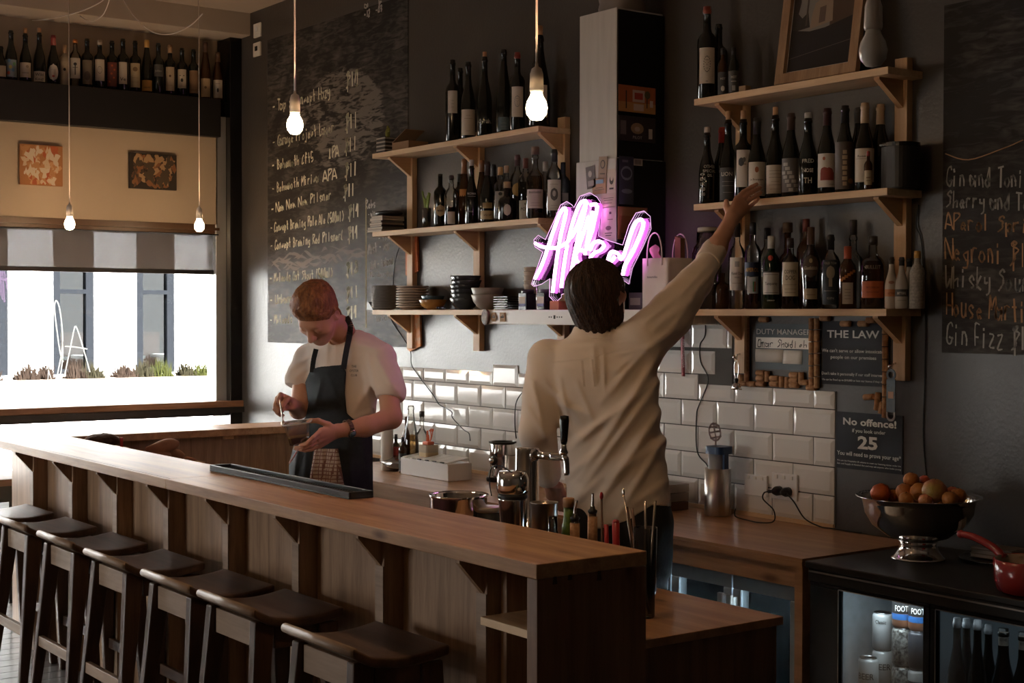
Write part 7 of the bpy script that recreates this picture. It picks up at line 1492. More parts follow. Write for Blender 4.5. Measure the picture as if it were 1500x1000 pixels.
# low white planter wall with grasses in front of the building
PX_ = -15.6; zp = P(150, 556, X=PX_)[2]
pw = thing('planter_wall', 'low white planter wall across the street with dry grasses', 'planter', (PX_, 0, 0))
obj('planter_body', MB().box(PX_-.5, PX_, -14, 9, -.02, zp), M_fac, pw); obj('soil', MB().box(PX_-.45, PX_-.05, -14, 9, zp, zp+.01), mat('soil', (.12, .09, .07), 1), pw)
gv, cols_ = {}, [mat('grass_olive', (.012, .011, .007), .9, spec=0), mat('grass_brown', (.014, .010, .008), .9, spec=0), mat('grass_green', (.016, .018, .006), .9, spec=0)]
tufts = [(22, 56, 1), (60, 76, 1), (96, 122, 1), (118, 150, 0), (168, 196, 1), (196, 222, 0), (222, 250, 2), (262, 282, 0), (282, 312, 2), (-30, 0, 1), (330, 350, 0)]
for i, (pa, pb, ci) in enumerate(tufts):
    ya, yb = P(pa, 550, X=PX_-.25)[1], P(pb, 550, X=PX_-.25)[1]; mb = MB()
    for k in range(190):
        u = rn.random(); y = ya+(yb-ya)*u; hgt = rn.uniform(.05, .17)*(.55+.9*math.sin(PI*min(max(u, .05), .95))); x = PX_-.25+rn.uniform(-.12, .12); dy, dx = rn.uniform(-.06, .06), rn.uniform(-.05, .05); w_ = .009
        mb.add([(x, y-w_, zp), (x, y+w_, zp), (x+dx, y+dy, zp+hgt)], [(0, 1, 2)])
    tag(obj('grass_tuft', mb, cols_[ci], loc=(PX_-.25, (ya+yb)/2, zp)), 'dry %s grass tuft on the white planter wall outside' % ['olive', 'brown', 'greenish'][ci], 'plant', 'grass tufts %s' % ['olive', 'brown', 'greenish'][ci])
# white marker drawing on the window pane: paint that lets the daylight through
M_mark = bpy.data.materials.new('white_marker'); M_mark.use_nodes = True; N = M_mark.node_tree.nodes; N.remove(N['Principled BSDF']); q_ = N.new('ShaderNodeBsdfTranslucent'); q_.inputs[0].default_value = (.9, .9, .88, 1); M_mark.node_tree.links.new(q_.outputs[0], N['Material Output'].inputs[0])
GX = -9.086
def gp(px, py): return P(px, py, X=GX)
mk = MB()
for s_ in ([(88, 554), (92, 520), (91, 480), (87, 450), (82, 440), (80, 452), (83, 480), (88, 515), (93, 530)], [(94, 552), (102, 515), (108, 485), (111, 478), (116, 490), (125, 520), (132, 545)], [(95, 507), (110, 508), (128, 511)], [(83, 553), (90, 520), (92, 500)], [(70, 562), (73, 500), (75, 450)], [(78, 562), (72, 545), (70, 530)]):
    mk.tube(smooth_path([gp(*q) for q in s_], 5), .0042 if s_[0][0] > 79 else .0022, 5)
o = obj('marker_drawing', mk, M_mark, bpy.data.objects['window_1'])
# ------------------------------------------------------------------ people: distance fields meshed by surface nets
CU, CN = -CD, -CF
def nrm(v): v = np.array(v, float); return v/np.linalg.norm(v)
def rc(p, a, b, r1, r2):
    a = np.array(a); ab = np.array(b)-a; t = np.clip(((p-a) @ ab)/(ab @ ab), 0, 1)
    return np.linalg.norm(p-a-t[:, None]*ab, axis=1)-(r1+(r2-r1)*t)
def chain(p, pts, rs, k=.02):
    d = None
    for i in range(len(pts)-1):
        e = rc(p, pts[i], pts[i+1], rs[i], rs[i+1]); d = e if d is None else smin(d, e, k)
    return d
def smin(a, b, k):
    h = np.clip(.5+.5*(b-a)/k, 0, 1); return b+(a-b)*h-k*h*(1-h)
def smax(a, b, k): return -smin(-a, -b, k)
def ell(p, c, axes, rad):
    q = (p-np.array(c)) @ np.array(axes).T; k0 = np.linalg.norm(q/rad, axis=1); k1 = np.linalg.norm(q/(np.array(rad)**2), axis=1)
    return k0*(k0-1)/np.maximum(k1, 1e-6)
def loft(p, tab, lat, fwd):
    """stack of ellipses: rows z, centre x, centre y, half width, half depth (z rising)"""
    t = np.array(tab); z = p[:, 2]; g = [np.interp(z, t[:, 0], t[:, i]) for i in range(1, 5)]
    dx, dy = p[:, 0]-g[0], p[:, 1]-g[1]; u = dx*lat[0]+dy*lat[1]; v = dx*fwd[0]+dy*fwd[1]
    q = (np.abs(u/g[2])**2.3+np.abs(v/g[3])**2.3)**(1/2.3); d = (q-1)*np.minimum(g[2], g[3])*.9
    return np.maximum(d, np.maximum(t[0, 0]-z, z-t[-1, 0]))
def to_px(p):
    q = p-CAM; z = q @ CF; return 750+FPX*(q @ CR)/z, 500+FPX*(q @ CD)/z, z
def poly_sd(x, y, poly):
    poly = np.array(poly, float); d = np.full(x.shape, 1e9); s = np.ones(x.shape)
    for i in range(len(poly)):
        a, b = poly[i], poly[i-1]; e = b-a; wx, wy = x-a[0], y-a[1]; t = np.clip((wx*e[0]+wy*e[1])/(e @ e), 0, 1)
        d = np.minimum(d, (wx-e[0]*t)**2+(wy-e[1]*t)**2)
        c1 = y >= a[1]; c2 = y < b[1]; c3 = e[0]*wy > e[1]*wx; fl = (c1 & c2 & c3) | (~c1 & ~c2 & ~c3); s = np.where(fl, -s, s)
    return s*np.sqrt(d)
def fold(p, lines):
    """raised creases: (x0,y0,x1,y1,height mm,width px) measured across the cloth"""
    x, y, z = to_px(p); h = np.zeros(len(p))
    for (x0, y0, x1, y1, hh, w_) in lines:
        e = np.array((x1-x0, y1-y0), float); t = np.clip(((x-x0)*e[0]+(y-y0)*e[1])/(e @ e), 0, 1)
        dd = (x-x0-e[0]*t)**2+(y-y0-e[1]*t)**2; h += 1.9*hh*.001*np.exp(-dd/(w_*w_))*(.35+.65*np.sin(PI*np.clip(t*.9+.08, 0, 1)))
    return h
def wob(p, f, s=0): return np.sin(p[:, 0]*f+s+1.7*np.sin(p[:, 2]*f*.6))*np.sin(p[:, 1]*f*.9+1.3*s)*np.sin(p[:, 2]*f*.8+2*s)
def mesh_sdf(fn, lo, hi, h):
    lo = np.array(lo, float); n = np.ceil((np.array(hi)-lo)/h).astype(int)+1; B = 16; nb = np.ceil(n/B).astype(int); n = nb*B+1
    G = np.full(n, 1.0, np.float32)
    bi = np.stack(np.meshgrid(*[np.arange(k) for k in nb], indexing='ij'), -1).reshape(-1, 3); ctr = lo+(bi*B+B/2)*h
    d = np.concatenate([fn(ctr[i:i+20000]) for i in range(0, len(ctr), 20000)]); rad = B*h*.87
    act = np.abs(d) < rad*1.7+.01
    for b, dd in zip(bi[~act], d[~act]):
        if dd < 0: s = b*B; G[s[0]:s[0]+B+1, s[1]:s[1]+B+1, s[2]:s[2]+B+1] = -1
    r_ = np.stack(np.meshgrid(*[np.arange(B+1)]*3, indexing='ij'), -1).reshape(-1, 3)
    ab = bi[act]
    for i in range(0, len(ab), 12):
        ch = ab[i:i+12]; pts = (ch[:, None, :]*B+r_[None]).reshape(-1, 3); v = fn(lo+pts*h).astype(np.float32); G[pts[:, 0], pts[:, 1], pts[:, 2]] = v
    S = G < 0; c = S[:-1, :-1, :-1].astype(np.int8)
    for o in ((1,0,0),(0,1,0),(0,0,1),(1,1,0),(1,0,1),(0,1,1),(1,1,1)): c = c+S[o[0]:n[0]-1+o[0], o[1]:n[1]-1+o[1], o[2]:n[2]-1+o[2]]
    cells = np.argwhere((c > 0) & (c < 8)); idx = np.full(np.array(n)-1, -1, np.int32); idx[cells[:, 0], cells[:, 1], cells[:, 2]] = np.arange(len(cells))
    acc = np.zeros((len(cells), 3)); cnt = np.zeros(len(cells))
    cor = [(i, j, k) for i in (0, 1) for j in (0, 1) for k in (0, 1)]
    for a in cor:
        for ax in range(3):
            if a[ax] == 0:
                b = list(a); b[ax] = 1; A = cells+a; Bc = cells+b; va, vb = G[A[:, 0], A[:, 1], A[:, 2]], G[Bc[:, 0], Bc[:, 1], Bc[:, 2]]; m = (va < 0) != (vb < 0)
                t = np.where(m, va/np.where(m, va-vb, 1), 0); q = np.tile(np.array(a, float), (len(cells), 1)); q[:, ax] += t; acc += q*m[:, None]; cnt += m
    V_ = lo+(cells+acc/cnt[:, None])*h; F_ = []
    for ax in range(3):
        u, v = (ax+1) % 3, (ax+2) % 3; s0 = [slice(0, k) for k in n]; s1 = [slice(0, k) for k in n]; s0[ax] = slice(0, n[ax]-1); s1[ax] = slice(1, n[ax])
        cr = np.argwhere(S[tuple(s0)] != S[tuple(s1)]); cr = cr[(cr[:, u] > 0) & (cr[:, v] > 0) & (cr[:, u] < n[u]-1) & (cr[:, v] < n[v]-1)]
        flip = S[cr[:, 0], cr[:, 1], cr[:, 2]]
        du = np.eye(3, dtype=int)[u]; dv = np.eye(3, dtype=int)[v]; g_ = lambda c_: idx[c_[:, 0], c_[:, 1], c_[:, 2]]
        q = np.stack([g_(cr-du-dv), g_(cr-dv), g_(cr), g_(cr-du)], 1); q = np.where(flip[:, None], q, q[:, ::-1]); F_.append(q)
    F_ = np.concatenate(F_); F_ = F_[(F_ >= 0).all(1)]
    return V_, F_
def sdf_obj(name, fn, lo, hi, h, m, parent, label=None, smooth_n=1):
    V_, F_ = mesh_sdf(fn, lo, hi, h)
    me = bpy.data.meshes.new(name); V_ = V_-_loc(parent); me.vertices.add(len(V_)); me.vertices.foreach_set('co', V_.astype(np.float32).ravel())
    me.loops.add(F_.size); me.loops.foreach_set('vertex_index', F_.astype(np.int32).ravel()); me.polygons.add(len(F_)); me.polygons.foreach_set('loop_start', np.arange(0, F_.size, 4, dtype=np.int32)); me.polygons.foreach_set('loop_total', np.full(len(F_), 4, np.int32))
    me.update(calc_edges=True); me.validate(); me.polygons.foreach_set('use_smooth', np.ones(len(me.polygons), bool)); me.materials.append(m)
    o = bpy.data.objects.new(name, me); C.objects.link(o); o.parent = parent
    if label: o['label'] = label
    return o
def near(fn, c, R):
    c = np.array(c, float)
    def g(p, *a, **k):
        e = np.linalg.norm(p-c, axis=1); m = e < R*1.7; d = e-R*.8
        if m.any(): d[m] = fn(p[m], *a, **k)
        return d
    return g
def head_sdf(p, c, right, fwd, up, s=1.0): return near(head_full, c, .17)(p, c, right, fwd, up, s)
def hand_sdf(p, wrist, knuckles, fingers, thumb, k=.010): return near(hand_full, np.mean(knuckles, 0), .13)(p, wrist, knuckles, fingers, thumb, k)
def head_full(p, c, right, fwd, up, s=1.0):
    A = np.array([right, fwd, up]); q = (p-c) @ A.T/s; I_ = np.eye(3)
    d = ell(q, (0, -.012, .022), I_, (.076, .094, .092)); d = smin(d, ell(q, (0, .020, -.035), I_, (.060, .070, .075)), .03)
    d = smin(d, ell(q, (0, .050, -.085), I_, (.032, .034, .026)), .03)                       # chin
    d = smin(d, rc(q, (-.028, .074, .022), (.028, .074, .022), .012, .012), .018)            # brow
    for s_ in (-1, 1):
        d = smax(d, -(np.linalg.norm(q-(s_*.031, .094, .004), axis=1)-.015), .012)           # eye socket
        d = smin(d, np.linalg.norm(q-(s_*.031, .074, .003), axis=1)-.0135, .003)             # lid
        d = smin(d, ell(q, (s_*.044, .052, -.022), I_, (.022, .022, .02)), .02)              # cheek
        e = ell(q, (s_*.078, -.008, -.006), np.array([nrm((1, .35*s_, 0)), nrm((-.35*s_, 1, 0)), (0, 0, 1)]), (.009, .019, .031))
        e = smax(e, -(ell(q, (s_*.088, -.006, -.002), I_, (.010, .010, .018))), .004); d = smin(d, e, .006)
    d = smin(d, rc(q, (0, .084, .012), (0, .108, -.026), .008, .0125), .010)                  # nose
    for s_ in (-1, 1): d = smin(d, np.linalg.norm(q-(s_*.011, .097, -.031), axis=1)-.0085, .006)
    d = smin(d, rc(q, (-.018, .082, -.052), (.018, .082, -.052), .0065, .0065), .006); d = smin(d, rc(q, (-.015, .081, -.062), (.015, .081, -.062), .0075, .0075), .006)
    return d*s
def hand_full(p, wrist, knuckles, fingers, thumb, k=.010):
    """knuckles: 4 points; fingers: 4 lists of further joints; thumb: list of joints from the wrist side"""
    d = None
    kc = np.mean(knuckles, 0)
    for i, kn in enumerate(knuckles):
        e = rc(p, np.array(wrist)+(np.array(kn)-kc)*.45, kn, .0150, .0118); d = e if d is None else smin(d, e, .016)
    for i, (kn, f) in enumerate(zip(knuckles, fingers)):
        r0 = (.0088, .0090, .0087, .0078)[i]; pts = [kn]+list(f); rs = [r0*1.08, r0, r0*.92, r0*.80, r0*.7][:len(pts)]; d = smin(d, chain(p, pts, rs, .003), .0025)
    th = [np.array(wrist)*.75+np.array(thumb[0])*.25]+list(thumb); return smin(d, chain(p, th, [.015, .0135, .0115, .0100, .008][:len(th)], .006), .008)
M_shirt = mat('cream_cotton_shirt', (.74, .63, .53), .85, sheen=.2, bump=.12, bump_scale=300)
M_tee = mat('off_white_tee', (.74, .64, .56), .9, sheen=.2, bump=.1, bump_scale=320)
M_denim = mat('charcoal_apron_cloth', (.020, .025, .030), .85, noise_amt=.3, noise_scale=40, bump=.15, bump_scale=200)
M_trous = mat('black_trousers', (.012, .011, .011), .8, bump=.2, bump_scale=60)
M_hair1 = mat('ginger_brown_hair', (.36, .15, .052), .55, col2=(.15, .058, .02), noise_scale=60, bump=.8, bump_scale=140, stretch=(1, 1, .4))
M_hair2 = mat('dark_brown_hair', (.070, .034, .018), .55, spec=.25, col2=(.012, .006, .004), noise_scale=60, bump=.9, bump_scale=90, stretch=(3, 3, .18))
M_shoe = mat('shoe_leather', (.02, .018, .017), .5)

# ---- man in the shirt, back to us, reaching up
D0 = 5.2
def T2(px, py, d=D0): return PD(px, py, d)
t = thing('person', 'dark haired person in a loose cream shirt, seen from behind, arm raised to a shelf', 'person', (*T2(895, 700)[:2], 0))
man = t
f2 = nrm((-.62, .785, 0)); l2 = np.array((f2[1], -f2[0], 0))     # l2 = his right
def rows2(lst): 
    out = []
    for (py, px, a, b) in lst:
        q = T2(px, py); out.append((q[2], q[0], q[1], a, b))
    return sorted(out)
torso2 = rows2([(486, 878, .07, .06), (498, 878, .13, .085), (515, 877, .185, .105), (540, 880, .195, .125), (580, 887, .188, .130), (630, 895, .178, .125), (680, 902, .180, .13), (760, 908, .185, .135), (800, 908, .17, .13)])
shR, elR, wrR = T2(940, 500, 5.15), T2(1020, 412, 5.32), T2(1072, 320, 5.51)
shL, elL, wrL = T2(804, 528, 5.25), T2(785, 632, 5.20), T2(806, 706, 5.32)
neck0, headc = T2(878, 492, 5.2), T2(878, 430, 5.19)
hf = nrm(CF*.66+CR*.62+CU*.25); hu = nrm(CU*.97-CF*.1-CR*.16); hu = nrm(hu-hf*(hu @ hf)); hr = np.cross(hf, hu)
kn2 = [T2(1097, 287, 5.60), T2(1101, 291, 5.60), T2(1104, 296, 5.60), T2(1105, 302, 5.60)]
hk = [(1080, 290), (1086, 293.5), (1091, 299), (1094, 306)]
kn2 = [PD(x, y, 5.59) for x, y in hk]
def T_(x, y, d): return PD(x, y, d)
fin2 = [[T_(1089, 281, 5.62), T_(1100, 274, 5.65), T_(1108.5, 269.5, 5.67)], [T_(1095, 285, 5.62), T_(1106, 279, 5.65), T_(1113.5, 275, 5.675)], [T_(1099, 292, 5.62), T_(1108, 286.5, 5.65), T_(1114.5, 282, 5.67)], [T_(1101, 300.5, 5.62), T_(1107, 295.5, 5.645), T_(1111.5, 290.5, 5.66)]]
th2 = [T_(1068, 314, 5.53), T_(1064.5, 304, 5.545), T_(1064, 295, 5.555)]
wl = wrL; kl = [PD(x, y, 5.36) for x, y in ((804, 726), (809, 729), (814, 730), (819, 729))]
fl_ = [[k+(.0, .02, -.022), k+(.0, .035, -.045)] for k in kl]; thl = [PD(820, 712, 5.33), PD(825, 722, 5.35), PD(826, 731, 5.37)]
hipc = T2(905, 752); hipR, hipL = hipc+l2*.09, hipc-l2*.09; hipR[2] = hipL[2] = .96
knR, knL = hipR+(0, 0, -.46), hipL+(0, 0, -.46); anR, anL = np.array((*(hipR+l2*.02)[:2], .09)), np.array((*(hipL-l2*.03)[:2], .09))
def legs(p, r=1.0):
    d = smin(chain(p, [hipR, knR, anR], [.088*r, .060*r, .042*r], .03), chain(p, [hipL, knL, anL], [.088*r, .060*r, .042*r], .03), .03); return d
def body2(p):
    d = loft(p, torso2, l2, f2)+.022
    d = smin(d, chain(p, [shR, elR, PD(1050, 362, 5.42), wrR], [.055, .046, .037, .026], .02), .04); d = smin(d, chain(p, [shL, elL, wrL], [.055, .042, .028], .02), .04)
    d = smin(d, chain(p, [neck0+(0, 0, -.02), headc-hu*.06-hf*.02], [.060, .052], .02), .03); d = smin(d, head_sdf(p, headc, hr, hf, hu, 1.03), .015)
    d = smin(d, hand_sdf(p, wrR, kn2, fin2, th2), .012); d = smin(d, hand_sdf(p, wl, kl, fl_, thl), .012)
    d = smin(d, legs(p), .04)
    for an_ in (anR, anL): d = smin(d, rc(p, an_+(0, 0, -.045), an_+f2*.13+(0, 0, -.06), .038, .028), .02)
    return d
lo = np.array([-4.75, -1.35, -.005]); hi = np.array([-3.30, -.12, 2.25])
sdf_obj('body', body2, lo, hi, .0040, M_skin, t)
FO2 = [(812, 505, 960, 497, 2, 3), (870, 512, 872, 560, 3.5, 4), (883, 512, 886, 575, 3, 3), (960, 530, 850, 700, 7, 7), (965, 560, 845, 725, 6, 6), (970, 600, 870, 745, 6, 7), (948, 510, 880, 590, 4, 5), (975, 640, 905, 755, 5, 6), (930, 520, 900, 545, 3, 4), (800, 560, 850, 615, 4, 5), (815, 590, 870, 610, 3, 5), (820, 555, 835, 630, 4, 4), (845, 560, 870, 620, 3, 4),
 (830, 660, 900, 600, 4, 6), (828, 700, 880, 655, 4, 6), (780, 560, 800, 640, 5, 5), (775, 600, 808, 650, 4, 5), (960, 480, 1005, 445, 5, 6), (985, 480, 1020, 430, 4, 5), (945, 470, 985, 440, 5, 6), (950, 510, 990, 480, 5, 6), (1000, 430, 1040, 385, 4, 4), (1015, 430, 1048, 395, 4, 4), (895, 520, 955, 508, 3, 4), (855, 640, 960, 560, 4, 6), (890, 700, 985, 640, 4, 7), (925, 740, 985, 700, 3, 6), (838, 740, 880, 700, 4, 6)]
def shirt2(p):
    d = loft(p, torso2, l2, f2)
    arm = chain(p, [shR, T2(982, 460, 5.22), elR, T2(1043, 374, 5.40)], [.088, .078, .060, .044], .02); d = smin(d, arm, .045)
    d = smin(d, chain(p, [shL, elL, T2(802, 694, 5.30)], [.078, .062, .052], .02), .03)
    d = smin(d, rc(p, T2(858, 492, 5.2), T2(898, 490, 5.2), .05, .05), .03)
    d = d-.006*wob(p, 16)-.0022*wob(p, 48, 2)-fold(p, FO2)
    x, y, z = to_px(p)
    hem = np.interp(x, [800, 822, 850, 880, 920, 955, 985, 1000], [745, 765, 775, 774, 762, 740, 742, 740]); inside = np.abs((x-905)) < 120
    cut = np.where((x > 822) & (z < 9), (y-hem)/FPX*D0, (y-720)/FPX*D0)
    d = np.maximum(d, cut)
    d = np.maximum(d, -rc(p, wrR, T2(1044, 372, 5.405), .036, .036))
    return d
sdf_obj('shirt', shirt2, lo, hi, .0055, M_shirt, t)
def cuff2(p):
    a, b = T2(1036, 384, 5.375), T2(1049, 363, 5.43); d = rc(p, a, b, .049, .046); ax_ = nrm(b-a); s_ = (p-a) @ ax_
    d = np.maximum(d, np.maximum(-s_+.0, s_-np.linalg.norm(b-a))); d = d-.003*wob(p, 70, 1); return np.maximum(d, -(rc(p, elR, wrR, .038, .036)))
sdf_obj('rolled_cuff', cuff2, T2(1040, 374, 5.4)-.12, T2(1040, 374, 5.4)+.12, .004, M_shirt, t)
def collar2(p):
    c = T2(878, 484, 5.2); q = (p-c) @ np.array([l2, f2, (0, 0, 1)]).T; r_ = np.sqrt((q[:, 0]/1.0)**2+(q[:, 1]/1.0)**2); d = np.abs(r_-.070-.25*(-q[:, 2]))-.005; return np.maximum(d, np.abs(q[:, 2]+.002-.10*(q[:, 1]*-.3))-.026)
sdf_obj('collar', collar2, T2(878, 484)-.16, T2(878, 484)+.16, .0045, M_shirt, t)
def on_sdf(fn, px, py, d0, d1, off=0):
    ts = np.linspace(d0, d1, 260); q = np.array([PD(px, py, t_) for t_ in ts]); v_ = fn(q)-off; i_ = max(1, int(np.argmax(v_ < 0))); k_ = v_[i_-1]/(v_[i_-1]-v_[i_]); return q[i_-1]*(1-k_)+q[i_]*k_
def seam(pts, w_, th_, nm, label=None):
    q = [on_sdf(shirt2, x, y, 4.8, 5.6, .0012) for x, y in pts]; mb = MB()
    for a_, b_ in zip(q, q[1:]):
        tt = nrm(b_-a_); s_ = nrm(np.cross(tt, CN)); mb.add([a_-s_*w_, a_+s_*w_, b_+s_*w_, b_-s_*w_, a_-s_*w_-CN*th_, a_+s_*w_-CN*th_, b_+s_*w_-CN*th_, b_-s_*w_-CN*th_], [(0, 1, 2, 3), (4, 7, 6, 5), (0, 3, 7, 4), (1, 5, 6, 2)])
    obj(nm, mb, M_shirt, t, label)
LP = lambda x0, y0, x1, y1, n=14, sag=0: [(x0+(x1-x0)*i/n, y0+(y1-y0)*i/n+sag*math.sin(PI*i/n)) for i in range(n+1)]
seam(LP(806, 531, 952, 497, 26, 6), .0020, .003, 'yoke_seam')
seam(LP(853, 528, 856, 566), .0045, .004, 'back_pleat'); seam(LP(868, 526, 872, 566), .0045, .004, 'back_pleat')
def trous2(p):
    d = legs(p, 1.16); d = smin(d, loft(p, [(.80, hipc[0], hipc[1], .17, .12), (1.08, hipc[0], hipc[1], .165, .125)], l2, f2), .05); d = d-.004*wob(p, 30); return np.maximum(d, .075-p[:, 2])
sdf_obj('trousers', trous2, (-4.6, -1.35, .05), (-3.5, -.5, 1.1), .009, M_trous, t)
def shoes2(p):
    d = np.minimum(rc(p, anR+(0, 0, -.045), anR+f2*.15+(0, 0, -.055), .046, .036), rc(p, anL+(0, 0, -.045), anL+f2*.15+(0, 0, -.055), .046, .036)); return np.maximum(d, .001-p[:, 2])
sdf_obj('shoes', shoes2, (-4.6, -1.35, -.01), (-3.5, -.5, .14), .007, M_shoe, t)
def hair2(p):
    q = (p-headc) @ np.array([hr, hf, hu]).T
    d = ell(q, (0, -.018, .020), np.eye(3), (.104, .112, .112))
    low = ell(q, (0, -.030, -.045), np.eye(3), (.098, .088, .120)); d = smin(d, low, .03)
    ang = np.arctan2(q[:, 0], -q[:, 1]); st = np.sin(ang*64+3*np.sin(q[:, 2]*22)+q[:, 2]*30)*.0013+np.sin(ang*23+q[:, 2]*14+2*np.sin(q[:, 2]*16))*.0018+.004*wob(q, 40); d = d-st
    end = -.128+.012*np.sin(ang*9)+.010*np.sin(ang*21)
    d = np.maximum(d, end-q[:, 2]); d = np.maximum(d, q[:, 1]-(.052+.55*(q[:, 2]-.02)*(q[:, 2] > .02)))      # face stays free
    d = np.maximum(d, -(ell(q, (.095, .02, -.035), np.eye(3), (.035, .045, .052))))      # ear shows on the right
    return np.maximum(d, -(ell(q, (0, -.010, .0), np.eye(3), (.070, .085, .085))))
sdf_obj('hair', hair2, headc-.22, headc+.22, .0038, M_hair2, t)

# ---- barista, looking down, spoon in one hand and a tub in the other
t = thing('person', 'ginger haired person in a pale t-shirt and dark apron, looking down at a plastic tub', 'person', (*PD(495, 690, 6.75)[:2], 0))
D1 = 6.72
f1 = nrm((.28, -.96, 0)); r1 = np.array((f1[1], -f1[0], 0))      # r1 = his right
def T1(px, py, d=D1): return PD(px, py, d)
def rows1(lst):
    out = []
    for (py, px, a, b) in lst: q = T1(px, py); out.append((q[2], q[0], q[1], a, b))
    return sorted(out)
torso1 = rows1([(484, 512, .06, .06), (494, 510, .11, .08), (506, 508, .165, .10), (530, 507, .188, .12), (565, 505, .182, .125), (600, 500, .172, .122), (640, 494, .165, .12), (680, 491, .172, .125), (740, 491, .175, .125), (780, 491, .16, .12)])
sR, eR, wR = T1(450, 520, 6.86), T1(437, 600, 6.76), T1(427, 592, 6.50)
sL, eL, wL = T1(565, 526, 6.60), T1(573, 612, 6.45), T1(494, 631, 6.30)
nk, hc1 = T1(508, 494, 6.72), T1(465, 460, 6.55)
hf1 = nrm(CR*-.26+CU*-.80+CN*.54); hu1 = nrm(CR*-.30+CU*.52+CN*.80); hu1 = nrm(hu1-hf1*(hu1 @ hf1)); hr1 = np.cross(hf1, hu1)
# spoon hand
kR = [PD(x, y, 6.43) for x, y in ((411, 578), (406, 584), (404, 591), (406, 598))]
fR = [[PD(407, 586, 6.385), PD(413, 594, 6.39), PD(416, 597, 6.41)], [PD(403, 593, 6.39), PD(409, 600, 6.39), PD(414, 602, 6.41)], [PD(402, 599, 6.40), PD(407, 604, 6.40), PD(412, 606, 6.42)], [PD(405, 604, 6.41), PD(410, 608, 6.41), PD(415, 608, 6.43)]]
tR = [PD(422, 584, 6.45), PD(418, 588, 6.40), PD(414, 594, 6.375)]
kL = [PD(x, y, d) for x, y, d in ((470, 630, 6.21), (467, 638, 6.20), (466, 646, 6.21), (468, 653, 6.23))]
fL = [[PD(458, 641, 6.14), PD(448, 650, 6.12), PD(440, 652, 6.13)], [PD(455, 648, 6.15), PD(444, 655, 6.14), PD(433, 655, 6.15)], [PD(455, 654, 6.18), PD(443, 658, 6.17), PD(432, 657, 6.18)], [PD(457, 658, 6.21), PD(447, 660, 6.21), PD(439, 659, 6.21)]]
tL = [PD(481, 622, 6.25), PD(466, 616, 6.22), PD(456, 616, 6.215), PD(451, 618, 6.215)]
hp = T1(491, 735); hp[2] = .93; hR1, hL1 = hp+r1*.09, hp-r1*.09; kR1, kL1 = hR1+(0, 0, -.45), hL1+(0, 0, -.45); aR1, aL1 = np.array((*(hR1+r1*.03)[:2], .09)), np.array((*(hL1-r1*.03)[:2], .09))
def legs1(p, r=1.0): return smin(chain(p, [hR1, kR1, aR1], [.085*r, .058*r, .040*r], .03), chain(p, [hL1, kL1, aL1], [.085*r, .058*r, .040*r], .03), .03)
def body1(p):
    d = loft(p, torso1, r1, f1)+.022
    d = smin(d, chain(p, [sR, eR, wR], [.052, .040, .027], .02), .04); d = smin(d, chain(p, [sL-(0, 0, .02), eL, T1(535, 625, 6.37), wL], [.046, .046, .042, .028], .02), .04)
    d = smin(d, chain(p, [nk+(0, 0, -.02), T1(498, 482, 6.66), hc1-hf1*.030-hu1*.045], [.062, .058, .056], .02), .03); d = smin(d, head_sdf(p, hc1, hr1, hf1, hu1, 1.14), .015)
    d = smin(d, hand_sdf(p, wR, kR, fR, tR), .010); d = smin(d, hand_sdf(p, wL, kL, fL, tL), .012); d = smin(d, legs1(p), .04)
    for an_ in (aR1, aL1): d = smin(d, rc(p, an_+(0, 0, -.045), an_+f1*.13+(0, 0, -.06), .038, .028), .02)
    return d
lo1 = np.minimum(np.minimum(T1(480, 560)-.5, T1(400, 560, 6.4)-.1), 9); lo1[2] = -.005; hi1 = T1(500, 560)+.5; hi1[2] = 1.95; hi1[0] = max(hi1[0], -5.25)
sdf_obj('body', body1, lo1, hi1, .0042, M_skin, t)
FO1 = [(540, 520, 552, 580, 4, 4), (552, 525, 575, 560, 4, 5), (535, 540, 545, 620, 4, 5), (560, 545, 582, 572, 3, 4), (520, 600, 545, 560, 4, 5), (515, 615, 550, 600, 3, 4), (425, 540, 455, 520, 4, 4), (432, 552, 455, 535, 3, 4), (480, 500, 478, 535, 3, 4), (492, 500, 490, 535, 2.5, 3), (520, 500, 560, 515, 3, 4)]
def tee1(p):
    d = loft(p, torso1, r1, f1)
    d = smin(d, chain(p, [T1(472, 506, 6.8), sR+(0, 0, -.01), T1(436, 556, 6.82)], [.050, .054, .062], .03), .06); d = smin(d, chain(p, [T1(538, 507, 6.66), T1(560, 524, 6.60), T1(572, 572, 6.52)], [.052, .056, .070], .03), .06)
    d = d-.005*wob(p, 17, 1)-.0018*wob(p, 52, 2)-fold(p, FO1)
    aL = nrm(T1(572, 572, 6.52)-sL); aR = nrm(T1(436, 556, 6.82)-sR)
    x, y, z = to_px(p)
    d = np.maximum(d, np.where(x > 545, ((p-T1(575, 584, 6.5)) @ nrm(aL*.8-CR*.25+CU*-.2)), -1)); d = np.maximum(d, np.where(x < 447, (p-T1(432, 566, 6.8)) @ aR, -1))
    d = np.maximum(d, -(rc(p, T1(500, 492, 6.68), T1(494, 470, 6.6), .064, .075)))
    return np.maximum(d, T1(495, 655)[2]-p[:, 2])
sdf_obj('t_shirt', tee1, lo1, hi1, .0055, M_tee, t)
skirt = rows1([(600, 500, .175, .125), (630, 494, .172, .128), (680, 488, .190, .15), (760, 486, .20, .165), (880, 486, .205, .17)])
bib = [(468, 537), (502, 534), (507, 545), (505, 575), (508, 605), (528, 622), (560, 640), (560, 1000), (400, 1000), (425, 640), (448, 610), (452, 590), (447, 560), (455, 541)]
FOA = [(470, 560, 460, 600, 3, 4), (480, 550, 500, 600, 2.5, 4), (440, 640, 430, 700, 5, 4), (450, 640, 445, 700, 4, 4), (530, 640, 540, 700, 3, 5), (510, 650, 515, 710, 3, 5)]
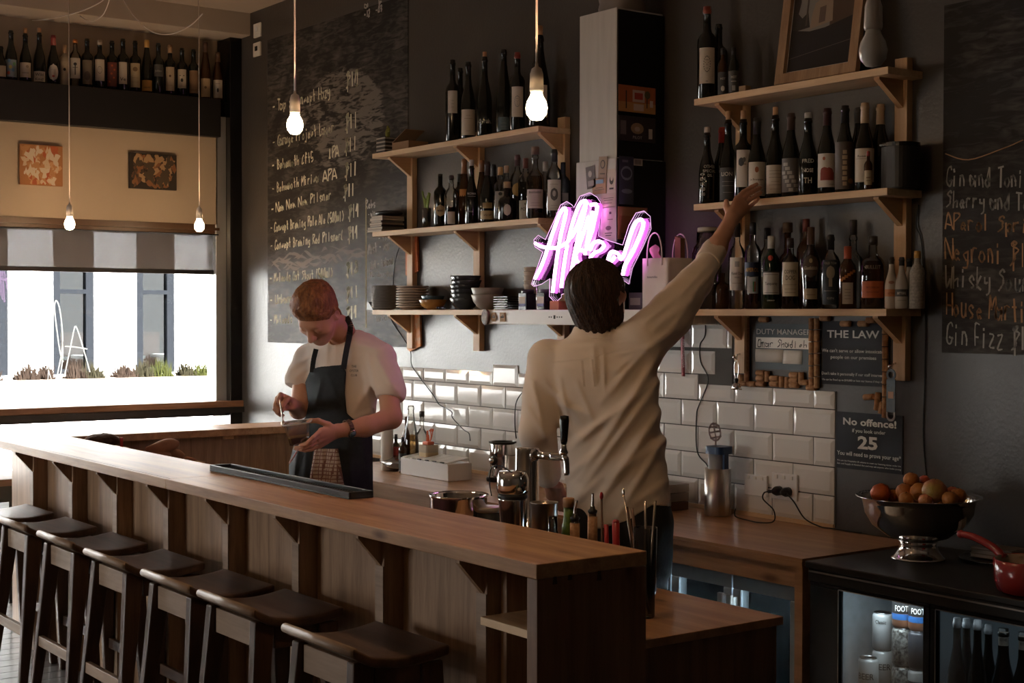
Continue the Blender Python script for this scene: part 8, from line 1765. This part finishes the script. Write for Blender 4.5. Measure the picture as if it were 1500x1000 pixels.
def apron1(p):
    dt = np.minimum(loft(p, torso1, r1, f1), loft(p, skirt, r1, f1)); dt = dt-.005*wob(p, 17, 1)*.6-fold(p, FOA)
    x, y, z = to_px(p); reg = poly_sd(x, y, bib)*z/FPX; fr_ = -((p-T1(494, 600)) @ f1)-.03
    return np.maximum(np.maximum(np.abs(dt-.011)-.0048, reg), fr_)
sdf_obj('apron', apron1, np.array((lo1[0], lo1[1], .55)), hi1, .0052, M_denim, t)
def on1(px, py, off=.020):     # point on the front of the chest
    a = PD(px, py, 6.2); b = PD(px, py, 6.9); ts = np.linspace(0, 1, 160); q = a[None]+(b-a)[None]*ts[:, None]; d = np.minimum(loft(q, torso1, r1, f1), loft(q, skirt, r1, f1) if py > 600 else 9)-off; i = np.argmax(d < 0); return q[i]
def strap(pts, w_, nm, m=M_denim):
    q = smooth_path([on1(x, y) if len(r_) == 0 else PD(x, y, r_[0]) for x, y, *r_ in pts], 5); mb = MB()
    for a, b in zip(q, q[1:]):
        tt = nrm(b-a); s_ = nrm(np.cross(tt, CN)); mb.add([a-s_*w_, a+s_*w_, b+s_*w_, b-s_*w_, a-s_*w_-CN*.004, a+s_*w_-CN*.004, b+s_*w_-CN*.004, b-s_*w_-CN*.004], [(0, 1, 2, 3), (4, 7, 6, 5), (0, 3, 7, 4), (1, 5, 6, 2)])
    obj(nm, mb, m, t)
strap([(503, 540), (507, 515), (512, 490), (513, 476, 6.58), (507, 464, 6.63)], .0125, 'neck_strap'); strap([(457, 545), (459, 528), (463, 511)], .011, 'neck_strap')
strap([(470, 648), (462, 655), (452, 660), (445, 668), (443, 672)], .004, 'apron_tie', M_black); strap([(458, 650), (456, 665), (458, 680)], .006, 'apron_tie', M_black)
def trous1(p):
    d = legs1(p, 1.18); d = smin(d, loft(p, [(.78, hp[0], hp[1], .16, .115), (1.05, hp[0], hp[1], .16, .118)], r1, f1), .05); return np.maximum(d-.004*wob(p, 30), .075-p[:, 2])
sdf_obj('trousers', trous1, (lo1[0], lo1[1], .05), (hi1[0], hi1[1], 1.08), .009, M_trous, t)
def shoes1(p):
    d = np.minimum(rc(p, aR1+(0, 0, -.045), aR1+f1*.15+(0, 0, -.055), .046, .036), rc(p, aL1+(0, 0, -.045), aL1+f1*.15+(0, 0, -.055), .046, .036)); return np.maximum(d, .001-p[:, 2])
sdf_obj('shoes', shoes1, (lo1[0], lo1[1]-.1, -.01), (hi1[0], hi1[1], .14), .007, M_shoe, t)
def hair1(p):
    q = (p-hc1) @ np.array([hr1, hf1, hu1]).T/1.14
    d = head_sdf(p, hc1, hr1, hf1, hu1, 1.14)
    line = np.minimum(.078-q[:, 1]+.30*(q[:, 2]-.05)-.004*np.sin(q[:, 0]*120), np.where(q[:, 1] > -.02, q[:, 2]-.012-.9*np.maximum(q[:, 1]-.03, 0), q[:, 2]+.045))   # distance inside the hairline
    th = np.clip(line/.030, -.35, 1); top = np.clip((q[:, 2]-.02)/.07, 0, 1); th = th*(.0055+.020*top)
    st = .0022*np.sin(q[:, 0]*260+11*np.sin(q[:, 1]*45))*np.sin(q[:, 1]*230+9*np.sin(q[:, 2]*50))+.0035*wob(q, 75)*top
    return np.maximum(d-th-st*np.clip(th/.006, 0, 1), -(d+.012))
sdf_obj('hair', hair1, hc1-.2, hc1+.2, .0036, M_hair1, t)
def stub(p):
    q = (p-hc1) @ np.array([hr1, hf1, hu1]).T; d = head_sdf(p, hc1, hr1, hf1, hu1, 1.03); return np.maximum(np.maximum(np.abs(d)-.0022, q[:, 2]-.0), np.maximum(-.05-q[:, 1], -.075-q[:, 2]) if False else np.abs(np.abs(q[:, 0])-.06)-.006)
# print on the tee
mb = MB()
for i, s_ in enumerate(('THE', 'OYSTER', 'CLUB')):
    o_ = on1(516, 538+6.5*i, .0095); nn = CN; text_on(mb, s_, o_+CR*.008, CR, CU*.98, .015, (.022, .040, .028)[i], 0, eps=.004)
obj('printed_lettering', mb, M_ink, t, label='small dark lettering on the chest')
# towel tucked in the apron
def tw(u, v):
    w_ = .115; x = (u-.5)*2*w_; base = on1(478+x/6.5*FPX*(.45+.25*v), 657+56*v, .040+.006*math.sin(9*u+2*v)+.003*math.sin(23*u)); return base
m_t = bpy.data.materials.new('checked_towel'); m_t.use_nodes = True; nt = m_t.node_tree; N = nt.nodes; L = nt.links; b = N['Principled BSDF']; b.inputs['Roughness'].default_value = .95
tc = N.new('ShaderNodeTexCoord'); sp = N.new('ShaderNodeSeparateXYZ'); L.new(tc.outputs['Object'], sp.inputs[0]); outs = []
for ch, f_ in ((0, 65), (2, 60)):
    a = N.new('ShaderNodeMath'); a.operation = 'MULTIPLY'; a.inputs[1].default_value = f_; L.new(sp.outputs[ch], a.inputs[0]); b_ = N.new('ShaderNodeMath'); b_.operation = 'FRACT'; L.new(a.outputs[0], b_.inputs[0]); c_ = N.new('ShaderNodeMath'); c_.operation = 'LESS_THAN'; c_.inputs[1].default_value = .28; L.new(b_.outputs[0], c_.inputs[0]); outs.append(c_)
mxx = N.new('ShaderNodeMath'); mxx.operation = 'MAXIMUM'; L.new(outs[0].outputs[0], mxx.inputs[0]); L.new(outs[1].outputs[0], mxx.inputs[1]); mi = N.new('ShaderNodeMixRGB'); mi.inputs[1].default_value = (.46, .37, .31, 1); mi.inputs[2].default_value = (.20, .10, .08, 1); L.new(mxx.outputs[0], mi.inputs[0]); L.new(mi.outputs[0], b.inputs['Base Color'])
tb = MB(); tb.slab(tw, 20, 10, CN*-.003)
tag(obj('tea_towel', tb, m_t, loc=on1(478, 690)), 'red and cream checked tea towel tucked into the dark apron', 'towel')
# tub, its contents and the spoon
tc_ = PD(438, 634, 6.19); ux, uz = nrm(CR*.98+CU*.12-CN*0), nrm(CU*.98-CR*.12+CN*.12); uy = nrm(np.cross(uz, ux))
th_ = thing('plastic_tub', 'clear plastic tub of yellow sauce held by the person in the apron', 'tub', tc_)
def tubring(k, z): return [tc_+ux*(.5*k[0]*a)+uy*(.5*k[1]*b)+uz*z for a, b in ((-1, -.8), (-.8, -1), (.8, -1), (1, -.8), (1, .8), (.8, 1), (-.8, 1), (-1, .8))]
def tubmesh(rings, cap0=True, cap1=False):
    mb = MB(); n = 8; fs = [(i*n+k, i*n+(k+1) % n, (i+1)*n+(k+1) % n, (i+1)*n+k) for i in range(len(rings)-1) for k in range(n)]
    if cap0: fs.append(tuple(range(n-1, -1, -1)))
    if cap1: fs.append(tuple((len(rings)-1)*n+k for k in range(n)))
    return mb.add([v for r_ in rings for v in r_], fs)
obj('tub_wall', tubmesh([tubring((.082, .066), -.045), tubring((.106, .084), .040), tubring((.116, .094), .041), tubring((.116, .094), .047), tubring((.104, .082), .047), tubring((.080, .064), -.043)], True, True), clear('tub_plastic', (.88, .88, .86), .9, .08, .5), th_)
obj('sauce', tubmesh([tubring((.078, .062), -.042), tubring((.088, .070), -.014)], True, True), mat('yellow_sauce', (.42, .30, .06), .4), th_)
obj('rim', MB().tube(tubring((.116, .094), .046)+tubring((.116, .094), .046)[:1], .003, 6), mat('milky_rim', (.75, .72, .68), .3, trans=.5), th_)
ts = thing('teaspoon', 'steel teaspoon held down into the plastic tub', 'spoon', PD(414, 600, 6.37))
sa, sb_ = PD(410, 586, 6.36), PD(415, 618, 6.22)
obj('handle', MB().tube([sa, sa*.4+sb_*.6, sb_], .0032, 8), M_tool, ts); obj('spoon_bowl', MB().ball(sb_+CD*.008, .010, .010, .016), M_tool, ts)
# watch
wc = wL*.80+eL*.20; wa = nrm(eL-wL); u1 = nrm(np.cross(wa, CU)); u2 = np.cross(wa, u1)
tw_ = thing('wrist_watch', 'steel link watch with a pale blue face worn by the person in the apron', 'watch', wc)
lk = MB()
for k in range(22):
    a = 2*PI*k/22; c_ = wc+(u1*math.cos(a)+u2*math.sin(a))*.0365; lk.obox(c_, wa, nrm(u1*-math.sin(a)+u2*math.cos(a)), nrm(u1*math.cos(a)+u2*math.sin(a)), .020, .0095, .004)
obj('bracelet', lk, mat('watch_steel', (.50, .36, .28), .25, 1), tw_)
dr = nrm(CN*.8-CU*.6); dr = nrm(dr-wa*(dr @ wa)); obj('case', MB().lathe(wc+dr*.032, [(.019, 0), (.020, .003), (.020, .008), (.017, .010)], 24, axis=dr), mat('watch_steel', (.50, .36, .28), .25, 1), tw_); obj('dial', MB().lathe(wc+dr*.0422, [(.016, 0), (.016, .0008)], 24, axis=dr), mat('watch_blue', (.16, .30, .40), .2), tw_)
a, b = PD(440, 652, 6.14), PD(424, 678, 6.2)
tag(obj('twine', MB().tube(smooth_path([a, a*.5+b*.5+(0, 0, -.003), b], 6), .003, 6), mat('red_white_twine', (.60, .52, .48), .8, col2=(.40, .06, .05), noise_scale=130), loc=b), 'red and white string hanging below the plastic tub', 'string')
